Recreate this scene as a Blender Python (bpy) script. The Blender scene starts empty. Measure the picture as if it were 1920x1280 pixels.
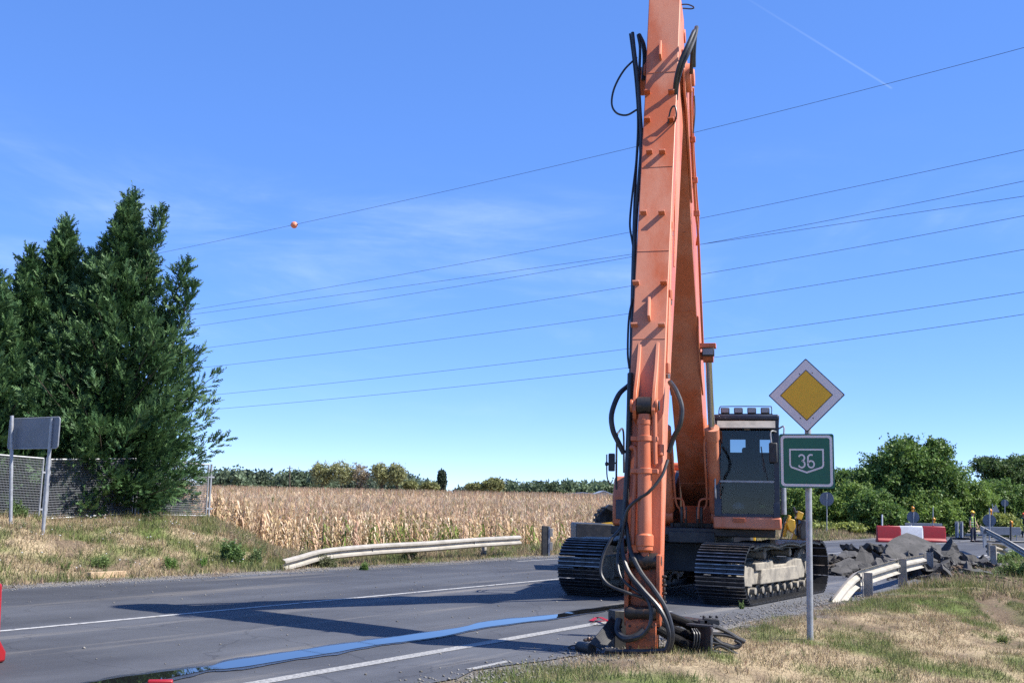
import bpy, math, random
import numpy as np
from mathutils import Vector, Matrix

random.seed(7); rng = np.random.default_rng(11)
scn = bpy.context.scene
col = scn.collection

# ------------------------------------------------------------------ camera
FPX, HOR, ROLL, EYE = 2050.0, 948.0, math.radians(1.2), 1.55      # surveyed from a 1920 x 1280 frame
_th = math.atan((HOR - 640) / FPX)
cF = np.array([0, math.cos(_th), math.sin(_th)]); _r0 = np.array([1.0, 0, 0]); _u0 = np.cross(_r0, cF)
cR = math.cos(ROLL) * _r0 + math.sin(ROLL) * _u0
cU = -math.sin(ROLL) * _r0 + math.cos(ROLL) * _u0
cam_d = bpy.data.cameras.new('camera'); cam = bpy.data.objects.new('camera', cam_d); col.objects.link(cam)
cam_d.sensor_width = 36.0; cam_d.lens = FPX / 1920 * 36.0; cam_d.clip_start = 0.1; cam_d.clip_end = 8000
cam.matrix_world = Matrix(((cR[0], cU[0], -cF[0], 0), (cR[1], cU[1], -cF[1], 0), (cR[2], cU[2], -cF[2], EYE), (0, 0, 0, 1)))
scn.camera = cam

# ------------------------------------------------------------------ sky, sun, exposure
SUN = Vector((0.86, -0.16, 1.0)).normalized()                      # towards the sun
sun_d = bpy.data.lights.new('sun', 'SUN'); sun = bpy.data.objects.new('sun', sun_d); col.objects.link(sun)
sun_d.energy = 5.0; sun_d.angle = math.radians(0.53); sun_d.color = (1.0, 0.955, 0.88)
sun.rotation_euler = SUN.to_track_quat('Z', 'Y').to_euler(); sun.location = (30, -10, 60)
world = bpy.data.worlds.new('World'); scn.world = world; world.use_nodes = True
wn, wl = world.node_tree.nodes, world.node_tree.links
wn.clear()
w_out = wn.new('ShaderNodeOutputWorld'); w_bg = wn.new('ShaderNodeBackground'); w_bg.inputs['Strength'].default_value = 0.092
sky = wn.new('ShaderNodeTexSky'); sky.sky_type = 'NISHITA'; sky.sun_disc = False
sky.sun_elevation = math.asin(SUN.z); sky.sun_rotation = math.atan2(SUN.x, SUN.y)
sky.altitude = 5000; sky.air_density = 0.9; sky.dust_density = 0.0; sky.ozone_density = 6.0
w_tc = wn.new('ShaderNodeTexCoord')

def wmath(op, a, b=None, c=None, clamp=False):
    n = wn.new('ShaderNodeMath'); n.operation = op; n.use_clamp = clamp
    for i, x in enumerate((a, b, c)):
        if x is None: continue
        if isinstance(x, (int, float)): n.inputs[i].default_value = x
        else: wl.new(x, n.inputs[i])
    return n.outputs[0]
def wdot(vec):
    n = wn.new('ShaderNodeVectorMath'); n.operation = 'DOT_PRODUCT'
    wl.new(w_tc.outputs['Generated'], n.inputs[0]); n.inputs[1].default_value = vec
    return n.outputs['Value']
def wrange(val, a, b):
    n = wn.new('ShaderNodeMapRange'); n.interpolation_type = 'SMOOTHSTEP'
    wl.new(val, n.inputs['Value']); n.inputs['From Min'].default_value = a; n.inputs['From Max'].default_value = b
    return n.outputs['Result']
# thin cirrus: a noise on a high flat layer, drawn out into streaks
_dx, _dy, _dz = wdot((1, 0, 0)), wdot((0, 1, 0)), wdot((0, 0, 1))
_px, _py = wmath('ARCTAN2', _dx, _dy), wmath('ARCSINE', _dz)          # bearing and height above the horizon
_cx = wn.new('ShaderNodeCombineXYZ'); wl.new(_px, _cx.inputs[0]); wl.new(_py, _cx.inputs[1])
def cirrus(rot, sx, sy, scale, lo, hi, seed):
    m = wn.new('ShaderNodeMapping'); wl.new(_cx.outputs[0], m.inputs['Vector'])
    m.inputs['Rotation'].default_value = (0, 0, rot); m.inputs['Scale'].default_value = (sx, sy, 1); m.inputs['Location'].default_value = (seed, seed * 0.7, seed)
    n = wn.new('ShaderNodeTexNoise'); n.inputs['Scale'].default_value = scale; n.inputs['Detail'].default_value = 7; n.inputs['Roughness'].default_value = 0.6
    n.inputs['Distortion'].default_value = 0.6
    wl.new(m.outputs[0], n.inputs['Vector'])
    return wrange(n.outputs['Fac'], lo, hi)
_c1 = cirrus(0.20, 2.6, 13.0, 1.3, 0.36, 0.86, 12.0)
_c2 = cirrus(0.10, 2.2, 6.0, 1.2, 0.42, 0.70, 12.0)
_cl = wmath('MULTIPLY', wmath('MULTIPLY', _c1, _c2), wmath('MULTIPLY', wrange(_dz, 0.34, 0.24), wrange(_dz, 0.02, 0.12)))
_cl = wmath('MULTIPLY', _cl, 0.42)
def ray(u, v): return (u - 960) / FPX * cR + (640 - v) / FPX * cU + cF
def at(u, v, Y):
    d = ray(u, v); return np.array([0, 0, EYE]) + d * (Y / d[1])
# contrail high in the sky, between two directions
_d1, _d2 = Vector(ray(1385, -12)).normalized(), Vector(ray(1672, 166)).normalized()
_n = _d1.cross(_d2).normalized(); _m = (_d1 + _d2).normalized(); _along = (_d2 - _d1).normalized(); _half = (_d2 - _d1).length / 2
_w = wrange(wmath('ABSOLUTE', wdot(_n)), 0.0013, 0.0002)
_a = wdot(_along)
_tr = wmath('MULTIPLY', _w, wmath('MULTIPLY', wrange(_a, -_half * 1.6, _half * 0.9), wrange(_a, _half * 1.02, _half * 0.98)))
_tr = wmath('MULTIPLY', wmath('MULTIPLY', _tr, wrange(wdot(_m), 0.9, 0.95)), 0.10)
_fac = wmath('ADD', _cl, _tr, clamp=True)
w_mix = wn.new('ShaderNodeMix'); w_mix.data_type = 'RGBA'
w_hsv = wn.new('ShaderNodeHueSaturation'); w_hsv.inputs['Saturation'].default_value = 1.58; w_hsv.inputs['Value'].default_value = 3.1; w_hsv.inputs['Hue'].default_value = 0.519
w_gam = wn.new('ShaderNodeGamma'); w_gam.inputs['Gamma'].default_value = 0.5; wl.new(sky.outputs[0], w_gam.inputs['Color']); wl.new(w_gam.outputs[0], w_hsv.inputs['Color'])
wl.new(_fac, w_mix.inputs[0]); wl.new(w_hsv.outputs[0], w_mix.inputs[6]); w_mix.inputs[7].default_value = (5.2, 6.2, 7.2, 1)
wl.new(w_mix.outputs[2], w_bg.inputs['Color']); wl.new(w_bg.outputs[0], w_out.inputs[0])
scn.view_settings.view_transform = 'Standard'; scn.view_settings.look = 'None'
scn.view_settings.exposure = 1.1; scn.view_settings.gamma = 1.0; scn.view_settings.use_curve_mapping = False
scn.cycles.max_bounces = 6; scn.cycles.transparent_max_bounces = 12
scn.cycles.use_denoising = False

# ------------------------------------------------------------------ terrain (road coordinates: s along the road, t across it to the right)
RD = np.array([0.524, 0.852]); RR = np.array([0.852, -0.524])
def st(x, y): return x * RD[0] + y * RD[1], x * RR[0] + y * RR[1]
def xy(s, t): return s * RD[0] + t * RR[0], s * RD[1] + t * RR[1]
def sm(x):
    x = np.clip(x, 0, 1); return x * x * (3 - 2 * x)
def wob(x, y, k=1.0, ph=0.0):
    return (np.sin(x * 1.7 * k + y * 0.6 * k + ph) + np.sin(y * 2.3 * k - x * 0.9 * k + 1.3 + ph) + np.sin(x * 3.1 * k - y * 2.7 * k + 2.1 * ph)) / 3
def hz(x, y):
    s, t = st(x, y)
    bank = sm((-17.9 - t) / 4.0) * 0.80 + sm((-21.5 - t) / 2.6) * 0.22
    fade = 1 - sm((s - (18.6 + (-t - 19) * 0.75)) / 3.0)
    z = bank * fade
    z = z + 1.45 * sm((y - 38) / 115) * sm((-t - 21.5) / 12)
    z = z - 0.10 * np.clip(t + 4.2, 0, 4.2) + 0.14 * np.clip(t - 1.5, 0, 5) + 0.06 * sm((t + 5.4) / 1.0)
    off = np.clip(np.maximum(t + 5.3, -17.6 - t), 0, 1.2) / 1.2
    z = z + off * (0.05 * wob(x, y) + 0.025 * wob(x, y, 3.1, 1.0)) * (1 + 1.2 * sm((-19 - t) / 3) * fade)
    ax_, ay_, bx_, by_ = 9.6, 22.9, 7.9, 17.4                          # short rut dug into the verge
    q = np.clip(((x - ax_) * (bx_ - ax_) + (y - ay_) * (by_ - ay_)) / ((bx_ - ax_) ** 2 + (by_ - ay_) ** 2), 0, 1); dr = np.hypot(x - ax_ - q * (bx_ - ax_), y - ay_ - q * (by_ - ay_))
    z = z - 0.16 * np.exp(-(dr / 0.22) ** 2) * (0.6 + 0.4 * np.sin(q * 9)) + 0.05 * np.exp(-((dr - 0.45) / 0.15) ** 2)
    inside = sm((t + 17.4) / 0.5) * sm((-5.1 - t) / 0.4)
    return z - 0.012 * inside
def gp(u, v):
    z = 0.0; d = ray(u, v)
    for _ in range(25):
        p = np.array([0, 0, EYE]) + d * ((z - EYE) / d[2]); z = 0.5 * z + 0.5 * float(hz(p[0], p[1]))
    return p
def onground(x, y, dz=0.0): return np.array([x, y, float(hz(x, y)) + dz])

# ------------------------------------------------------------------ helpers
ORG = {}
def V3(p): return np.array(p, float)
def unit(v):
    v = V3(v); n = np.linalg.norm(v); return v / n if n > 1e-12 else v
def frame(d):
    d = unit(d); a = np.array([0, 0, 1.0]) if abs(d[2]) < 0.95 else np.array([1.0, 0, 0])
    x = unit(np.cross(a, d)); return x, np.cross(d, x), d
def smooth_path(pts, n=6):
    P = [V3(p) for p in pts]
    if len(P) < 3: return P
    Q = [2 * P[0] - P[1]] + P + [2 * P[-1] - P[-2]]; out = []
    for i in range(1, len(Q) - 2):
        a, b, c, d = Q[i - 1:i + 3]
        for k in range(n):
            w = k / n
            out.append(0.5 * (2 * b + (c - a) * w + (2 * a - 5 * b + 4 * c - d) * w * w + (3 * b - a - 3 * c + d) * w ** 3))
    out.append(P[-1]); return out
def tag(o, label=None, cat=None, group=None, kind=None):
    if label: o['label'] = label
    if cat: o['category'] = cat
    if group: o['group'] = group
    if kind: o['kind'] = kind
    return o
def empty(name, loc, label=None, cat=None, group=None):
    o = bpy.data.objects.new(name, None); col.objects.link(o); o.location = tuple(loc); o.empty_display_size = 0.2
    ORG[o.name] = V3(loc); tag(o, label, cat, group); return o
def link(name, me, parent=None, loc=None):
    o = bpy.data.objects.new(name, me); col.objects.link(o)
    if parent is not None: o.parent = parent; ORG[o.name] = ORG[parent.name]
    else:
        ORG[o.name] = V3(loc if loc is not None else (0, 0, 0)); o.location = tuple(ORG[o.name])
    return o
class MB:
    def __init__(s): s.v = []; s.f = []
    def add(s, vs, fs):
        n = len(s.v); s.v += [tuple(map(float, p)) for p in vs]; s.f += [tuple(i + n for i in f) for f in fs]; return s
    def obox(s, c, ax, ay, az):
        c, ax, ay, az = map(V3, (c, ax, ay, az))
        vs = [c + i * ax + j * ay + k * az for k in (-1, 1) for j in (-1, 1) for i in (-1, 1)]
        return s.add(vs, [(0, 2, 3, 1), (4, 5, 7, 6), (0, 1, 5, 4), (2, 6, 7, 3), (0, 4, 6, 2), (1, 3, 7, 5)])
    def box(s, c, size, ex=(1, 0, 0), ey=(0, 1, 0), ez=(0, 0, 1)):
        return s.obox(c, V3(ex) * size[0] / 2, V3(ey) * size[1] / 2, V3(ez) * size[2] / 2)
    def cyl(s, p0, p1, r0, r1=None, n=14, cap=True):
        r1 = r0 if r1 is None else r1; p0, p1 = V3(p0), V3(p1); x, y, d = frame(p1 - p0)
        ring = [math.cos(2 * math.pi * i / n) * x + math.sin(2 * math.pi * i / n) * y for i in range(n)]
        vs = [p0 + r0 * q for q in ring] + [p1 + r1 * q for q in ring]
        fs = [(i, (i + 1) % n, n + (i + 1) % n, n + i) for i in range(n)]
        if cap: fs += [tuple(range(n - 1, -1, -1)), tuple(range(n, 2 * n))]
        return s.add(vs, fs)
    def tube(s, pts, r, n=8, taper=None):
        P = [V3(p) for p in pts]; m = len(P); vs = []; x = None
        for i, p in enumerate(P):
            d = unit(P[min(i + 1, m - 1)] - P[max(i - 1, 0)])
            if x is None: x, y, _ = frame(d)
            else: x = unit(x - d * (x @ d)); y = np.cross(d, x)
            rr = r if taper is None else r + (taper - r) * i / (m - 1)
            vs += [p + rr * (math.cos(2 * math.pi * k / n) * x + math.sin(2 * math.pi * k / n) * y) for k in range(n)]
        fs = [(i * n + k, i * n + (k + 1) % n, (i + 1) * n + (k + 1) % n, (i + 1) * n + k) for i in range(m - 1) for k in range(n)]
        fs += [tuple(range(n - 1, -1, -1)), tuple(range((m - 1) * n, m * n))]
        return s.add(vs, fs)
    def prism(s, poly, o, ex, ey, ez, w0, w1):
        o, ex, ey, ez = map(V3, (o, ex, ey, ez)); n = len(poly)
        vs = [o + a * ex + b * ey + w0 * ez for a, b in poly] + [o + a * ex + b * ey + w1 * ez for a, b in poly]
        return s.add(vs, [tuple(range(n - 1, -1, -1)), tuple(range(n, 2 * n))] + [(i, (i + 1) % n, n + (i + 1) % n, n + i) for i in range(n)])
    def lathe(s, prof, c, ax, n=18):
        x, y, d = frame(ax); c = V3(c); m = len(prof)
        vs = [c + z * d + r * (math.cos(2 * math.pi * k / n) * x + math.sin(2 * math.pi * k / n) * y) for r, z in prof for k in range(n)]
        fs = [(i * n + k, i * n + (k + 1) % n, (i + 1) * n + (k + 1) % n, (i + 1) * n + k) for i in range(m - 1) for k in range(n)]
        fs += [tuple(range(n - 1, -1, -1)), tuple(range((m - 1) * n, m * n))]
        return s.add(vs, fs)
    def sweep(s, prof, pts, up=(0, 0, 1), side=None, closed=False):
        # open profile (a sideways, b upwards) carried along a path, given thickness by its own outline
        P = [V3(p) for p in pts]; m = len(P); n = len(prof); vs = []
        for i, p in enumerate(P):
            d = unit(P[min(i + 1, m - 1)] - P[max(i - 1, 0)]); x = unit(np.cross(d, up)); y = np.cross(x, d)
            vs += [p + a * x + b * y for a, b in prof]
        fs = [(i * n + k, i * n + (k + 1) % n, (i + 1) * n + (k + 1) % n, (i + 1) * n + k) for i in range(m - 1) for k in range(n)]
        fs += [tuple(range(n - 1, -1, -1)), tuple(range((m - 1) * n, m * n))]
        return s.add(vs, fs)
    def mesh(s, name, mat, org=(0, 0, 0), smooth=True, ang=35):
        me = bpy.data.meshes.new(name); o = V3(org)
        me.from_pydata([tuple(V3(p) - o) for p in s.v], [], s.f)
        import bmesh as _b
        bm = _b.new(); bm.from_mesh(me); _b.ops.recalc_face_normals(bm, faces=bm.faces); bm.to_mesh(me); bm.free()
        if mat: me.materials.append(mat)
        if smooth:
            me.shade_smooth(); me.set_sharp_from_angle(angle=math.radians(ang))
        return me
    def build(s, name, mat, parent=None, smooth=True, bevel=0.0, loc=None, seg=2, ang=35):
        if parent is not None: org = ORG[parent.name]
        else:
            A = np.array(s.v); org = V3(loc) if loc is not None else np.array([A[:, 0].mean(), A[:, 1].mean(), A[:, 2].min()])
        o = link(name, s.mesh(name, mat, org, smooth, ang), parent, org)
        if bevel > 0:
            b = o.modifiers.new('bevel', 'BEVEL'); b.width = bevel; b.segments = seg; b.limit_method = 'ANGLE'; b.angle_limit = math.radians(40)
            b.harden_normals = False
        return o
def mesh_np(name, V, F, mat, C=None, smooth=False):
    V = np.asarray(V, np.float32); F = np.asarray(F, np.int32); k = F.shape[1]
    me = bpy.data.meshes.new(name); me.vertices.add(len(V)); me.vertices.foreach_set('co', V.ravel())
    me.loops.add(F.size); me.loops.foreach_set('vertex_index', F.ravel())
    me.polygons.add(len(F)); me.polygons.foreach_set('loop_start', np.arange(0, F.size, k, dtype=np.int32))
    me.update(calc_edges=True)
    if C is not None:
        a = me.color_attributes.new('tint', 'FLOAT_COLOR', 'POINT')
        a.data.foreach_set('color', np.concatenate([np.asarray(C, np.float32) * 0.86, np.ones((len(V), 1), np.float32)], 1).ravel())
    if smooth: me.shade_smooth()
    me.materials.append(mat); return me
def scatter(protos, which, pos, rot, scale, colr, jit=0.0):
    """merge copies of small triangle prototypes into one vertex/face/colour array"""
    VV, FF, CC = [], [], []; base = 0
    for k, (pv, pf) in enumerate(protos):
        idx = np.where(which == k)[0]
        if not len(idx): continue
        n = len(pv)
        P = np.einsum('nij,mj->nmi', rot[idx] * scale[idx][:, None, None], pv) + pos[idx][:, None, :]
        VV.append(P.reshape(-1, 3)); FF.append((pf[None] + (np.arange(len(idx)) * n)[:, None, None] + base).reshape(-1, pf.shape[1]))
        CC.append(np.repeat(colr[idx], n, 0)); base += n * len(idx)
    return np.concatenate(VV), np.concatenate(FF), np.concatenate(CC)
def rotz(a):
    c, s = np.cos(a), np.sin(a); R = np.zeros((len(a), 3, 3)); R[:, 0, 0] = c; R[:, 0, 1] = -s; R[:, 1, 0] = s; R[:, 1, 1] = c; R[:, 2, 2] = 1; return R
def align(D, roll=None):
    """rotations that take +z to each direction"""
    D = D / np.linalg.norm(D, axis=1, keepdims=True); n = len(D)
    a = rng.normal(size=(n, 3)) if roll is None else roll
    x = np.cross(a, D); x /= np.linalg.norm(x, axis=1, keepdims=True) + 1e-9; y = np.cross(D, x)
    return np.stack([x, y, D], 2)

# ------------------------------------------------------------------ materials
ALB = 0.84                                                         # all paints a shade down, as the exposure is a shade up
def mat(name, c1, c2=None, rough=0.6, metal=0.0, scale=4.0, lo=0.4, hi=0.65, bump=0.0, bscale=40.0, spec=0.5, c3=None, s3=14.0, l3=0.6, h3=0.72, stretch=(1, 1, 1), coat=0.0, rough2=None):
    c1, c2, c3 = (None if c is None else tuple(x * ALB for x in c) for c in (c1, c2, c3))
    m = bpy.data.materials.new(name); m.use_nodes = True; N, Lk = m.node_tree.nodes, m.node_tree.links
    b = N['Principled BSDF']; b.inputs['Base Color'].default_value = (*c1, 1); b.inputs['Roughness'].default_value = rough
    b.inputs['Metallic'].default_value = metal; b.inputs['Specular IOR Level'].default_value = spec; b.inputs['Coat Weight'].default_value = coat
    tc = N.new('ShaderNodeTexCoord'); mp = N.new('ShaderNodeMapping'); mp.inputs['Scale'].default_value = stretch
    Lk.new(tc.outputs['Object'], mp.inputs[0])
    def noise(sc, det=6):
        n = N.new('ShaderNodeTexNoise'); n.inputs['Scale'].default_value = sc; n.inputs['Detail'].default_value = det; n.inputs['Roughness'].default_value = 0.65
        Lk.new(mp.outputs[0], n.inputs['Vector']); return n.outputs['Fac']
    def rng_(f, a, bb):
        r = N.new('ShaderNodeMapRange'); r.inputs['From Min'].default_value = a; r.inputs['From Max'].default_value = bb; r.interpolation_type = 'SMOOTHSTEP'
        Lk.new(f, r.inputs['Value']); return r.outputs['Result']
    src = None
    def mixc(fac, a, bcol):
        x = N.new('ShaderNodeMix'); x.data_type = 'RGBA'; Lk.new(fac, x.inputs[0])
        if a is None: x.inputs[6].default_value = (*c1, 1)
        else: Lk.new(a, x.inputs[6])
        x.inputs[7].default_value = (*bcol, 1); return x.outputs[2]
    if c2 is not None:
        f = rng_(noise(scale), lo, hi); src = mixc(f, None, c2)
        if rough2 is not None:
            rr = N.new('ShaderNodeMapRange'); Lk.new(f, rr.inputs['Value']); rr.inputs['To Min'].default_value = rough; rr.inputs['To Max'].default_value = rough2
            Lk.new(rr.outputs[0], b.inputs['Roughness'])
    if c3 is not None: src = mixc(rng_(noise(s3, 8), l3, h3), src, c3)
    if src is not None: Lk.new(src, b.inputs['Base Color'])
    if bump:
        bp = N.new('ShaderNodeBump'); bp.inputs['Strength'].default_value = bump; bp.inputs['Distance'].default_value = 0.02
        Lk.new(noise(bscale, 5), bp.inputs['Height']); Lk.new(bp.outputs[0], b.inputs['Normal'])
    return m
def leafmat(name, trans=0.35, rough=0.6, gain=1.0, spec=0.3):
    m = bpy.data.materials.new(name); m.use_nodes = True; N, Lk = m.node_tree.nodes, m.node_tree.links
    b = N['Principled BSDF']; a = N.new('ShaderNodeAttribute'); a.attribute_name = 'tint'
    Lk.new(a.outputs['Color'], b.inputs['Base Color']); b.inputs['Roughness'].default_value = rough; b.inputs['Specular IOR Level'].default_value = spec
    t = N.new('ShaderNodeBsdfTranslucent'); Lk.new(a.outputs['Color'], t.inputs['Color'])
    mx = N.new('ShaderNodeMixShader'); mx.inputs[0].default_value = trans
    Lk.new(b.outputs[0], mx.inputs[1]); Lk.new(t.outputs[0], mx.inputs[2]); Lk.new(mx.outputs[0], N['Material Output'].inputs[0]); return m
def glassmat(name, tint=(0.75, 0.85, 0.85), dirt=0.06):
    m = bpy.data.materials.new(name); m.use_nodes = True; N, Lk = m.node_tree.nodes, m.node_tree.links
    N.remove(N['Principled BSDF'])
    tr = N.new('ShaderNodeBsdfTransparent'); tr.inputs[0].default_value = (*tint, 1)
    gl = N.new('ShaderNodeBsdfGlossy'); gl.inputs['Roughness'].default_value = 0.03
    fr = N.new('ShaderNodeFresnel'); fr.inputs[0].default_value = 1.42
    mx = N.new('ShaderNodeMixShader'); Lk.new(fr.outputs[0], mx.inputs[0]); Lk.new(tr.outputs[0], mx.inputs[1]); Lk.new(gl.outputs[0], mx.inputs[2])
    df = N.new('ShaderNodeBsdfDiffuse'); df.inputs[0].default_value = (0.45, 0.42, 0.38, 1)
    n = N.new('ShaderNodeTexNoise'); n.inputs['Scale'].default_value = 3.0; n.inputs['Detail'].default_value = 7
    r = N.new('ShaderNodeMapRange'); r.inputs['From Min'].default_value = 0.45; r.inputs['From Max'].default_value = 0.75; r.inputs['To Max'].default_value = dirt
    Lk.new(n.outputs['Fac'], r.inputs['Value'])
    m2 = N.new('ShaderNodeMixShader'); Lk.new(r.outputs[0], m2.inputs[0]); Lk.new(mx.outputs[0], m2.inputs[1]); Lk.new(df.outputs[0], m2.inputs[2])
    Lk.new(m2.outputs[0], N['Material Output'].inputs[0]); return m
M = {}
M['orange'] = mat('orange_paint', (0.57, 0.135, 0.045), (0.62, 0.235, 0.135), rough=0.42, scale=1.3, lo=0.38, hi=0.62, c3=(0.15, 0.06, 0.04), s3=12, l3=0.65, h3=0.74, bump=0.06, bscale=60, rough2=0.62, stretch=(1, 1, 0.3))
M['orange_worn'] = mat('worn_orange_paint', (0.50, 0.12, 0.04), (0.20, 0.07, 0.04), rough=0.5, scale=7, lo=0.48, hi=0.62, c3=(0.05, 0.04, 0.035), s3=13, l3=0.56, h3=0.66, bump=0.15, bscale=50)
M['grease_shade'] = mat('grease_and_shade_steel', (0.035, 0.030, 0.027), (0.16, 0.08, 0.05), rough=0.45, scale=9, lo=0.52, hi=0.68, metal=0.3, bump=0.2, bscale=40)  # greasy steel; on the boom foot bracket its dark stands for shade
M['chrome'] = mat('chrome_rod', (0.55, 0.55, 0.56), rough=0.18, metal=1.0)
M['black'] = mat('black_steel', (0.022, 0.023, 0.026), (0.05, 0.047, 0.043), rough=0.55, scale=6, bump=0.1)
M['rubber'] = mat('black_rubber_hose', (0.018, 0.018, 0.02), (0.045, 0.043, 0.04), rough=0.42, scale=5)
M['navy'] = mat('dark_blue_cab_paint', (0.022, 0.032, 0.055), (0.04, 0.05, 0.07), rough=0.4, scale=5)
M['steel'] = mat('bare_steel', (0.30, 0.29, 0.28), (0.17, 0.13, 0.10), rough=0.4, metal=0.8, scale=8)
M['shoe'] = mat('track_steel', (0.030, 0.031, 0.035), (0.085, 0.078, 0.068), rough=0.42, metal=0.55, scale=7, lo=0.5, hi=0.72, c3=(0.22, 0.195, 0.16), s3=4, l3=0.62, h3=0.78, bump=0.15)
M['dust'] = mat('dusty_track_frame', (0.33, 0.295, 0.235), (0.20, 0.18, 0.15), rough=0.9, scale=4, c3=(0.06, 0.055, 0.05), s3=9, l3=0.58, h3=0.70, bump=0.35, bscale=22)
M['glass'] = glassmat('cab_glass', (0.55, 0.63, 0.68), 0.012)
M['lens'] = mat('lamp_lens', (0.24, 0.25, 0.26), rough=0.15, spec=0.8)
M['visor'] = mat('grey_visor', (0.24, 0.23, 0.215), (0.17, 0.165, 0.155), rough=0.6, scale=5)
M['asphalt'] = mat('asphalt', (0.074, 0.077, 0.085), (0.054, 0.056, 0.063), rough=0.74, scale=0.35, lo=0.4, hi=0.62, c3=(0.155, 0.150, 0.142), s3=95, l3=0.60, h3=0.74, bump=0.35, bscale=130, spec=0.4)
M['meshwire'] = mat('dull_zinc_wire', (0.24, 0.25, 0.27), rough=0.5, metal=0.4)
M['galv'] = mat('galvanised_pole', (0.40, 0.41, 0.43), (0.30, 0.31, 0.32), rough=0.45, metal=0.35, scale=9)
M['whitepaint'] = mat('rail_white', (0.40, 0.37, 0.32), (0.31, 0.285, 0.24), rough=0.6, scale=3, c3=(0.30, 0.25, 0.19), s3=7, l3=0.64, h3=0.78, bump=0.05)
M['post'] = mat('weathered_post', (0.36, 0.33, 0.29), (0.25, 0.23, 0.20), rough=0.7, scale=5)
M['signback'] = mat('sign_back_grey', (0.17, 0.19, 0.23), (0.14, 0.16, 0.19), rough=0.5, scale=3)
M['sign_white'] = mat('sign_white', (0.74, 0.72, 0.74), (0.68, 0.66, 0.68), rough=0.45, scale=3)
M['sign_yellow'] = mat('sign_yellow', (0.80, 0.46, 0.008), (0.74, 0.42, 0.01), rough=0.42, scale=3)
M['sign_black'] = mat('sign_black', (0.012, 0.012, 0.014), rough=0.45)
M['sign_green'] = mat('sign_green', (0.004, 0.125, 0.072), (0.006, 0.11, 0.065), rough=0.42, scale=3)
M['redplastic'] = mat('red_plastic', (0.33, 0.007, 0.010), (0.28, 0.010, 0.012), rough=0.45, scale=4)
M['whiteplastic'] = mat('white_plastic', (0.72, 0.73, 0.75), (0.64, 0.64, 0.65), rough=0.45, scale=4)
M['amber'] = mat('amber_lens', (0.66, 0.25, 0.01), rough=0.25)
M['bark'] = mat('bark', (0.11, 0.085, 0.06), (0.065, 0.05, 0.038), rough=0.9, scale=8, bump=0.5, stretch=(1, 1, 0.25))
M['yellow'] = mat('yellow_machine_paint', (0.72, 0.40, 0.02), (0.55, 0.31, 0.03), rough=0.42, scale=5)
M['tyre'] = mat('tyre_rubber', (0.03, 0.03, 0.031), (0.08, 0.075, 0.07), rough=0.8, scale=4, bump=0.2)
M['leaf'] = leafmat('leaf', 0.35, 0.55)
M['needle'] = leafmat('cypress_spray', 0.18, 0.6)
M['straw'] = leafmat('straw_and_grass', 0.25, 0.75, spec=0.15)
M['cornleaf'] = leafmat('dry_corn_leaf', 0.30, 0.7, spec=0.2)
# ------------------------------------------------------------------ ground sheet
def noise2(x, y, seed=0, oct=4, sc=1.0):
    """value noise, vectorised"""
    x = np.asarray(x, float) * sc; y = np.asarray(y, float) * sc; out = np.zeros_like(x); amp = 0.5
    for o in range(oct):
        xi, yi = np.floor(x).astype(np.int64), np.floor(y).astype(np.int64); fx, fy = x - xi, y - yi
        fx, fy = fx * fx * (3 - 2 * fx), fy * fy * (3 - 2 * fy)
        def h(a, b):
            n = (a * 374761393 + b * 668265263 + (seed + o) * 1442695041) & 0x7fffffff
            n = ((n ^ (n >> 13)) * 1274126177) & 0x7fffffff
            return ((n ^ (n >> 16)) & 0xffff) / 65535.0
        out += amp * ((h(xi, yi) * (1 - fx) + h(xi + 1, yi) * fx) * (1 - fy) + (h(xi, yi + 1) * (1 - fx) + h(xi + 1, yi + 1) * fx) * fy)
        x, y, amp = x * 2.03 + 17.1, y * 2.03 + 5.7, amp * 0.5
    return out
STRAW, GREEN, GRAVEL, SOIL = map(np.array, ((0.36, 0.285, 0.18), (0.12, 0.16, 0.045), (0.17, 0.16, 0.15), (0.13, 0.095, 0.065)))
tq = np.unique(np.concatenate([np.linspace(-2600, -300, 14), np.linspace(-300, -60, 40), np.linspace(-60, -30, 40), np.arange(-30, 8.01, 0.29), np.linspace(8, 60, 30), np.linspace(60, 2600, 20)]))
sq = np.unique(np.concatenate([np.linspace(-300, -5, 20), np.arange(-5, 48, 0.40), np.linspace(48, 120, 70), np.linspace(120, 400, 50), np.linspace(400, 3200, 16)]))
SS, TT = np.meshgrid(sq, tq, indexing='ij'); GX, GY = xy(SS, TT); GZ = hz(GX, GY)
nn = noise2(GX, GY, 3, 4, 1.3); n2 = noise2(GX, GY, 9, 4, 2.1)
g = sm((nn - 0.44) / 0.16)[..., None]
C = STRAW * (1 - g) + GREEN * g
C = C * (0.8 + 0.5 * n2[..., None])
gl = (sm((TT + 18.4 + 0.8 * (nn - 0.5)) / 0.7) * sm((-4.6 - TT - 1.2 * (nn - 0.5) - 0.5 * sm((16 - SS) / 6)) / 0.4))[..., None]
C = C * (1 - gl) + GRAVEL * (0.8 + 0.5 * n2[..., None]) * gl
litter = (sm((-TT - 21) / 2.0) * sm((SS - 23) / 3))[..., None]; C = C * (1 - litter) + np.array([0.30, 0.225, 0.145]) * (0.7 + 0.6 * n2[..., None]) * litter
so = np.maximum(0.0, sm((0.37 - noise2(GX, GY, 31, 4, 1.6)) / 0.05) * 0.85)
so = np.maximum(so, sm((TT + 5.2) / 0.6) * sm((SS - 25) / 3) * sm((-2.6 - TT) / 1.0) * sm((40 - SS) / 4) * 0.9)[..., None]
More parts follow.
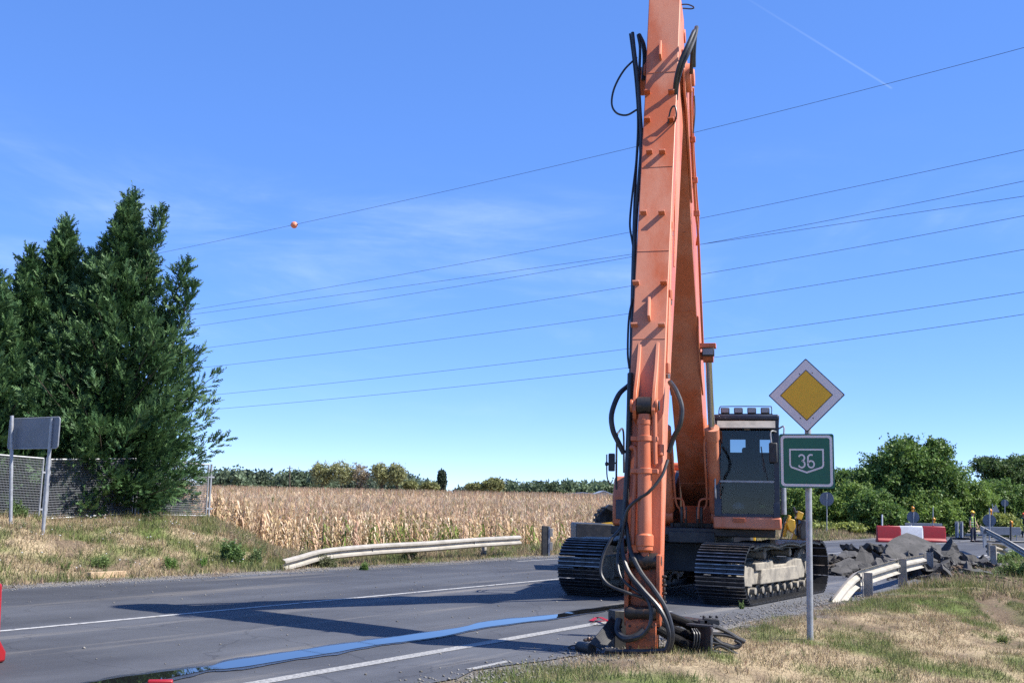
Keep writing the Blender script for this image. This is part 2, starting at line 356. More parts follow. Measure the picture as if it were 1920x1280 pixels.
rut = np.exp(-(np.hypot(*(lambda q: (GX - 9.6 + 1.7 * q, GY - 22.9 + 5.5 * q))(np.clip(((GX - 9.6) * -1.7 + (GY - 22.9) * -5.5) / 33.1, 0, 1))) / 0.42) ** 2)[..., None]; so = np.maximum(so, rut)
C = C * (1 - so) + SOIL * (0.7 + 0.7 * n2[..., None]) * so
ni, nj = SS.shape; I = np.arange(ni * nj).reshape(ni, nj)
F = np.stack([I[:-1, :-1], I[1:, :-1], I[1:, 1:], I[:-1, 1:]], -1).reshape(-1, 4)[:, ::-1]
def groundmat():
    m = bpy.data.materials.new('earth_and_dry_grass'); m.use_nodes = True; N, Lk = m.node_tree.nodes, m.node_tree.links
    b = N['Principled BSDF']; b.inputs['Roughness'].default_value = 0.95; b.inputs['Specular IOR Level'].default_value = 0.1
    a = N.new('ShaderNodeAttribute'); a.attribute_name = 'tint'; tc = N.new('ShaderNodeTexCoord')
    n = N.new('ShaderNodeTexNoise'); n.inputs['Scale'].default_value = 22; n.inputs['Detail'].default_value = 8; n.inputs['Roughness'].default_value = 0.75
    Lk.new(tc.outputs['Object'], n.inputs['Vector'])
    r = N.new('ShaderNodeMapRange'); r.inputs['From Min'].default_value = 0.3; r.inputs['From Max'].default_value = 0.7; r.inputs['To Min'].default_value = 0.45; r.inputs['To Max'].default_value = 1.5
    Lk.new(n.outputs['Fac'], r.inputs['Value'])
    x = N.new('ShaderNodeVectorMath'); x.operation = 'SCALE'; Lk.new(a.outputs['Color'], x.inputs[0]); Lk.new(r.outputs[0], x.inputs['Scale'])
    Lk.new(x.outputs[0], b.inputs['Base Color'])
    bp = N.new('ShaderNodeBump'); bp.inputs['Strength'].default_value = 0.7; bp.inputs['Distance'].default_value = 0.04; Lk.new(n.outputs['Fac'], bp.inputs['Height']); Lk.new(bp.outputs[0], b.inputs['Normal'])
    return m
M['ground'] = groundmat()
o = link('ground', mesh_np('ground', np.stack([GX, GY, GZ], -1).reshape(-1, 3), F, M['ground'], C.reshape(-1, 3), smooth=True)); tag(o, kind='structure')

# ------------------------------------------------------------------ road
def strip(name, mt, rows, z, parent=None, kind=None):
    """rows: list of (s, t_left, t_right)"""
    V, Fq = [], []
    for s, a, b in rows:
        for t in (a, b):
            x, y = xy(s, t); V.append((x, y, z))
    for i in range(len(rows) - 1): Fq.append((2 * i, 2 * i + 1, 2 * i + 3, 2 * i + 2))
    o = link(name, mesh_np(name, V, np.array(Fq)[:, ::1], mt), parent)
    if kind: tag(o, kind=kind)
    return o
def edge_r(s): return -5.30 + 0.10 * math.sin(s * 1.9) + 0.07 * math.sin(s * 5.3) - 0.45 * float(sm((13.5 - s) / 4))
rows = [(s, -17.0 + 0.06 * math.sin(s * 2.1) - 0.2 * float(sm((10 - s) / 12)), edge_r(s)) for s in list(np.arange(-12, 60, 0.5)) + list(np.linspace(60, 420, 40))]
def roadmat():
    m = M['asphalt'].copy(); m.name = 'road_asphalt'; N, Lk = m.node_tree.nodes, m.node_tree.links; b = N['Principled BSDF']
    src = b.inputs['Base Color'].links[0].from_socket
    # long traffic-polished and dusty streaks that run with the road
    tc = N.new('ShaderNodeTexCoord'); mp = N.new('ShaderNodeMapping'); mp.vector_type = 'TEXTURE'
    mp.inputs['Rotation'].default_value = (0, 0, -math.atan2(RD[0], RD[1])); mp.inputs['Scale'].default_value = (1.0, 14.0, 1.0)
    Lk.new(tc.outputs['Object'], mp.inputs[0])
    def nz(sc, a, bb, to0, to1, det=6):
        n = N.new('ShaderNodeTexNoise'); n.inputs['Scale'].default_value = sc; n.inputs['Detail'].default_value = det; n.inputs['Roughness'].default_value = 0.6; Lk.new(mp.outputs[0], n.inputs[0])
        r = N.new('ShaderNodeMapRange'); r.inputs['From Min'].default_value = a; r.inputs['From Max'].default_value = bb; r.inputs['To Min'].default_value = to0; r.inputs['To Max'].default_value = to1
        Lk.new(n.outputs['Fac'], r.inputs[0]); return r.outputs[0]
    x = N.new('ShaderNodeVectorMath'); x.operation = 'SCALE'; Lk.new(src, x.inputs[0]); Lk.new(nz(0.55, 0.3, 0.7, 0.62, 1.35), x.inputs['Scale'])
    mx = N.new('ShaderNodeMix'); mx.data_type = 'RGBA'; Lk.new(nz(1.3, 0.56, 0.78, 0, 0.7, 9), mx.inputs[0]); Lk.new(x.outputs[0], mx.inputs[6]); mx.inputs[7].default_value = (0.24, 0.215, 0.18, 1)
    # lanes laid at different times: darker far strip, paler outer margin; and fine cracks
    dt = N.new('ShaderNodeVectorMath'); dt.operation = 'DOT_PRODUCT'; Lk.new(tc.outputs['Object'], dt.inputs[0]); dt.inputs[1].default_value = (RR[0], RR[1], 0)
    wn_ = N.new('ShaderNodeTexNoise'); wn_.inputs['Scale'].default_value = 1.1; wn_.inputs['Detail'].default_value = 6; Lk.new(tc.outputs['Object'], wn_.inputs[0])
    ad = N.new('ShaderNodeMath'); ad.operation = 'MULTIPLY_ADD'; Lk.new(wn_.outputs['Fac'], ad.inputs[0]); ad.inputs[1].default_value = 0.5; Lk.new(dt.outputs['Value'], ad.inputs[2])
    rp_ = N.new('ShaderNodeValToRGB'); nr = N.new('ShaderNodeMapRange'); Lk.new(ad.outputs[0], nr.inputs[0]); nr.inputs['From Min'].default_value = -18; nr.inputs['From Max'].default_value = -4; Lk.new(nr.outputs[0], rp_.inputs[0])
    cr_ = rp_.color_ramp; cr_.elements[0].position = 0.0; cr_.elements[0].color = (1.35, 1.32, 1.26, 1); cr_.elements[1].position = 1.0; cr_.elements[1].color = (1.75, 1.72, 1.66, 1)
    for ps, vl in ((0.09, 1.2), (0.12, 0.78), (0.26, 0.84), (0.30, 1.0), (0.62, 1.0), (0.66, 0.92), (0.80, 1.08), (0.84, 1.3)): e_ = cr_.elements.new(ps); e_.color = (vl, vl, vl, 1)
    vo = N.new('ShaderNodeTexVoronoi'); vo.feature = 'DISTANCE_TO_EDGE'; vo.inputs['Scale'].default_value = 0.42; wv = N.new('ShaderNodeVectorMath'); wv.operation = 'MULTIPLY_ADD'; Lk.new(wn_.outputs['Color'], wv.inputs[0]); wv.inputs[1].default_value = (0.9, 0.9, 0); Lk.new(tc.outputs['Object'], wv.inputs[2]); Lk.new(wv.outputs[0], vo.inputs['Vector'])
    cm = N.new('ShaderNodeMapRange'); Lk.new(vo.outputs['Distance'], cm.inputs[0]); cm.inputs['From Min'].default_value = 0.002; cm.inputs['From Max'].default_value = 0.007; cm.inputs['To Min'].default_value = 0.72; cm.inputs['To Max'].default_value = 1.0
    m1 = N.new('ShaderNodeVectorMath'); m1.operation = 'MULTIPLY'; Lk.new(mx.outputs[2], m1.inputs[0]); Lk.new(rp_.outputs[0], m1.inputs[1])
    m2 = N.new('ShaderNodeVectorMath'); m2.operation = 'SCALE'; Lk.new(m1.outputs[0], m2.inputs[0]); Lk.new(cm.outputs[0], m2.inputs['Scale'])
    Lk.new(m2.outputs[0], b.inputs['Base Color']); return m
M['road'] = roadmat()
road = strip('road', M['road'], rows, 0.0, kind='structure')
M['line'] = mat('worn_road_paint', (0.44, 0.435, 0.42), (0.12, 0.12, 0.12), rough=0.7, scale=9, lo=0.50, hi=0.66, c3=(0.40, 0.37, 0.30), s3=2, l3=0.55, h3=0.7)
M['line_old'] = mat('very_worn_road_paint', (0.34, 0.335, 0.32), (0.13, 0.13, 0.13), rough=0.75, scale=30, lo=0.42, hi=0.66)
strip('centre_line', M['line'], [(s, -11.83, -11.73) for s in np.arange(-8, 300, 2.0)], 0.004, road)
strip('edge_line', M['line_old'], [(s, -7.0, -6.83) for s in np.arange(-8, 17.0, 1.0)], 0.004, road)
strip('edge_line', M['line'], [(s, -7.0, -6.85) for s in np.arange(36.5, 300, 4.0)], 0.004, road)
strip('edge_line', M['line_old'], [(s, -16.35, -16.22) for s in np.arange(27, 300, 3.0)], 0.004, road)
strip('short_mark', M['line_old'], [(s, -5.98, -5.90) for s in (9.0, 9.7)], 0.004, road)

# rain water left in the wheel track, with its damp margin
up_ = [(150, 1282), (200, 1274), (262, 1265), (381, 1251), (419, 1242), (481, 1232), (606, 1213), (700, 1200), (794, 1187), (868, 1176), (916, 1165), (1035, 1153), (1085, 1144), (1129, 1139), (1160, 1134), (1185, 1131)]
lo_ = [(190, 1296), (230, 1290), (300, 1277), (381, 1260), (425, 1256), (481, 1248), (606, 1228), (700, 1212), (760, 1204), (830, 1194), (905, 1178), (1035, 1161), (1085, 1152), (1131, 1146), (1160, 1141), (1185, 1137)]
def water(name, mt, grow, z, jit):
    V, Fq = [], []
    U = smooth_path([gp0(u, v) for u, v in up_], 8); Lw = smooth_path([gp0(u, v) for u, v in lo_], 8)
    for a, b in zip(U, Lw):
        d = unit(b - a); j1, j2 = (noise2(np.array([a[0] * 2.2]), np.array([a[1] * 2.2]), 5, 4, 1.7)[0] - 0.45) * jit, (noise2(np.array([b[0] * 2.2]), np.array([b[1] * 2.2]), 8, 4, 1.7)[0] - 0.45) * jit
        p, q = a - d * (grow + j1), b + d * (grow + j2)
        V += [(p[0], p[1], z), (q[0], q[1], z)]
    for i in range(len(U) - 1): Fq.append((2 * i, 2 * i + 1, 2 * i + 3, 2 * i + 2))
    return link(name, mesh_np(name, V, Fq, mt))
def gp0(u, v):
    d = ray(u, v); return np.array([0, 0, EYE]) + d * (-EYE / d[2])
M['wet'] = mat('wet_asphalt', (0.028, 0.029, 0.032), (0.045, 0.046, 0.05), rough=0.32, scale=6, bump=0.25, bscale=120)
M['water'] = mat('standing_water', (0.012, 0.013, 0.014), rough=0.015, spec=0.5)
M['water'].node_tree.nodes['Principled BSDF'].inputs['IOR'].default_value = 1.4
tag(water('wet_patch', M['wet'], 0.09, 0.008, 0.30), kind='structure')
tag(water('water', M['water'], -0.03, 0.012, 0.10), kind='structure')

# ------------------------------------------------------------------ grass and other ground cover
def blades(name, S, T, hgt, wid, colr, lean=0.6, mt='straw', label=None):
    X, Y = xy(S, T); n = len(X); Z = hz(X, Y); a = rng.uniform(0, 2 * np.pi, n); d = np.stack([np.cos(a), np.sin(a)], 1)
    ln = hgt * rng.uniform(0.1, lean + 0.3, n)
    b = rng.uniform(0, 2 * np.pi, n); w = np.stack([np.cos(b), np.sin(b)], 1) * wid[:, None] / 2
    base = np.stack([X, Y, Z - 0.005], 1); V = np.zeros((n, 3, 3)); V[:, 0] = base; V[:, 1] = base; V[:, 2] = base
    V[:, 0, :2] += w; V[:, 1, :2] -= w; V[:, 2, :2] += d * ln[:, None]; V[:, 2, 2] += np.sqrt(np.clip(hgt ** 2 - ln ** 2, (0.25 * hgt) ** 2, None))
    o = link(name, mesh_np(name, V.reshape(-1, 3), np.arange(3 * n).reshape(n, 3), M[mt], np.repeat(colr, 3, 0)))
    return tag(o, label, 'grass', kind='stuff')
def grasscol(S, T, gbias=0.0, seed=3):
    X, Y = xy(S, T); n = len(X); a = noise2(X, Y, seed, 5, 1.3); b = noise2(X, Y, 21, 3, 5.0)
    g = np.clip(sm((a + gbias - 0.43) / 0.13) * 0.8 + (b - 0.5) * 1.0 + rng.normal(0, 0.18, n), 0, 1)[:, None]
    dry = np.array([0.42, 0.325, 0.205]) * rng.uniform(0.45, 1.3, (n, 1)) * np.array([1, 1, 1]) + rng.normal(0, 0.015, (n, 3))
    gr = np.array([0.145, 0.195, 0.055]) * rng.uniform(0.5, 1.35, (n, 1)) + rng.normal(0, 0.008, (n, 3))
    return np.clip(dry * (1 - g) + gr * g, 0.01, 0.9), g[:, 0]
def region(n, s0, s1, t0, t1, keep=None):
    S, T = rng.uniform(s0, s1, n), rng.uniform(t0, t1, n)
    if keep is not None:
        k = keep(S, T); S, T = S[k], T[k]
    return S, T
def edge_ok(S, T):
    er = -5.30 + 0.10 * np.sin(S * 1.9) + 0.07 * np.sin(S * 5.3) - 0.45 * sm((13.5 - S) / 4)
    x, y = xy(S, T)
    return rng.uniform(0, 1, len(S)) < np.clip((T - er + 0.05 + (noise2(x, y, 4, 3, 2.5) - 0.5) * 0.7) / 0.35, 0, 1)
def patchy(S, T, lo=0.32):
    x, y = xy(S, T); q = np.clip(((x - 9.6) * -1.7 + (y - 22.9) * -5.5) / 33.1, 0, 1); rut_ = np.hypot(x - 9.6 + 1.7 * q, y - 22.9 + 5.5 * q) < 0.30
    return ~rut_ & (rng.uniform(0, 1, len(S)) < np.clip((noise2(x, y, 31, 4, 1.6) - lo) / 0.12, 0.10, 1))
S, T = region(290000, 6.0, 24, -5.8, 1.5, edge_ok); k = patchy(S, T); S, T = S[k], T[k]
cc, gg = grasscol(S, T); n = len(S)
blades('grass', S, T, rng.uniform(0.025, 0.085, n) * (1 + 0.5 * gg), rng.uniform(0.005, 0.011, n), cc, 0.95, label='short dry and green grass of the near verge')
S, T = region(90000, 24, 48, -5.4, 3, lambda s, t: edge_ok(s, t) & (((t > -3.2 + 0.02 * (s - 30)) | (s < 27)) | (rng.uniform(0, 1, len(s)) < 0.15)))
cc, gg = grasscol(S, T, 0.06); n = len(S)
blades('grass', S, T, rng.uniform(0.06, 0.22, n) * (1 + 0.5 * gg), rng.uniform(0.010, 0.022, n), cc, 0.6, label='taller green grass of the verge beyond the broken guardrail')
S, T = region(30000, 48, 110, -5.2, 6); cc, gg = grasscol(S, T, 0.08); n = len(S)
blades('grass', S, T, rng.uniform(0.15, 0.4, n), rng.uniform(0.03, 0.06, n), cc, 0.5, label='grass verge along the far end of the road')
S, T = region(150000, -2, 27, -25.5, -17.2, lambda s, t: (t < -17.45 - 0.35 * np.sin(s * 1.3) * np.sin(s * 0.7)) & (rng.uniform(0, 1, len(s)) < np.clip((-17.2 - t) / 0.8, 0, 1)))
k = patchy(S, T, 0.27); S, T = S[k], T[k]
cc, gg = grasscol(S, T, 0.02); n = len(S)
blades('grass', S, T, rng.uniform(0.06, 0.20, n) * (1 + 0.4 * gg), rng.uniform(0.010, 0.021, n), cc * 0.9, 0.8, label='weedy dry grass on the bank below the mesh fence')
S, T = region(80000, 20, 46, -22.5, -17.2, lambda s, t: rng.uniform(0, 1, len(s)) < np.clip((-17.3 - t) / 1.0, 0, 1)); cc, gg = grasscol(S, T, 0.02); n = len(S)
blades('grass', S, T, rng.uniform(0.08, 0.32, n) * np.clip((-17.0 - T) / 2, 0.35, 1), rng.uniform(0.012, 0.024, n), cc, 0.55, label='dry grass strip under the white guardrail by the corn')
S, T = region(60000, 44, 110, -28, -17.2); cc, gg = grasscol(S, T, -0.02); n = len(S)
blades('grass', S, T, rng.uniform(0.2, 0.75, n) * np.clip((-16.9 - T) / 2.5, 0.3, 1), rng.uniform(0.03, 0.07, n), cc, 0.45, label='tall dry grass at the foot of the green trees')
# small white flower heads on the bank
S, T = region(240, 0, 20, -24, -18.2); X, Y = xy(S, T); n = len(S); P = np.stack([X, Y, hz(X, Y) + rng.uniform(0.06, 0.22, n)], 1); R = rng.uniform(0.012, 0.028, n)[:, None]
oc = np.array([(1, 0, 0), (-1, 0, 0), (0, 1, 0), (0, -1, 0), (0, 0, 0.6), (0, 0, -0.6)]); of = np.array([(0, 2, 4), (2, 1, 4), (1, 3, 4), (3, 0, 4), (2, 0, 5), (1, 2, 5), (3, 1, 5), (0, 3, 5)])
V = (P[:, None] + oc[None] * R[:, None]).reshape(-1, 3); Fx = (of[None] + (np.arange(n) * 6)[:, None, None]).reshape(-1, 3)
tag(link('white_flowers', mesh_np('white_flowers', V, Fx, M['straw'], np.full((len(V), 3), 0.62))), 'tiny white flower heads scattered over the weedy bank', 'flowers', kind='stuff')
# gravel and crumbs at the road edges
S = np.concatenate([rng.uniform(0, 45, 5200), rng.uniform(6, 22, 2600), rng.uniform(0, 30, 500)]); T = np.concatenate([-17.2 + rng.normal(0, 0.35, 5200), -5.5 + rng.normal(0, 0.3, 2600), rng.uniform(-16, -6, 500)])
X, Y = xy(S, T); n = len(S); R = rng.uniform(0.006, 0.022, n)[:, None]; P = np.stack([X, Y, np.maximum(hz(X, Y), np.where((T > -17) & (T < -5.35), 0.0, -1)) + R[:, 0] * 0.3], 1)
V = (P[:, None] + oc[None] * R[:, None] * rng.uniform(0.6, 1.3, (n, 6, 1))).reshape(-1, 3); Fx = (of[None] + (np.arange(n) * 6)[:, None, None]).reshape(-1, 3)
cg = np.repeat(np.array([0.26, 0.245, 0.22]) * rng.uniform(0.5, 1.5, (n, 1)), 6, 0)
tag(link('gravel', mesh_np('gravel', V, Fx, M['straw'], cg)), 'loose grit and crumbs along the edges of the asphalt', 'gravel', kind='stuff')

# ------------------------------------------------------------------ corn
def corn_proto(nl, seed, h=1.42, tassel=True, seg=3, ear=True):
    r = np.random.default_rng(seed); V, Fx = [], []
    def addtri(pts, fs):
        b = len(V); V.extend(pts); Fx.extend([(a + b, c + b, d + b) for a, c, d in fs])
    w = 0.016
    addtri([(-w, 0, 0), (w, 0, 0), (w * 0.5, 0, h * 0.9), (-w * 0.5, 0, h * 0.9), (0, -w, 0), (0, w, 0), (0, w * 0.5, h * 0.9), (0, -w * 0.5, h * 0.9)], [(0, 1, 2), (0, 2, 3), (4, 5, 6), (4, 6, 7)])
    for i in range(nl):
        z = h * (0.14 + 0.74 * (i + r.uniform(-0.2, 0.2)) / nl); a = i * math.pi + r.normal(0, 0.5); L = r.uniform(0.22, 0.48); up = r.uniform(0.1, 0.9); c, s = math.cos(a), math.sin(a)
        pts = []
        for k in range(seg + 1):
            q = k / seg; x = L * (q * 0.75); zz = z + L * (up * q - (up + r.uniform(0.6, 1.3)) * q * q * 0.8); ww = 0.024 * math.sin(math.pi * min(0.2 + 0.8 * q, 0.98)) + 0.006
            tw = r.normal(0, 0.4) * q
            for sg in (-1, 1): pts.append((c * x - s * sg * ww * math.cos(tw), s * x + c * sg * ww * math.cos(tw), zz + sg * ww * math.sin(tw)))
        addtri(pts, [f for k in range(seg) for f in ((2 * k, 2 * k + 1, 2 * k + 3), (2 * k, 2 * k + 3, 2 * k + 2))])
    if tassel:
        for i in range(4):
            a = r.uniform(0, 6.28); b = 0.10; addtri([(0, 0, h * 0.88), (0.02, 0.0, h * 0.88), (math.cos(a) * b, math.sin(a) * b, h + r.uniform(-0.02, 0.1))], [(0, 1, 2)])
    if not ear: return np.array(V), np.array(Fx)
    z = h * 0.45; a = r.uniform(0, 6.28)     # the ear, hanging from the stalk
    e = np.array([math.cos(a), math.sin(a), 0]); q = np.array([-e[1], e[0], 0]) * 0.03
    addtri([tuple(e * 0.02 + (0, 0, z)), tuple(e * 0.08 + q + (0, 0, z - 0.02)), tuple(e * 0.08 - q + (0, 0, z - 0.02)), tuple(e * 0.15 + (0, 0, z - 0.14))], [(0, 1, 2), (1, 3, 2), (0, 3, 1), (0, 2, 3)])
    return np.array(V), np.array(Fx)
def corn_ok(X, Y):
    S, T = st(X, Y); return (T < -20.9 - 0.5 * np.sin(S * 0.8)) & (S > 22.4 + (-T - 21) * 0.55) & ~((T > -24.4) & (S < 23.5))
def corn_points(y0, y1, dens, a0=-0.30, a1=0.17):
    n = int(dens * (a1 - a0) * (y1 * y1 - y0 * y0) / 2); Y = np.sqrt(rng.uniform(y0 * y0, y1 * y1, n)); X = Y * rng.uniform(a0, a1, n)
    # drawn onto rows 0.75 m apart that run with the road
    S, T = st(X, Y); T = np.round(T / 0.75) * 0.75 + rng.normal(0, 0.05, n); X, Y = xy(S, T); k = corn_ok(X, Y); return X[k], Y[k]
VV, FF, CC, off = [], [], [], 0
for (y0, y1, dens, nl, seg, sc) in ((28, 50, 10.5, 9, 2, 1.0), (50, 85, 6.5, 8, 1, 1.12), (85, 165, 2.9, 7, 1, 1.45)):
    X, Y = corn_points(y0, y1, dens); n = len(X); S, T = st(X, Y); Z = hz(X, Y)
    pr_ = [corn_proto(nl, 40 + i, seg=seg, tassel=y0 < 80, ear=y0 < 50) for i in range(7)]
    front = np.clip(1 - (-20.9 - T) / 5.0, 0, 1)                       # the outer rows are shorter and stayed greener
    scale = sc * rng.uniform(0.82, 1.10, n) * (1 - 0.30 * front ** 1.5)
    c = np.array([0.60, 0.43, 0.275]) * rng.uniform(0.7, 1.2, (n, 1)) + rng.normal(0, 0.02, (n, 3))
    pale = (rng.uniform(0, 1, n) < 0.25)[:, None]; c = np.where(pale, np.array([0.70, 0.58, 0.42]) * rng.uniform(0.85, 1.15, (n, 1)), c)
    gsel = (rng.uniform(0, 1, n) < 0.03 + 0.35 * front * sm((noise2(X, Y, 77, 3, 0.35) - 0.42) / 0.15))[:, None]; c = np.where(gsel, np.array([0.22, 0.24, 0.07]) * rng.uniform(0.7, 1.2, (n, 1)), c)
    R = rotz(rng.uniform(0, 6.28, n))
    v, f, cl = scatter(pr_, rng.integers(0, 7, n), np.stack([X, Y, Z], 1), R, scale, np.clip(c, 0.02, 0.9))
    VV.append(v); FF.append(f + off); CC.append(cl); off += len(v)
tag(link('corn_field', mesh_np('corn_field', np.concatenate(VV), np.concatenate(FF), M['cornleaf'], np.concatenate(CC))), 'field of dry tan corn rising behind the road', 'corn', kind='stuff')
# the green plants one can pick out along the front of the field
gmesh = []
for i in range(4):
    v, f = corn_proto(10, 90 + i, h=1.25, tassel=False, seg=4); gmesh.append(mesh_np('green_corn_plant', v, f, M['cornleaf'], np.clip(np.array([0.17, 0.22, 0.05]) * np.random.default_rng(i).uniform(0.7, 1.3, (len(v), 1)), 0, 1)))
for i, (u, v) in enumerate([(578, 1004), (606, 1006), (628, 992), (648, 994), (668, 990), (700, 1004), (722, 1000), (738, 990), (756, 992), (775, 1003), (832, 990), (846, 988), (854, 994), (880, 990), (905, 1000), (930, 992), (962, 1000), (986, 998), (1000, 1004), (1050, 1004)]):
    y = 32.5 + 2.2 * ((i * 7) % 5) / 4 + max(0, (u - 700)) * 0.014; x = at(u, v, y)[0]
    o = link('green_corn_plant', gmesh[i % 4], None, onground(x, y)); o.rotation_euler = (0, 0, i * 1.7); o.scale = (1, 1, 0.82 + 0.06 * (i % 4))
    tag(o, 'still green corn plant at the front edge of the dry field', 'corn plant', 'green corn plants along the field edge')
# ------------------------------------------------------------------ the excavator
EC = np.array([3.60, 20.98, 0.0]); _B = gp0(1205, 1226)
EF = unit(np.array([_B[0] - EC[0], _B[1] - EC[1], 0])); EL = np.array([-EF[1], EF[0], 0]); EZ = np.array([0, 0, 1.0])
def ex(a, b, z): return EC + a * EF + b * EL + z * EZ
def loc(u, v, a):
    d = ray(u, v); o = np.array([0, 0, EYE]); return o + d * ((a - (o - EC) @ EF) / (d @ EF))
FRONT = [(0.0, 9.10), (1.0, 9.00), (2.68, 8.80), (3.5, 8.55), (4.3, 8.24), (7.4, 7.02), (8.0, 6.86), (8.72, 6.60)]
def fa(z): return float(np.interp(z, [p[0] for p in FRONT], [p[1] for p in FRONT]))
def stk(u, v, off=0.0):
    a = 8.5
    for _ in range(12): a = fa(loc(u, v, a)[2]) + off
    return loc(u, v, a)
exc = empty('crawler_excavator', EC, 'large faded orange crawler excavator with its long arm lowered to the ground', 'excavator')
def exprism(mb, poly, b0, b1): return mb.prism(poly, EC, EF, EZ, EL, b0, b1)
def exbox(mb, a0, a1, b0, b1, z0, z1): return mb.obox(ex((a0 + a1) / 2, (b0 + b1) / 2, (z0 + z1) / 2), EF * (a1 - a0) / 2, EL * (b1 - b0) / 2, EZ * (z1 - z0) / 2)

# crawler tracks: they lie along the road, the house above is swung a little
TF = np.array([-RD[0], -RD[1], 0]); TL = np.array([RR[0], RR[1], 0])          # track forward, and towards the verge
TC = np.array([*xy(19.95, -7.72), 0]) + np.array([-0.22, 0, 0])
def tr(a, b, z): return TC + a * TF + b * TL + z * EZ
def track_path():
    pts = []; R = 0.47; L = 1.98
    for i in range(25):
        w = -math.pi / 2 + math.pi * i / 24; pts.append((L + R * math.cos(w), 0.50 + R * math.sin(w)))
    for i in range(1, 30):
        x = L - 2 * L * i / 30; pts.append((x, 0.97 - 0.045 * (1 - abs(math.cos(x * 2.4))) - 0.0 * i))
    for i in range(25):
        w = math.pi / 2 + math.pi * i / 24; pts.append((-L + R * math.cos(w), 0.50 + R * math.sin(w)))
    for i in range(1, 30): pts.append((-L + 2 * L * i / 30, 0.03))
    return pts
_tp = np.array(track_path() + [track_path()[0]]); _tl = np.concatenate([[0], np.cumsum(np.linalg.norm(np.diff(_tp, axis=0), axis=1))])
NSH = 56; SHW = 0.84
mb = MB(); mb.box((0, 0, 0), (0.176, SHW, 0.022))
for x in (-0.072, 0.0, 0.068): mb.prism([(x - 0.014, 0.011), (x + 0.014, 0.011), (x + 0.008, 0.042), (x - 0.008, 0.042)], (0, 0, 0), (1, 0, 0), (0, 0, 1), (0, 1, 0), -SHW / 2, SHW / 2)
for x in (-0.035, 0.035):
    for y in (-0.11, 0.11): mb.cyl((x, y, 0.011), (x, y, 0.026), 0.016, n=6)
shoe_me = mb.mesh('track_shoe', M['shoe']); shoe_me.materials.append(mat('polished_grouser', (0.34, 0.33, 0.33), (0.16, 0.15, 0.14), rough=0.32, metal=0.8, scale=5))
for pg in shoe_me.polygons:
    if pg.center.z > 0.040: pg.material_index = 1
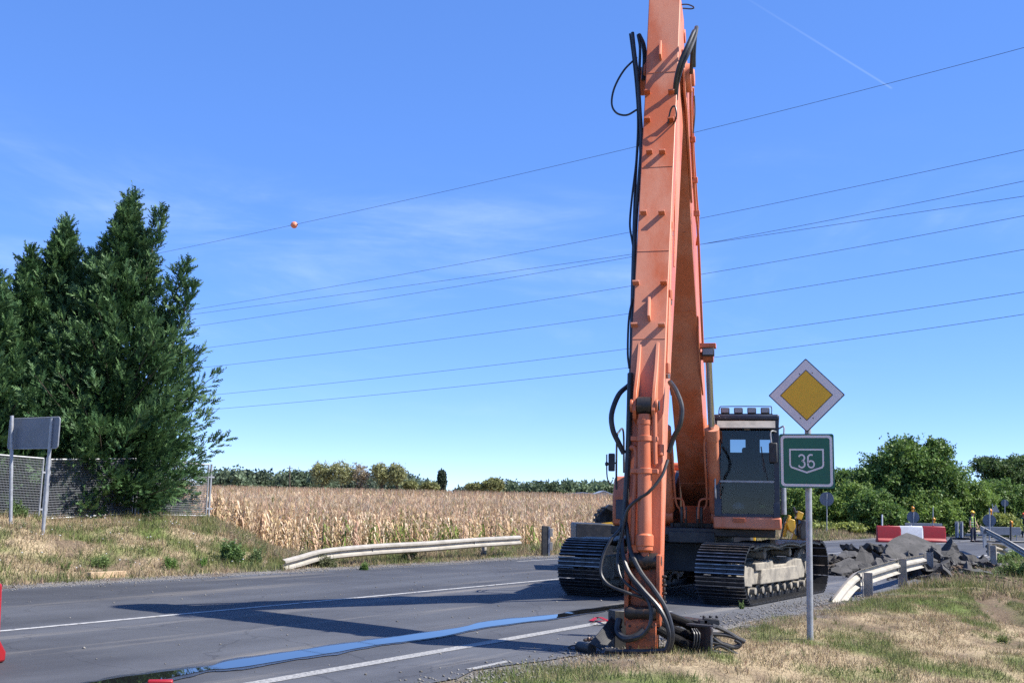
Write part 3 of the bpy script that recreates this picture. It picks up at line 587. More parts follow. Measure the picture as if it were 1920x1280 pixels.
for sgn in (1, -1):
    bc = sgn * 1.30
    trk = empty('track', EC); trk.parent = exc; trk.location = (0, 0, 0); ORG[trk.name] = EC
    for i in range(NSH):
        d = (i + 0.3) / NSH * _tl[-1]; k = min(np.searchsorted(_tl, d) - 1, len(_tp) - 2); w = (d - _tl[k]) / (_tl[k + 1] - _tl[k]); p = _tp[k] * (1 - w) + _tp[k + 1] * w; tg = unit(_tp[k + 1] - _tp[k]); nr = np.array([tg[1], -tg[0]])
        jig = 1 + 0.0
        Xa = TF * tg[0] + EZ * tg[1]; Za = TF * nr[0] + EZ * nr[1]; Ya = np.cross(Za, Xa); P = tr(p[0], bc, p[1]) - EC
        o = bpy.data.objects.new('track_shoe', shoe_me); col.objects.link(o); o.parent = trk
        o.matrix_local = Matrix(((Xa[0], Ya[0], Za[0], P[0]), (Xa[1], Ya[1], Za[1], P[1]), (Xa[2], Ya[2], Za[2], P[2]), (0, 0, 0, 1)))
    # side frame, idler, sprocket, rollers, chain links
    fr = MB(); fr.prism([(-1.55, 0.30), (1.45, 0.30), (1.5, 0.42), (1.30, 0.66), (0.35, 0.70), (0.25, 0.60), (-0.5, 0.60), (-0.6, 0.72), (-1.4, 0.66), (-1.62, 0.45)], TC, TF, EZ, TL, bc - 0.20, bc + 0.20)
    fr.prism([(-1.0, 0.30), (1.2, 0.30), (1.1, 0.56), (-0.9, 0.56)], TC, TF, EZ, TL, bc - 0.27, bc + 0.27)
    fr.obox(tr(1.05, bc, 0.60), TF * 0.30, TL * 0.24, EZ * 0.07)
    f_o = fr.build('track_frame', M['dust'], trk, bevel=0.02)
    link_mb = MB()
    for i in range(NSH):
        d = (i + 0.3) / NSH * _tl[-1]; k = min(np.searchsorted(_tl, d) - 1, len(_tp) - 2); w = (d - _tl[k]) / (_tl[k + 1] - _tl[k]); p = _tp[k] * (1 - w) + _tp[k + 1] * w; tg = unit(_tp[k + 1] - _tp[k]); nr = np.array([-tg[1], tg[0]])
        for q in (-0.09, 0.09): link_mb.obox(tr(p[0] + nr[0] * 0.055, bc + q, p[1] + nr[1] * 0.055), (TF * tg[0] + EZ * tg[1]) * 0.09, TL * 0.025, (TF * nr[0] + EZ * nr[1]) * 0.042)
    link_mb.build('chain', M['shoe'], trk, smooth=False)
    MB().lathe([(0.05, -0.13), (0.30, -0.13), (0.36, -0.06), (0.36, 0.06), (0.30, 0.13), (0.05, 0.13)], tr(1.98, bc, 0.50), TL, 24).build('idler_wheel', M['dust'], trk)
    sp = MB(); sp.lathe([(0.05, -0.16), (0.22, -0.16), (0.24, -0.05), (0.35, -0.04), (0.35, 0.04), (0.24, 0.05), (0.22, 0.16), (0.05, 0.16)], tr(-1.98, bc, 0.50), TL, 24); sp.build('sprocket', M['dust'], trk)
    gm = MB(); gm.prism([(1.52, 0.28), (2.2, 0.33), (2.28, 0.52), (2.18, 0.68), (1.5, 0.60)], TC, TF, EZ, TL, bc - sgn * 0.21 - 0.015, bc - sgn * 0.21 + 0.015)
    gm.prism([(1.52, 0.28), (2.2, 0.33), (2.28, 0.52), (2.18, 0.68), (1.5, 0.60)], TC, TF, EZ, TL, bc + sgn * 0.21 - 0.015, bc + sgn * 0.21 + 0.015)
    gm.build('guide_plate', M['dust'], trk, bevel=0.006)
    for i in range(8):
        x = -1.42 + i * 0.40
        MB().lathe([(0.03, -0.25), (0.06, -0.24), (0.06, -0.15), (0.115, -0.14), (0.085, -0.05), (0.085, 0.05), (0.115, 0.14), (0.06, 0.15), (0.06, 0.24), (0.03, 0.25)], tr(x, bc, 0.20), TL, 14).build('roller', M['dust'], trk)
    for x in (-0.75, 0.7):
        MB().lathe([(0.03, -0.2), (0.08, -0.18), (0.08, 0.18), (0.03, 0.2)], tr(x, bc, 0.80), TL, 14).build('carrier_roller', M['dust'], trk)
cf = MB(); cf.prism([(-1.0, 0.45), (1.0, 0.45), (0.9, 0.95), (-0.9, 0.95)], TC, TF, EZ, TL, -0.62, 0.62)
for s1 in (-1, 1):
    for s2 in (-1, 1):
        cf.prism([(s1 * 0.35, 0.50), (s1 * 1.1, 0.42), (s1 * 1.1, 0.68), (s1 * 0.35, 0.92)][::s1], TC, TF, EZ, TL, min(s2 * 0.55, s2 * 1.15), max(s2 * 0.55, s2 * 1.15))
cf.cyl(ex(0, 0, 0.93), ex(0, 0, 1.10), 0.66, n=32)
cf.build('undercarriage', M['black'], exc, bevel=0.015)

# house
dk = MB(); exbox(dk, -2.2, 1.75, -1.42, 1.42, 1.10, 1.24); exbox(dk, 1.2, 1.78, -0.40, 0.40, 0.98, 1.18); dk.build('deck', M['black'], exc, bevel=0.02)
cw = MB(); cw.prism([(-1.3, -1.42), (-1.3, 1.42), (-2.2, 1.42), (-2.75, 0.9), (-2.88, 0), (-2.75, -0.9), (-2.2, -1.42)], EC, EF, EL, EZ, 1.08, 2.22); cw.build('counterweight', M['orange'], exc, bevel=0.06)
hd = MB(); exbox(hd, -1.28, -0.35, -1.40, 1.40, 1.242, 2.30); exbox(hd, -0.98, -0.55, -0.75, -0.3, 2.302, 2.46); hd.build('engine_hood', M['orange'], exc, bevel=0.05)
tk = MB(); exprism(tk, [(-0.33, 1.242), (1.68, 1.242), (1.70, 1.75), (1.45, 2.12), (-0.33, 2.18)], -1.40, -0.62); tk.build('tank_housing', M['orange'], exc, bevel=0.05)
tb = MB(); exbox(tb, 1.7, 1.735, -1.33, -1.02, 1.36, 1.70); tb.build('toolbox_lid', M['navy'], exc, bevel=0.01)
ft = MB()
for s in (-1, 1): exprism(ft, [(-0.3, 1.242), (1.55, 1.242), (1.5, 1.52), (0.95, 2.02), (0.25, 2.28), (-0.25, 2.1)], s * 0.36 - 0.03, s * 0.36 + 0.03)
exbox(ft, 1.4, 1.52, -0.33, 0.33, 1.245, 1.32); ft.build('boom_foot_bracket', M['grease_shade'], exc, bevel=0.008)  # dark colour paints in the shade between boom and cab
# boom, tapering box with its cheeks
BL = [(0.28, 1.62), (1.2, 2.02), (2.2, 2.85), (3.3, 3.86), (4.8, 5.45), (6.2, 7.12)]
BU = [(6.45, 7.98), (6.05, 7.86), (4.5, 6.55), (3.1, 5.05), (1.7, 3.55), (0.7, 2.5), (0.2, 2.12), (0.1, 1.85)]
bm_ = MB(); exprism(bm_, BL + BU, -0.25, 0.25)
boom = bm_.build('boom', M['orange'], exc, bevel=0.012)
ck = MB()
for s in (-1, 1):
    exprism(ck, [(5.3, 6.05), (6.25, 7.13), (6.62, 7.30), (6.74, 7.55), (6.62, 7.82), (6.35, 7.92), (5.9, 7.7), (5.2, 6.9)], s * 0.27 - 0.016, s * 0.27 + 0.016)
    ck.cyl(ex(6.42, s * 0.25, 7.55), ex(6.42, s * 0.36, 7.55), 0.20, n=26); ck.cyl(ex(6.42, s * 0.36, 7.55), ex(6.42, s * 0.40, 7.55), 0.12, n=20)
    exprism(ck, [(2.7, 3.45), (3.2, 3.72), (3.75, 4.15), (3.9, 4.6), (3.2, 4.5), (2.6, 3.9)], s * 0.264 - 0.012, s * 0.264 + 0.012)
ck.build('boom_cheek', M['orange'], boom, bevel=0.006)
wl_ = MB()
for k in range(6):
    a0 = np.array([1.2 + k * 0.95, 0]); z0 = np.interp(a0[0], [p[0] for p in BL], [p[1] for p in BL]); a1 = a0[0] + 0.02; z1 = np.interp(a1, [p[0] for p in BL], [p[1] for p in BL])
    wl_.tube([ex(a0[0], -0.245, z0 - 0.001), ex(a0[0], 0.245, z0 - 0.001)], 0.006, 6)
wl_.build('weld_seam', M['orange'], boom)
# boom cylinders
for s in (-1, 1):
    b = s * 0.40; p0, p1 = ex(1.55, b, 1.45), ex(3.42, b, 4.02); d = unit(p1 - p0); L_ = np.linalg.norm(p1 - p0)
    c = MB(); c.cyl(p0 + d * 0.12, p0 + d * (L_ * 0.55), 0.105, n=20); c.cyl(p0 + d * (L_ * 0.50), p0 + d * (L_ * 0.57), 0.125, n=20); c.cyl(p0 - EL * 0.07, p0 + EL * 0.07, 0.13, n=18)
    cyl_o = c.build('boom_cylinder', M['orange'], exc, bevel=0.006)
    MB().cyl(p0 + d * (L_ * 0.57), p1, 0.055, n=16).build('rod', M['chrome'], cyl_o)
    e = MB(); e.cyl(p1 - EL * 0.08, p1 + EL * 0.08, 0.11, n=18); e.cyl(p1 - EL * s * 0.15, p1 + EL * s * 0.02, 0.07, n=14); e.build('rod_eye', M['orange_worn'], cyl_o)
    pt = MB(); pt.tube(smooth_path([p0 + d * 1.62 - EL * s * 0.10 + EF * 0.08, p0 + d * 1.4 - EL * s * 0.13 + EF * 0.10, p0 + d * 0.35 - EL * s * 0.13 + EF * 0.08, ex(1.72, s * 0.20, 1.55), ex(1.74, s * 0.17, 1.40)], 5), 0.018, 8)
    pt.tube(smooth_path([p0 + d * 0.45 + EL * s * 0.02 + EF * 0.12, ex(1.84, s * 0.33, 1.75), ex(1.80, s * 0.16, 1.72), ex(1.78, s * 0.12, 1.55), ex(1.77, s * 0.11, 1.40)], 5), 0.018, 8)
    pt.build('oil_pipe', M['orange'], cyl_o)
    hs = MB()
    for q in (0.10, 0.17): hs.tube(smooth_path([ex(1.76, s * q, 1.60), ex(1.76, s * q, 1.40), ex(1.70, s * q, 1.26)], 4), 0.024, 8)
    hs.build('hose', M['rubber'], cyl_o)
# work lamps beside the boom cylinder pins
for s in (1, -1):
    w = MB(); w.obox(ex(3.56, s * 0.40, 4.16), EF * 0.10, EL * 0.13, EZ * 0.035); wb = w.build('lamp_bracket', M['orange'], exc, bevel=0.005)
    w = MB(); w.obox(ex(3.62, s * 0.41, 4.05), EF * 0.07, EL * 0.095, EZ * 0.06); lb = w.build('work_lamp', M['black'], exc, bevel=0.01)
    MB().obox(ex(3.695, s * 0.41, 4.05), EF * 0.004, EL * 0.08, EZ * 0.045).build('lens', M['lens'], lb)
# arm cylinder on top of the boom
p0, p1 = ex(3.2, 0, 5.35), ex(5.96, 0, 8.38); d = unit(p1 - p0); L_ = np.linalg.norm(p1 - p0)
c = MB(); c.cyl(p0, p0 + d * L_ * 0.62, 0.12, n=20); c.cyl(p0 + d * L_ * 0.58, p0 + d * L_ * 0.64, 0.14, n=20); ac = c.build('arm_cylinder', M['orange'], exc, bevel=0.006)
MB().cyl(p0 + d * L_ * 0.64, p1, 0.06, n=16).build('rod', M['chrome'], ac)
e = MB()
for s in (-1, 1): exprism(e, [(2.9, 4.85), (3.5, 5.45), (3.3, 5.55), (2.95, 5.35)], s * 0.16 - 0.015, s * 0.16 + 0.015)
e.build('cylinder_lug', M['orange'], ac)

# the arm (stick): front face follows FRONT, depth grows to the boom pin
DEPTH = [(0.0, 0.30), (1.0, 0.33), (2.68, 0.55), (3.5, 0.68), (4.3, 0.78), (7.4, 1.0), (8.0, 0.95), (8.72, 0.6)]
def dep(z): return float(np.interp(z, [p[0] for p in DEPTH], [p[1] for p in DEPTH]))
zs = [0.78, 1.0, 1.8, 2.68, 3.5, 4.3, 5.9, 7.4, 8.0, 8.72]
def hw(z): return float(np.interp(z, [0, 3.0, 8.7], [0.183, 0.198, 0.222]))
V, Fq = [], []
for z in zs:
    a = fa(z); w = hw(z); V += [ex(a, -w, z), ex(a, w, z), ex(a - dep(z), w, z - 0.2 * dep(z)), ex(a - dep(z), -w, z - 0.2 * dep(z))]
for i in range(len(zs) - 1):
    for k in range(4): Fq.append((4 * i + k, 4 * i + (k + 1) % 4, 4 * i + 4 + (k + 1) % 4, 4 * i + 4 + k))
Fq += [(3, 2, 1, 0), tuple(range(4 * len(zs) - 4, 4 * len(zs)))]
arm = MB().add(V, Fq).build('arm', M['orange'], exc, bevel=0.010)
# arm head ears above the top, pin boss through the boom fork
h_ = MB()
for s in (-1, 1): exprism(h_, [(6.58, 8.6), (6.5, 8.85), (6.25, 8.92), (5.9, 8.72), (5.75, 8.35), (5.95, 8.05)], s * 0.15 - 0.03, s * 0.15 + 0.03)
h_.cyl(ex(5.96, -0.24, 8.38), ex(5.96, 0.24, 8.38), 0.10, n=18); h_.cyl(ex(6.42, -0.24, 7.55), ex(6.42, 0.24, 7.55), 0.22, n=24)
h_.build('arm_head', M['orange'], arm, bevel=0.006)
def front_frame(z):
    t = unit(ex(fa(z + 0.05), 0, z + 0.05) - ex(fa(z - 0.05), 0, z - 0.05)); n = unit(np.cross(EL, t)); n = n if n @ EF > 0 else -n
    return t, n
def onface(b, z, off=0.0):
    t, n = front_frame(z); return ex(fa(z), b, z) + n * off
sm_ = MB()
for z in (3.52, 4.68, 5.9, 7.42): sm_.tube([onface(-hw(z) + 0.01, z), onface(hw(z) - 0.01, z)], 0.006, 6)
sm_.build('weld_seam', M['orange'], arm)
# small clamp tabs standing off the front face, with their bolt holes
for u, v in [(1218, 288), (1242, 288), (1207, 402), (1241, 402), (1193, 533), (1245, 533), (1190, 612), (1241, 612), (1214, 176), (1259, 176), (1214, 228), (1258, 228)]:
    p = stk(u, v); z = p[2]; t, n = front_frame(z); q = MB(); q.obox(p + n * 0.035, EL * 0.040, t * 0.012, n * 0.045); q.cyl(p + n * 0.05 - t * 0.014, p + n * 0.05 + t * 0.022, 0.012, n=8)
    q.build('clamp_tab', M['orange'], arm, bevel=0.003)
for u, v0, v1 in [(1239, 82, 114), (1218, 562, 603)]:
    p0, p1 = stk(u, v0), stk(u, v1); t, n = front_frame(p0[2]); MB().add([p0 - EL * 0.016, p0 + EL * 0.016, p0 + EL * 0.016 + n * 0.07, p0 - EL * 0.016 + n * 0.07, p1 - EL * 0.016, p1 + EL * 0.016, p1 + EL * 0.016 + n * 0.14, p1 - EL * 0.016 + n * 0.14],
        [(0, 1, 2, 3), (7, 6, 5, 4), (0, 4, 5, 1), (1, 5, 6, 2), (2, 6, 7, 3), (3, 7, 4, 0)]).build('lifting_lug', M['orange'], arm, bevel=0.006)
# two long ears that carry the bucket cylinder
cylp = stk(1213, 768, 0.20)
for s in (-1, 1):
    b = s * 0.105; zt, zb = 3.48, 2.52
    e = MB(); A = [onface(b, zt, 0.0), onface(b, zt - 0.35, 0.08), onface(b, 2.78, 0.24), onface(b, 2.60, 0.27), onface(b, 2.52, 0.20), onface(b, 2.50, 0.0)]
    nA = len(A); e.add([p - EL * 0.02 for p in A] + [p + EL * 0.02 for p in A], [tuple(range(nA - 1, -1, -1)), tuple(range(nA, 2 * nA))] + [(i, (i + 1) % nA, nA + (i + 1) % nA, nA + i) for i in range(nA)])
    e.cyl(onface(b, 2.66, 0.19) + EL * s * 0.02, onface(b, 2.66, 0.19) + EL * s * 0.05, 0.075, n=18)
    e.build('cylinder_ear', M['orange'], arm, bevel=0.005)
pv = onface(0, 2.66, 0.19)
g_ = MB(); g_.cyl(pv - EL * 0.17, pv + EL * 0.17, 0.055, n=16); g_.cyl(pv - EL * 0.075, pv + EL * 0.075, 0.10, n=20); g_.build('pivot_pin', M['grease_shade'], arm)
# bucket cylinder down the front
lk = onface(0.02, 1.00, 0.10); d = unit(lk - pv); L_ = np.linalg.norm(lk - pv)
c = MB(); c.cyl(pv + d * 0.10, pv + d * (L_ - 0.20), 0.078, n=22); c.cyl(pv + d * 0.16, pv + d * 0.22, 0.084, n=22)
c.lathe([(0.078, 0), (0.098, 0.02), (0.098, 0.13), (0.090, 0.14), (0.090, 0.18), (0.06, 0.20)], pv + d * (L_ - 0.27), d, 22)
bc_ = c.build('bucket_cylinder', M['orange'], exc, bevel=0.003)
cl = MB()
for q in (0.52, 1.02):
    p = pv + d * q * 0.72; cl.obox(p - EF * 0.02, EL * 0.15, unit(np.cross(EL, d)) * 0.055, d * 0.025); cl.cyl(p - d * 0.03, p + d * 0.03, 0.092, n=20)
cl.build('pipe_clamp', M['orange'], bc_, bevel=0.004)
r_ = MB(); r_.cyl(pv + d * (L_ - 0.2), lk, 0.05, n=16); r_.build('rod', M['orange_worn'], bc_)
pp = MB(); pp.tube(smooth_path([pv + EL * 0.115 + d * 0.10 + EF * 0.02, pv + EL * 0.115 + d * 0.6, pv + EL * 0.13 + d * 0.66], 4), 0.030, 10)
pp.tube(smooth_path([onface(-0.155, 2.22, 0.06), onface(-0.10, 2.20, 0.10), onface(-0.085, 2.05, 0.10), onface(-0.11, 1.6, 0.06), onface(-0.12, 1.15, 0.06)], 6), 0.030, 10)
pp.cyl(onface(0.17, 2.26, 0.03), onface(0.17, 2.14, 0.03), 0.04, n=12); pp.build('oil_pipe', M['orange'], bc_)
# linkage: upper boss, side plates, lower boss, blade plate that stands on the ground
k_ = MB(); k_.cyl(ex(9.06, -0.16, 0.99), ex(9.06, 0.16, 0.99), 0.085, n=22); k_.cyl(ex(9.06, -0.05, 0.99), ex(9.06, 0.06, 0.99), 0.10, n=22); k_.cyl(ex(9.06, -0.20, 0.99), ex(9.06, 0.20, 0.99), 0.05, n=16)
k_.build('link_pin', M['grease_shade'], exc); k_ = MB(); k_.cyl(ex(9.12, -0.185, 0.44), ex(9.12, 0.15, 0.44), 0.07, n=22); k_.lathe([(0.075, -0.17), (0.085, -0.12), (0.06, -0.04), (0.06, 0.05), (0.08, 0.12), (0.08, 0.14)], ex(9.12, 0, 0.44), EL, 20)
k_.build('link_pin', M['grease_shade'], exc)
for s in (-1, 1):
    q = MB(); exprism(q, [(9.14, 1.06), (9.16, 0.92), (9.17, 0.40), (9.14, 0.30), (8.84, 0.30), (8.72, 0.62), (8.76, 1.06)], s * 0.172 - 0.022, s * 0.172 + 0.022); q.build('link_plate', M['orange_worn'], exc, bevel=0.006)
q = MB(); exprism(q, [(9.02, 0.98), (9.05, 0.5), (8.80, 0.5), (8.72, 0.98)], -0.145, 0.145); q.build('arm_nose', M['orange_worn'], exc, bevel=0.01)
q = MB(); exprism(q, [(9.14, 0.38), (9.17, 0.34), (9.16, 0.02), (8.98, -0.02), (8.86, 0.05), (8.88, 0.36)], -0.175, 0.155); exprism(q, [(9.06, 0.52), (9.16, 0.40), (9.10, 0.30), (8.96, 0.34)], 0.16, 0.19)
q.build('coupler', M['orange_worn'], exc, bevel=0.010)
bl = MB()
for b, z in [(-0.13, 0.30), (-0.13, 0.08), (0.11, 0.30), (0.11, 0.08)]: bl.cyl(ex(9.15, b, z), ex(9.185, b, z), 0.014, n=6)
bl.build('bolt', M['grease_shade'], exc)
ch = MB()
for i in range(9): ch.lathe([(0.009, -0.03), (0.016, -0.02), (0.016, 0.02), (0.009, 0.03)], ex(8.95, 0.215, 0.82 - i * 0.045), EZ if i % 2 else EL, 8)
ch.build('chain', M['grease_shade'], exc)

# hydraulic pipes and hoses
def hose(pts, r, offs, name='hose', mt='rubber', n=8, fn=stk):
    o = offs if isinstance(offs, (list, tuple)) else [offs] * len(pts)
    P = smooth_path([fn(u, v, q) for (u, v), q in zip(pts, o)], 7)
    for p in P: p[2] = max(p[2], max(float(hz(p[0], p[1])), 0.0) + r + 0.02)      # hoses lie on the ground, not in it
    MB().tube(P, r, n).build(name, M[mt], exc)
hose([(1262, 190), (1260, 300), (1258, 420), (1255, 552), (1251, 690)], 0.022, -0.10, 'oil_pipe', 'orange')
hose([(1271, 140), (1268, 300), (1264, 500)], 0.010, -0.35, 'oil_pipe', 'orange')
for (u, v) in [(1258, 425), (1256, 553), (1252, 690), (1265, 215)]:
    p = stk(u, v, -0.10); MB().cyl(p - EZ * 0.06, p + EZ * 0.06, 0.036, n=8).build('pipe_fitting', M['orange'], exc, bevel=0.003)
    MB().cyl(p - EZ * 0.12, p - EZ * 0.07, 0.030, n=6).build('pipe_nut', M['steel'], exc)
hose([(1186, 62), (1190, 100), (1196, 150), (1200, 210), (1203, 265), (1199, 330), (1193, 400), (1190, 470), (1188, 560), (1186, 640), (1183, 720), (1180, 790)], 0.026, -0.16)
hose([(1181, 64), (1187, 110), (1193, 170), (1196, 230), (1193, 300), (1185, 370), (1181, 420), (1185, 450), (1190, 480)], 0.014, -0.22)
hose([(1196, 66), (1200, 90), (1199, 130), (1197, 180), (1199, 250), (1201, 300), (1196, 370), (1192, 440), (1187, 560), (1184, 680), (1178, 800), (1176, 880)], 0.020, -0.26)
hose([(1198, 66), (1206, 84), (1209, 110), (1207, 150)], 0.034, -0.30)
hose([(1194, 108), (1170, 132), (1152, 165), (1147, 195), (1156, 212), (1175, 216), (1194, 206)], 0.014, -0.22)
hose([(1199, 210), (1192, 330), (1188, 440), (1184, 600), (1182, 700)], 0.018, -0.40)
hose([(1186, 560), (1179, 600), (1177, 660), (1180, 690)], 0.014, -0.12)
hose([(1267, 188), (1270, 155), (1280, 122), (1292, 96), (1303, 68), (1306, 52), (1303, 70), (1301, 100), (1301, 126)], 0.030, [-0.08, 0.10, 0.26, 0.30, 0.22, 0.10, -0.05, -0.2, -0.35])
hose([(1264, 192), (1267, 150), (1277, 112), (1290, 84), (1302, 58), (1299, 80), (1297, 112), (1296, 138)], 0.026, [-0.12, 0.16, 0.34, 0.38, 0.28, 0.05, -0.15, -0.35])
hose([(1262, 236), (1268, 218), (1266, 200), (1258, 205), (1252, 232)], 0.012, [-0.05, 0.12, 0.16, 0.14, 0.02])
hose([(1276, 9), (1290, 9), (1301, 14), (1296, 17), (1280, 16)], 0.010, -0.2)
hose([(1256, 716), (1268, 734), (1278, 764), (1275, 795), (1263, 820), (1254, 848)], 0.030, [-0.06, 0.05, 0.10, 0.10, 0.05, 0.02])
hose([(1179, 722), (1160, 740), (1147, 775), (1149, 805), (1160, 830), (1170, 850)], 0.030, [-0.1, 0.0, 0.05, 0.05, 0.02, 0.0])
hose([(1182, 700), (1180, 780), (1178, 850), (1174, 930), (1171, 985)], 0.034, 0.02)
hose([(1252, 862), (1240, 893), (1217, 921), (1188, 942), (1174, 962), (1165, 1005), (1158, 1030)], 0.018, [0.05, 0.14, 0.2, 0.2, 0.15, 0.12, 0.12])
hose([(1176, 880), (1173, 940), (1166, 985), (1145, 1012), (1130, 1045), (1127, 1075), (1142, 1096), (1175, 1110), (1205, 1120), (1218, 1128)], 0.018, [0, 0.05, 0.1, 0.18, 0.22, 0.25, 0.28, 0.3, 0.26, 0.2])
hose([(1171, 965), (1164, 1010), (1158, 1045), (1163, 1078), (1180, 1098), (1205, 1115)], 0.016, [0.05, 0.1, 0.15, 0.22, 0.25, 0.25])
hose([(1168, 970), (1165, 1015), (1172, 1060), (1192, 1095), (1212, 1120), (1221, 1145), (1218, 1172), (1205, 1190), (1188, 1196)], 0.022, [0.05, 0.1, 0.18, 0.26, 0.3, 0.32, 0.32, 0.28, 0.22])
hose([(1166, 975), (1167, 1030), (1178, 1070), (1205, 1105), (1236, 1140), (1252, 1175), (1254, 1203), (1238, 1232), (1206, 1243), (1170, 1239), (1136, 1226)], 0.026, [0.05, 0.12, 0.22, 0.3, 0.34, 0.34, 0.32, 0.30, 0.30, 0.26, 0.2])
hose([(1174, 980), (1182, 1030), (1200, 1070), (1226, 1105), (1248, 1140), (1260, 1180), (1258, 1208), (1242, 1230), (1212, 1240), (1180, 1238)], 0.026, [0.05, 0.14, 0.24, 0.3, 0.32, 0.32, 0.30, 0.28, 0.26, 0.22])
hose([(1161, 1160), (1158, 1182), (1170, 1196), (1190, 1194), (1207, 1182)], 0.040, [0.0, 0.06, 0.14, 0.16, 0.12])
# pipes beside the boom, right of its tip
hose([(1296, 140), (1295, 200), (1299, 300), (1304, 390), (1309, 440), (1314, 560), (1318, 650)], 0.020, 0, 'oil_pipe', 'orange', 8, lambda u, v, q: loc(u, v, np.interp(v, [140, 640], [6.5, 3.6])))
hose([(1300, 165), (1300, 260), (1306, 360), (1310, 420), (1306, 460)], 0.014, 0, 'oil_pipe', 'orange', 8, lambda u, v, q: loc(u, v, np.interp(v, [140, 640], [6.4, 3.5])))
hose([(1302, 180), (1303, 210), (1300, 250)], 0.010, 0, 'hose', 'rubber', 6, lambda u, v, q: loc(u, v, 6.3))
for v in (262, 338, 400):
    p = loc(1298 + (v - 262) * 0.06, v, np.interp(v, [140, 640], [6.5, 3.6])); MB().obox(p, EL * 0.045, EF * 0.03, EZ * 0.04).build('pipe_clamp', M['orange'], exc, bevel=0.005)

# cab
CA0, CA1, CB0, CB1, CZ0, CZ1 = 0.35, 2.05, 0.41, 1.50, 1.45, 3.17
cab = empty('cab', EC); cab.parent = exc; cab.location = (0, 0, 0); ORG[cab.name] = EC
fl = MB(); exbox(fl, CA0, CA1 + 0.02, CB0 - 0.02, CB1 + 0.02, 1.245, 1.45); fl.build('cab_base', M['orange'], cab, bevel=0.03)
st_ = MB(); exbox(st_, CA1 + 0.022, CA1 + 0.05, 0.72, 0.92, 1.36, 1.43); st_.build('step_bracket', M['orange_worn'], cab, bevel=0.004)
p_ = MB()
for b in (CB0 + 0.045, CB1 - 0.045):
    exbox(p_, CA1 - 0.09, CA1 + 0.0, b - 0.045, b + 0.045, CZ0, CZ1 - 0.08); exbox(p_, CA0, CA0 + 0.09, b - 0.045, b + 0.045, CZ0, CZ1 - 0.08); exbox(p_, 1.1, 1.2, b - 0.04, b + 0.04, CZ0, CZ1 - 0.08)
    exbox(p_, CA0 + 0.09, CA1 - 0.09, b - 0.035, b + 0.035, CZ0, 2.0 if b > 1 else 2.1)
exbox(p_, CA1 - 0.08, CA1 - 0.005, CB0 + 0.09, CB1 - 0.09, CZ0, CZ0 + 0.05)
exprism(p_, [(CA1 + 0.004, CZ0), (CA1 + 0.012, CZ0), (CA1 + 0.012, CZ0 + 0.2), (CA1 + 0.004, CZ0 + 0.3)], CB0 + 0.0, CB0 + 0.12); exprism(p_, [(CA1 + 0.004, CZ0), (CA1 + 0.012, CZ0), (CA1 + 0.012, CZ0 + 0.15), (CA1 + 0.004, CZ0 + 0.25)], CB1 - 0.11, CB1)
exbox(p_, CA1 - 0.08, CA1 - 0.005, CB0 + 0.09, CB1 - 0.09, CZ1 - 0.18, CZ1 - 0.09)
p_.build('cab_frame', M['navy'], cab, bevel=0.012)
rw = MB()   # rear wall with two small see-through windows
exbox(rw, CA0 + 0.02, CA0 + 0.06, CB0 + 0.09, CB1 - 0.09, CZ0, 2.62); exbox(rw, CA0 + 0.02, CA0 + 0.06, CB0 + 0.09, CB1 - 0.09, 2.86, CZ1 - 0.08)
for b0, b1 in ((CB0 + 0.09, 0.62), (0.90, 1.16), (1.36, CB1 - 0.09)): exbox(rw, CA0 + 0.02, CA0 + 0.06, b0, b1, 2.62, 2.86)
rw.build('rear_wall', M['navy'], cab)
rf = MB(); exbox(rf, CA0 - 0.02, CA1 + 0.03, CB0 - 0.01, CB1 + 0.01, CZ1 - 0.08, CZ1 + 0.02); rf.build('cab_roof', M['navy'], cab, bevel=0.035, seg=3)
vs_ = MB(); exprism(vs_, [(CA1 + 0.03, 3.04), (CA1 + 0.24, 2.93), (CA1 + 0.245, 2.945), (CA1 + 0.04, 3.075)], CB0 + 0.06, CB1 - 0.06); vs_.build('sun_visor', M['visor'], cab)
gu = MB(); exbox(gu, CA1 - 0.045, CA1 - 0.037, CB0 + 0.09, CB1 - 0.09, 2.06, CZ1 - 0.18); gu.build('windscreen', M['glass'], cab, smooth=False)
gd = MB(); exbox(gd, CA1 - 0.045, CA1 - 0.037, CB0 + 0.09, CB1 - 0.09, CZ0 + 0.05, 2.03); gd.build('lower_window', M['glass'], cab, smooth=False)
for b in (CB0 + 0.02, CB1 - 0.02):
    for a0, a1 in ((1.2, CA1 - 0.09), (CA0 + 0.09, 1.1)):
        sg = MB(); exbox(sg, a0, a1, b - 0.003, b + 0.003, 2.0 if b > 1 else 2.1, CZ1 - 0.08); sg.build('side_window', M['glass'], cab, smooth=False)
br = MB(); exbox(br, CA1 - 0.055, CA1 - 0.02, CB0 + 0.09, CB1 - 0.09, 2.03, 2.06); br.build('window_bar', M['galv'], cab)
wp = MB(); wp.tube([ex(CA1 - 0.02, 1.30, 2.08), ex(CA1 - 0.01, 1.22, 2.52)], 0.008, 6); wp.tube([ex(CA1 - 0.015, 1.25, 2.20), ex(CA1 - 0.015, 1.20, 2.64)], 0.010, 6); wp.build('wiper', M['black'], cab)
stc = MB(); exbox(stc, CA1 - 0.036, CA1 - 0.034, 0.92, 1.01, 2.92, 2.965); stc.build('sticker', M['lens'], cab)
se = MB(); exbox(se, 0.75, 1.25, 0.70, 1.20, 1.75, 1.90); exprism(se, [(0.72, 1.88), (0.84, 1.88), (0.72, 2.5), (0.62, 2.5)], 0.72, 1.18); exbox(se, 0.62, 0.70, 0.84, 1.06, 2.5, 2.7); exbox(se, 0.8, 1.2, 0.76, 1.14, 1.46, 1.75); se.build('seat', M['black'], cab, bevel=0.04)
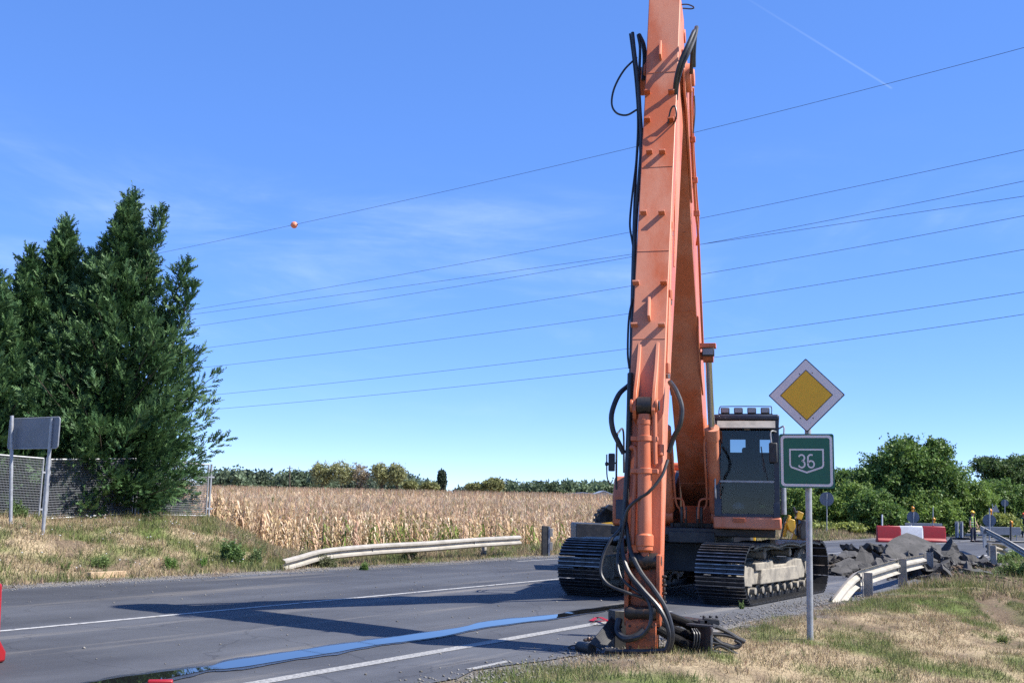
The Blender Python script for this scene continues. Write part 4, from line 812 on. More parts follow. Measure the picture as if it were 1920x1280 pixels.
cs = MB()
for b in (0.58, 1.30): exbox(cs, 0.9, 1.6, b - 0.08, b + 0.08, 1.46, 2.02); cs.tube([ex(1.45, b, 2.02), ex(1.5, b, 2.28)], 0.02, 8)
cs.tube([ex(1.75, 0.86, 1.5), ex(1.72, 0.86, 1.95)], 0.012, 6); cs.tube([ex(1.75, 1.02, 1.5), ex(1.72, 1.02, 1.95)], 0.012, 6)
cs.build('console', M['black'], cab, bevel=0.015)
hv = MB(); exbox(hv, 1.58, 1.66, 1.16, 1.26, 1.60, 1.66); hv.build('hi_vis_bundle', mat('lime_cloth', (0.45, 0.62, 0.05), rough=0.8), cab, bevel=0.015)
rag = MB(); rag.lathe([(0.01, 0), (0.10, 0.02), (0.12, 0.07), (0.06, 0.12), (0.01, 0.14)], ex(1.80, 0.80, 1.56), EZ, 9); rag.build('plastic_bag', M['sign_white'], cab)
# roof lamps on their rail
for i in range(4):
    b = 0.60 + i * 0.225; lb = MB(); exbox(lb, CA1 - 0.10, CA1 + 0.0, b - 0.075, b + 0.075, 3.205, 3.305); lo_o = lb.build('roof_lamp', M['black'], cab, bevel=0.012)
    le = MB(); exbox(le, CA1 + 0.001, CA1 + 0.008, b - 0.06, b + 0.06, 3.22, 3.29); le.build('lens', M['lens'], lo_o)
rl = MB(); rl.tube(smooth_path([ex(CA1 - 0.05, CB0 + 0.08, 3.18), ex(CA1 - 0.05, CB0 + 0.10, 3.31), ex(CA1 - 0.05, CB0 + 0.2, 3.33), ex(CA1 - 0.05, CB1 - 0.2, 3.33), ex(CA1 - 0.05, CB1 - 0.12, 3.31), ex(CA1 - 0.05, CB1 - 0.12, 3.18)], 5), 0.009, 6)
exbox(rl, CA1 - 0.08, CA1 - 0.02, CB0 + 0.08, CB1 - 0.10, 3.188, 3.204); rl.build('lamp_rail', M['black'], cab)
gr = MB(); gr.tube(smooth_path([ex(CA1 + 0.02, CB0 + 0.03, 1.75), ex(CA1 + 0.07, CB0 + 0.02, 1.85), ex(CA1 + 0.07, CB0 + 0.02, 2.55), ex(CA1 + 0.02, CB0 + 0.03, 2.62)], 5), 0.014, 8)
gr.build('grab_rail', M['galv'], cab)
mr = MB(); mr.tube(smooth_path([ex(CA1 - 0.05, CB1 - 0.02, 2.88), ex(CA1 + 0.10, CB1 - 0.10, 2.90), ex(CA1 + 0.14, CB1 - 0.14, 2.86), ex(CA1 + 0.14, CB1 - 0.13, 2.70)], 5), 0.013, 8); mr.tube(smooth_path([ex(CA1 - 0.05, CB1, 2.95), ex(CA1 + 0.05, CB1 + 0.08, 2.98), ex(CA1 + 0.08, CB1 + 0.08, 2.85)], 5), 0.014, 8)
mo = mr.build('mirror_arm', M['galv'], cab)
q = MB(); exbox(q, CA1 + 0.10, CA1 + 0.14, CB1 - 0.17, CB1 - 0.03, 2.36, 2.70); q.build('mirror', M['black'], mo, bevel=0.02)
ex_ = MB(); ex_.cyl(ex(CA1 - 0.35, CB1 + 0.06, 1.5), ex(CA1 - 0.35, CB1 + 0.06, 2.3), 0.05, n=12); ex_.build('door_post', M['galv'], cab)
# hand rails, mirror and steps on the far side of the house
hr = MB()
hr.tube(smooth_path([ex(1.55, -1.32, 1.55), ex(1.60, -1.34, 1.9), ex(1.58, -1.34, 2.75), ex(1.45, -1.32, 2.92), ex(1.0, -1.30, 2.95), ex(0.9, -1.30, 2.2)], 6), 0.018, 8)
hr.tube(smooth_path([ex(1.6, -1.05, 2.1), ex(1.62, -1.05, 3.2), ex(1.5, -0.95, 3.24), ex(0.9, -0.9, 3.24), ex(0.8, -0.9, 2.2)], 6), 0.018, 8)
hr.tube([ex(1.58, -1.34, 2.35), ex(1.62, -1.40, 2.35)], 0.014, 8)
ho = hr.build('hand_rail', M['black'], exc)
mm = MB(); mm.obox(ex(1.66, -1.42, 2.36), EF * 0.02, EL * 0.06, EZ * 0.16); mm.obox(ex(1.66, -1.10, 2.78), EF * 0.02, EL * 0.06, EZ * 0.15); mm.build('mirror', M['black'], exc, bevel=0.02)
an = MB(); an.tube(smooth_path([ex(1.6, -1.44, 1.95), ex(1.66, -1.50, 2.1), ex(1.66, -1.51, 2.5)], 5), 0.012, 6); an.lathe([(0.01, -0.04), (0.03, -0.02), (0.03, 0.02), (0.01, 0.04)], ex(1.66, -1.51, 2.33), EZ, 8); an.build('lamp_stalk', M['black'], exc)
# ------------------------------------------------------------------ hose-and-spring attachment lying by the arm's foot
YA = 11.9
pA = onground(*at(1300, 1225, 12.1)[:2]); att = empty('hydraulic_attachment', pA, 'black coupling block with corrugated hoses and steel prongs on the grass beside the arm', 'attachment')
def apt(u, v, y): return at(u, v, y)
def corr(pts, r, name='corrugated_hose'):
    P = smooth_path(pts, 14); m = MB(); x = None; n = 10; vs = []
    Q = []
    for i in range(len(P) - 1):
        for k in range(2): Q.append(P[i] + (P[i + 1] - P[i]) * k / 2)
    for i, p in enumerate(Q):
        d = unit(Q[min(i + 1, len(Q) - 1)] - Q[max(i - 1, 0)])
        if x is None: x, y, _ = frame(d)
        else: x = unit(x - d * (x @ d)); y = np.cross(d, x)
        rr = r * (1.0 if i % 2 else 0.80); vs += [p + rr * (math.cos(2 * math.pi * k / n) * x + math.sin(2 * math.pi * k / n) * y) for k in range(n)]
    mq = len(Q); m.add(vs, [(i * n + k, i * n + (k + 1) % n, (i + 1) * n + (k + 1) % n, (i + 1) * n + k) for i in range(mq - 1) for k in range(n)])
    return m.build(name, M['rubber'], att, smooth=False)
corr([apt(1232, 1150, 12.3), apt(1262, 1158, 12.3), apt(1290, 1170, 12.25), apt(1305, 1182, 12.2)], 0.058)
corr([apt(1232, 1165, 12.25), apt(1262, 1180, 12.2), apt(1290, 1190, 12.15), apt(1312, 1200, 12.1)], 0.055)
corr([apt(1232, 1178, 12.1), apt(1262, 1195, 12.05), apt(1285, 1206, 12.0), apt(1308, 1216, 12.0)], 0.055)
pl = MB(); A, B_, C_, D_ = apt(1302, 1170, 12.15), apt(1334, 1176, 11.85), apt(1333, 1240, 11.85), apt(1300, 1232, 12.15); nrm = unit(np.cross(B_ - A, D_ - A)) * 0.015
pl.add([A, B_, C_, D_, A + nrm, B_ + nrm, C_ + nrm, D_ + nrm], [(0, 1, 2, 3), (7, 6, 5, 4), (0, 4, 5, 1), (1, 5, 6, 2), (2, 6, 7, 3), (3, 7, 4, 0)])
pl.obox(apt(1316, 1172, 12.0), V3((0.13, -0.10, 0)), V3((0.03, 0.04, 0)), V3((0, 0, 0.012)))
pl.build('coupling_plate', M['black'], att, bevel=0.004)
eg = MB(); eg.obox((B_ + C_) / 2, V3((0.012, 0, 0)), V3((0, 0.03, 0)), (B_ - C_) / 2 * 1.02); eg.build('plate_edge', M['steel'], att, bevel=0.004)
vb = MB()
for du, dv in ((0, 0), (14, 2), (-8, 3)): vb.obox(apt(1326 + du, 1163 + dv, 12.15), V3((0.045, 0, 0)), V3((0, 0.05, 0)), V3((0, 0, 0.03)))
for du in (-6, 6, 18): vb.cyl(apt(1326 + du, 1158, 12.15), apt(1326 + du, 1153, 12.15), 0.018, n=8)
vb.build('valve_block', M['black'], att, bevel=0.006)
for p in ([(1336, 1172), (1360, 1182), (1385, 1197), (1396, 1203)], [(1336, 1188), (1362, 1190), (1388, 1198), (1397, 1202)], [(1336, 1204), (1358, 1207), (1380, 1213), (1388, 1206), (1378, 1199)], [(1336, 1220), (1362, 1225), (1386, 1229)], [(1338, 1195), (1352, 1205), (1372, 1213), (1384, 1209)], [(1338, 1214), (1350, 1210), (1366, 1217), (1384, 1228)]):
    MB().tube(smooth_path([apt(u, v, 11.95) for u, v in p], 6), 0.022, 8).build('prong', M['black'], att)
for k in range(3): MB().tube(smooth_path([apt(1297 + k * 4, 1178, 11.95), apt(1302 + k * 5, 1190, 11.9), apt(1300 + k * 5, 1212, 11.9), apt(1292 + k * 4, 1222, 11.95)], 6), 0.009, 6).build('thin_hose', M['rubber'], att)
bk = MB(); bk.obox(apt(1290, 1205, 12.5), V3((0.22, -0.05, 0)), V3((0.03, 0.14, 0)), V3((0, 0, 0.13))); bk.obox(apt(1285, 1165, 12.6), V3((0.28, -0.05, -0.03)), V3((0.02, 0.10, 0)), V3((0, 0, 0.05)))
bk.build('block_body', M['grease_shade'], att, bevel=0.015)
# fanned bundle left of the arm
pB = onground(*at(1130, 1222, 12.3)[:2]); fan = empty('hose_bundle', pB, 'fan of thin black hoses and a ring on the ground left of the arm', 'hoses')
bx = MB(); bx.obox(apt(1157, 1180, 12.75), V3((0.07, 0.02, 0)), V3((-0.03, 0.08, 0)), V3((0, 0, 0.22))); bx.build('bracket_box', M['black'], fan, bevel=0.01)
for i in range(13):
    w = i / 12; MB().tube(smooth_path([apt(1146 + 20 * w, 1156 + 18 * w, 12.3), apt(1130 + 20 * w, 1178 + 16 * w, 12.15), apt(1106 + 22 * w, 1206 + 11 * w, 12.0)], 4), 0.009, 6).build('thin_hose', M['rubber'], fan)
ro = MB(); ro.cyl(apt(1086, 1212, 12.35), apt(1110, 1216, 12.1), 0.062, n=14); ro.build('end_roller', M['black'], fan, bevel=0.01)
rg = MB(); rg.tube([apt(1078 + 12 * math.cos(a), 1213 + 4 * math.sin(a), 12.3) for a in np.linspace(0, 6.28, 20)], 0.008, 6); rg.build('wire_ring', M['black'], fan)
cn = MB()
for i in range(8): cn.lathe([(0.010, -0.025), (0.018, -0.015), (0.018, 0.015), (0.010, 0.025)], apt(1098 + i * 6, 1199 - 1.5 * math.sin(i), 12.15), (0, 0, 1) if i % 2 else (1, 0.2, 0), 8)
cn.build('chain', M['grease_shade'], fan)
rs = MB()
for s_ in (0, 1): rs.sweep([(-0.03, -0.003), (0.03, -0.003), (0.03, 0.003), (-0.03, 0.003)], smooth_path([gp0(1108, 1166 + 5 * s_) + EZ * 0.02, gp0(1122, 1163 + 9 * s_) + EZ * 0.05, gp0(1134, 1169 + 3 * s_) + EZ * 0.06, gp0(1146, 1170) + EZ * 0.03], 5))
tag(rs.build('red_strap', M['redplastic']), 'small red strap loop lying on the worn edge line', 'strap')

# ------------------------------------------------------------------ road signs at the verge
sb = onground(*at(1519, 1203, 13.35)[:2]); top = at(1513.5, 690, 13.35)
ax = unit(top - sb); SN = unit(np.array([-math.sin(math.radians(19)), -math.cos(math.radians(19)), 0])); SX = unit(np.cross(EZ, -SN)) ; SX = SX if SX[0] > 0 else -SX
SUp = unit(np.cross(SX, -SN)); SUp = SUp if SUp[2] > 0 else -SUp
pole = MB(); pole.cyl(sb - EZ * 0.1, top, 0.038, n=18); sg = empty('road_sign', sb, 'yellow priority diamond above green route sign 36 on a grey pole', 'road sign')
pole.build('pole', M['galv'], sg)
def plate(name, poly, c, depth, mt, off, parent): return MB().prism(poly, c + SN * off, SX, SUp, SN, 0, depth).build(name, mt, parent, smooth=False)
dc = at(1512.5, 741.5, 13.31)
def dia(r, k=0.0): return [(r, 0), (0, r), (-r, 0), (0, -r)]
def rdia(r, q):   # diamond with softened points
    return [(r - q, -q), (r - q * 0.3, 0), (r - q, q), (q, r - q), (0, r - q * 0.3), (-q, r - q), (-r + q, q), (-r + q * 0.3, 0), (-r + q, -q), (-q, -r + q), (0, -r + q * 0.3), (q, -r + q)]
dp = plate('diamond_plate', rdia(0.452, 0.012), dc, 0.012, M['sign_black'], 0.045, sg)
plate('white_border', rdia(0.436, 0.012), dc, 0.002, M['sign_white'], 0.0575, dp); plate('black_outline', dia(0.312), dc, 0.002, M['sign_black'], 0.060, dp); plate('yellow_field', dia(0.300), dc, 0.002, M['sign_yellow'], 0.0625, dp)
for x, y in ((-0.075, 0.26), (0.075, 0.27), (-0.075, -0.28), (0.075, -0.28)): MB().cyl(dc + SX * x + SUp * y + SN * 0.0595, dc + SX * x + SUp * y + SN * 0.065, 0.007, n=8).build('rivet', M['sign_black'], dp)
gc = at(1513, 864, 13.31)
def rrect(w, h, r, n=6):
    P = []
    for cx, cy, a0 in ((w - r, h - r, 0), (-w + r, h - r, 90), (-w + r, -h + r, 180), (w - r, -h + r, 270)):
        for i in range(n + 1): a = math.radians(a0 + 90 * i / n); P.append((cx + r * math.cos(a), cy + r * math.sin(a)))
    return P
gpl = plate('route_plate', rrect(0.320, 0.325, 0.025), gc, 0.014, M['sign_green'], 0.045, sg)
def ringplate(name, outer, inner, off, mt, parent):
    n = len(outer); m = MB(); c = gc + SN * off; P = [c + SX * a + SUp * b for a, b in outer] + [c + SX * a + SUp * b for a, b in inner]; P2 = [p + SN * 0.002 for p in P]; N2 = 2 * n; fs = []
    for i in range(n):
        j = (i + 1) % n; fs += [(N2 + i, N2 + j, N2 + n + j, N2 + n + i), (i, n + i, n + j, j), (i, j, N2 + j, N2 + i), (n + i, N2 + n + i, N2 + n + j, n + j)]
    return m.add(P + P2, fs).build(name, mt, parent, smooth=False)
ringplate('white_frame', rrect(0.302, 0.307, 0.045), rrect(0.272, 0.277, 0.030), 0.0615, M['sign_white'], gpl)
sh_o = [(0.203, 0.145), (-0.203, 0.145), (-0.203, -0.055), (-0.185, -0.085), (0.0, -0.150), (0.185, -0.085), (0.203, -0.055)]; sh_i = [(0.184, 0.126), (-0.184, 0.126), (-0.184, -0.048), (-0.172, -0.068), (0.0, -0.128), (0.172, -0.068), (0.184, -0.048)]
ringplate('route_shield', sh_o, sh_i, 0.0615, M['sign_white'], gpl)
def stroke(name, pts, w, parent):
    P = [np.array(p) for p in pts]; m = len(P); L, R = [], []
    for i in range(m):
        d = unit(np.append(P[min(i + 1, m - 1)] - P[max(i - 1, 0)], 0))[:2]; nn_ = np.array([-d[1], d[0]]); L.append(P[i] + nn_ * w / 2); R.append(P[i] - nn_ * w / 2)
    c = gc + SN * 0.0615; q = MB(); vs = []
    for off in (0, 0.002): vs += [c + SN * off + SX * a + SUp * b for a, b in L] + [c + SN * off + SX * a + SUp * b for a, b in R]
    fs = [(2 * m + i, 2 * m + i + 1, 3 * m + i + 1, 3 * m + i) for i in range(m - 1)] + [(i, m + i, m + i + 1, i + 1) for i in range(m - 1)] + [(i, i + 1, 2 * m + i + 1, 2 * m + i) for i in range(m - 1)] + [(m + i, 3 * m + i, 3 * m + i + 1, m + i + 1) for i in range(m - 1)]
    return q.add(vs, fs).build(name, M['sign_white'], parent, smooth=False)
def arc(cx, cy, rx, ry, a0, a1, n=14): return [(cx + rx * math.cos(math.radians(a0 + (a1 - a0) * i / n)), cy + ry * math.sin(math.radians(a0 + (a1 - a0) * i / n))) for i in range(n + 1)]
stroke('digit_three', arc(-0.058, 0.036, 0.034, 0.036, 160, -90) + arc(-0.058, -0.040, 0.037, 0.040, 90, -160), 0.019, gpl)
stroke('digit_six', [(0.072, 0.072)] + arc(0.050, 0.036, 0.034, 0.037, 70, 180, 8)[:] + [(0.016, -0.03)] + arc(0.052, -0.040, 0.036, 0.040, 170, 360 + 172, 24), 0.019, gpl)
for z_ in (dc, gc):
    cb = MB(); cb.obox(z_ + SN * 0.041, SX * 0.10, SN * 0.004, EZ * 0.02); cb.cyl(z_ - EZ * 0.02, z_ + EZ * 0.02, 0.043, n=14); cb.build('pole_clamp', M['galv'], sg)

# direction sign seen from behind, left
xL, yL = at(81, 993, 24.4)[:2]; bR = onground(xL, yL); x2, y2 = np.array([xL, yL]) - RR * 1.16; bL = onground(x2, y2)
ls = empty('direction_sign', bR, 'grey back of a rectangular road sign on two poles before the fence', 'road sign')
pR, pL = at(97.5, 784, yL), at(22.5, 779, y2)
for a, b in ((bR, pR), (bL, pL)): MB().cyl(a - EZ * 0.1, b, 0.040, n=14).build('pole', M['galv'], ls)
c = (at(97, 813, yL) + at(22, 810, y2)) / 2; nb = np.array([-RD[0], -RD[1], 0]); xr = np.array([RR[0], RR[1], 0])
MB().prism(rrect(0.90, 0.345, 0.06), c - nb * 0.06, xr, EZ, nb, -0.01, 0.01).build('plate', M['signback'], ls)
eg = MB(); rr_o = rrect(0.90, 0.345, 0.06); eg.tube([c - nb * 0.05 + xr * a + EZ * b for a, b in rr_o + [rr_o[0]]], 0.012, 6); eg.build('plate_rim', M['galv'], ls)

# ------------------------------------------------------------------ mesh fence
TFN = -24.0
def fpt(s, z=0.0, t=TFN): x, y = xy(s, t); return onground(x, y, z)
s_end = float(st(*at(409, 978, 31.6)[:2])[0])
fence = empty('mesh_fence', fpt(s_end - 6), 'galvanised steel mesh fence panels on the bank before the cypresses', 'fence')
sdir = np.array([RD[0], RD[1], 0])
PW = 4.05
def s_of(u):
    d = ray(u, 975); k = TFN / (d[0] * RR[0] + d[1] * RR[1]); return float(st(d[0] * k, d[1] * k)[0])
edges_s = [s_end, s_of(252), s_of(79), s_of(79) * 2 - s_of(252)]
for i in range(3):
    s1, s0 = edges_s[i] - 0.10, edges_s[i + 1] + 0.10; z0a = fpt(s0)[2] + 0.06; z0b = fpt(s1)[2] + 0.06; H_ = 1.45
    A, B_ = np.append(fpt(s0)[:2], z0a), np.append(fpt(s1)[:2], z0b); pn = empty('panel', fence.location); pn.parent = fence; pn.location = (0, 0, 0); ORG[pn.name] = ORG[fence.name]
    fr = MB()
    for p, q in ((A, B_), (A + EZ * H_, B_ + EZ * H_), (A, A + EZ * H_), (B_, B_ + EZ * H_)): fr.tube([p, q], 0.022, 6)
    fr.build('frame', M['galv'], pn)
    ww = MB(); nh, nv = 24, 66
    for k in range(1, nh): ww.tube([A + EZ * H_ * k / nh, B_ + EZ * H_ * k / nh], 0.0054, 4)
    for k in range(1, nv): p = A + (B_ - A) * k / nv; ww.tube([p + sdir * 0 + np.array([-RR[0], -RR[1], 0]) * 0.008, p + EZ * H_ + np.array([-RR[0], -RR[1], 0]) * 0.008], 0.0038, 4)
    ww.build('wire_mesh', M['meshwire'], pn, smooth=False)
for s in edges_s[:4]:
    p = fpt(s); MB().cyl(p - EZ * 0.2, p + EZ * 1.55, 0.032, n=10).build('post', M['galv'], fence)
    for z in (0.28, 1.18): MB().obox(p + EZ * z, sdir * 0.12, np.array([RR[0], RR[1], 0]) * 0.02, EZ * 0.022).build('panel_clip', M['galv'], fence)
MB().cyl(fpt(s_end - 0.75, -0.2, TFN - 0.5), fpt(s_end - 0.75, 0.85, TFN - 0.5), 0.05, n=10).build('brace', M['black'], fence)

# ------------------------------------------------------------------ guardrails
def wprof(h=0.31, d=0.08, th=0.008):
    f = [(0.0, -h / 2), (d, -h * 0.36), (d, -h * 0.20), (0.0, -h * 0.06), (0.0, h * 0.06), (d, h * 0.20), (d, h * 0.36), (0.0, h / 2)]
    return f + [(a - th, b) for a, b in f[::-1]]
def rail(name, pts, parent, flip=1, mt='whitepaint', h=0.31): return MB().sweep([(flip * a, b) for a, b in wprof(h)], smooth_path(pts, 5)).build(name, M[mt], parent)
def grp(s, t, h, parent, mt='post', spacer=1):
    p = onground(*xy(s, t)); m = MB(); fx, fy = np.array([RD[0], RD[1], 0]), np.array([RR[0], RR[1], 0])
    m.obox(p + EZ * (h / 2 - 0.15), fx * 0.006, fy * 0.06, EZ * (h / 2 + 0.15))
    for q in (-1, 1): m.obox(p + EZ * (h / 2 - 0.15) + fy * q * 0.062 + fx * 0.05, fx * 0.055, fy * 0.005, EZ * (h / 2 + 0.15))
    o = m.build('post', M[mt], parent)
    if spacer:
        k = MB(); k.obox(p + EZ * (h - 0.19) - fy * 0.13, fx * 0.05, fy * 0.065, EZ * 0.15); k.build('spacer_block', M[mt], o, bevel=0.004)
    return o
gl1 = empty('guardrail', onground(*xy(26, -18.2)), 'pale steel guardrail sloping into the weeds before the corn field', 'guardrail')
def rl(u, y, zc):
    x = at(u, 1020, y)[0]; return np.array([x, y, float(hz(x, y)) + zc])
pr1 = [(488, 25.2, -0.02), (545, 26.0, 0.06), (608, 27.1, 0.20), (700, 28.7, 0.33), (800, 30.6, 0.42), (890, 32.6, 0.46), (972, 34.9, 0.50)]
def v_at(u, vc, y): return at(u, vc, y)
path1 = [v_at(486, 1056, 25.2), v_at(545, 1047, 26.0), v_at(610, 1039, 27.1), v_at(700, 1030, 28.7), v_at(800, 1024, 30.6), v_at(890, 1017, 32.6), v_at(974, 1012, 34.9)]
rail('rail', [v_at(530, 1060, 25.6), v_at(560, 1052, 26.2)] + path1[2:], gl1, 1, h=0.29)
jb = MB()
for q_, u_q in ((3, 700), (5, 890)):
    for dz_ in (-0.09, 0.0, 0.09): jb.cyl(path1[q_] + EZ * dz_ + V3((0.02, -0.10, 0)), path1[q_] + EZ * dz_ + V3((0.0, 0.02, 0)), 0.016, n=6)
jb.build('joint_bolts', M['galv'], gl1)
for s in (24.6, 28.4): grp(s, -18.35, 0.42, gl1, spacer=0)
gl2 = empty('guardrail_post', onground(*at(1022, 1032, 35.6)[:2]), 'lone dark guardrail post with spacer blocks left of the excavator', 'post')
p = ORG[gl2.name]; m = MB(); m.obox(p + EZ * 0.42, V3((0.11, 0.02, 0)), V3((-0.02, 0.07, 0)), EZ * 0.52); m.build('post', M['black'], gl2, bevel=0.008)
m = MB(); m.obox(p + V3((0.13, -0.01, 0.42)), V3((0.03, 0, 0)), V3((0, 0.06, 0)), EZ * 0.50); m.build('flange', M['galv'], gl2)
for z in (0.30, 0.74): m = MB(); m.obox(p + V3((0.19, -0.02, z)), V3((0.045, 0, 0)), V3((0, 0.06, 0)), EZ * 0.13); m.build('spacer_block', M['post'], gl2, bevel=0.006)
# right-hand guardrail, broken off behind the rubble
gr1 = empty('guardrail', onground(*xy(25, -5.2)), 'bent pale guardrail rising out of the grass before the broken asphalt', 'guardrail')
def rp(s, t, z): x, y = xy(s, t); return np.array([x, y, z])
rail('rail', [v_at(1568, 1135, 19.6), v_at(1590, 1106, 20.1), v_at(1611, 1085, 20.9), v_at(1640, 1075, 21.9), v_at(1690, 1060, 24.1), v_at(1737, 1050, 27.6)], gr1, -1)
for u, v0, v1, y in ((1628, 1073, 1118, 20.9), (1693, 1047, 1097, 24.0), (1744, 1035, 1081, 27.9)):
    b = at(u, v1, y); tp = at(u, v0, y); m = MB(); hh = (tp[2] - b[2]) / 2 + 0.1; cpt = (tp + b) / 2 - EZ * 0.1
    m.obox(cpt, V3((0.075, -0.03, 0)), V3((0.003, 0.006, 0)), EZ * hh); m.obox(cpt + V3((-0.075, 0.09, 0)), V3((0.005, 0.0, 0)), V3((0.025, 0.06, 0)), EZ * hh); m.obox(cpt + V3((0.075, 0.03, 0)), V3((0.005, 0.0, 0)), V3((0.025, 0.06, 0)), EZ * hh)
    po = m.build('post', M['post'], gr1)
    k = MB(); k.obox(tp + V3((-0.16, 0.16, -0.19)), V3((0.055, -0.02, 0)), V3((0.02, 0.05, 0)), EZ * 0.17); k.build('spacer_block', M['post'], po, bevel=0.004)
gr2 = empty('guardrail', onground(*at(1863, 1059, 34.5)[:2]), 'short torn stub of guardrail on one post at the far road edge', 'guardrail')
b, tp = at(1863, 1060, 34.5), at(1863, 1022, 34.5); m = MB(); m.obox((b + tp) / 2 - EZ * 0.1, V3((0.08, -0.03, 0)), V3((0.03, 0.05, 0)), EZ * ((tp[2] - b[2]) / 2 + 0.1)); m.build('post', M['post'], gr2, bevel=0.006)
rail('rail', [at(1851, 1029, 34.9), at(1868, 1027, 35.0), at(1880, 1030, 35.2), at(1889, 1034, 35.4)], gr2, -1, h=0.28)
k = MB(); k.obox(at(1855, 1029, 34.9), V3((0.05, 0, 0)), V3((0, 0.06, 0)), EZ * 0.20); k.build('spacer_block', M['post'], gr2, bevel=0.005)
gr3 = empty('guardrail', onground(*at(1905, 1040, 34)[:2]), 'torn guardrail beam slanting up towards the worker at the right edge', 'guardrail')
rail('rail', [at(1838, 989, 49), at(1856, 999, 44), at(1880, 1012, 38.5), at(1905, 1027, 33), at(1935, 1046, 28)], gr3, -1, 'whitepaint', h=0.2)
b = at(1846, 1012, 46); m = MB(); m.obox(b + EZ * 0.1, V3((0.06, 0, 0)), V3((0, 0.05, 0)), EZ * 0.4); m.build('post', M['galv'], gr3)
# beam of wood in the gutter, left
p = gp(199, 1082); m = MB(); dv = unit(np.append(gp(243, 1079)[:2] - gp(156, 1085)[:2], 0)); m.obox(p + EZ * 0.05, dv * 0.43, np.cross(EZ, dv) * 0.07, EZ * 0.065)
M['wood'] = mat('pale_wood', (0.50, 0.36, 0.22), (0.36, 0.25, 0.15), rough=0.8, scale=5, stretch=(0.3, 3, 3), bump=0.2)
tag(m.build('timber_beam', M['wood'], bevel=0.008), 'short pale timber beam lying in the grass at the road edge', 'beam')
# ------------------------------------------------------------------ cypress trees behind the fence
def spray_proto(seed, L=0.34):
    r = np.random.default_rng(seed); V, Fx = [], []
    def tri(a, b, c): n = len(V); V.extend([a, b, c]); Fx.append((n, n + 1, n + 2))
    tri((-0.012, 0, 0), (0.012, 0, 0), (0, 0.02, L))
    for i in range(8):
        q = 0.06 + 0.88 * i / 8; sgn = 1 if i % 2 else -1; l = L * 0.42 * (1 - 0.6 * q) * r.uniform(0.7, 1.3); an = r.uniform(0.5, 0.9); y = r.normal(0, 0.025)
        x0, z0 = 0, q * L; x1, z1 = sgn * l * math.sin(an), z0 + l * math.cos(an); w = 0.040
        tri((x0, 0.02 * q, z0 - w), (x0, 0.02 * q, z0 + w), (x1, y, z1))
    return np.array(V), np.array(Fx)
SPR = [spray_proto(i) for i in range(8)]
def plume(base, tip, rad, ns, out):
    """a tapering bundle of flat sprays along base->tip"""
    ax_ = tip - base; L = np.linalg.norm(ax_); d = ax_ / L
    q = rng.uniform(0.0, 1, ns) ** 0.8; r = rad * (1.05 - q) ** 0.6 * np.sqrt(rng.uniform(0.15, 1, ns)); x, y, _ = frame(d); a = rng.uniform(0, 6.28, ns)
    side = np.cos(a)[:, None] * x + np.sin(a)[:, None] * y
    P = base + q[:, None] * ax_ + side * r[:, None]; D = d * 1.0 + side * rng.uniform(0.35, 1.15, ns)[:, None] + np.array([0, 0, 0.25]) + rng.normal(0, 0.12, (ns, 3))
    out.append((P, D, q))
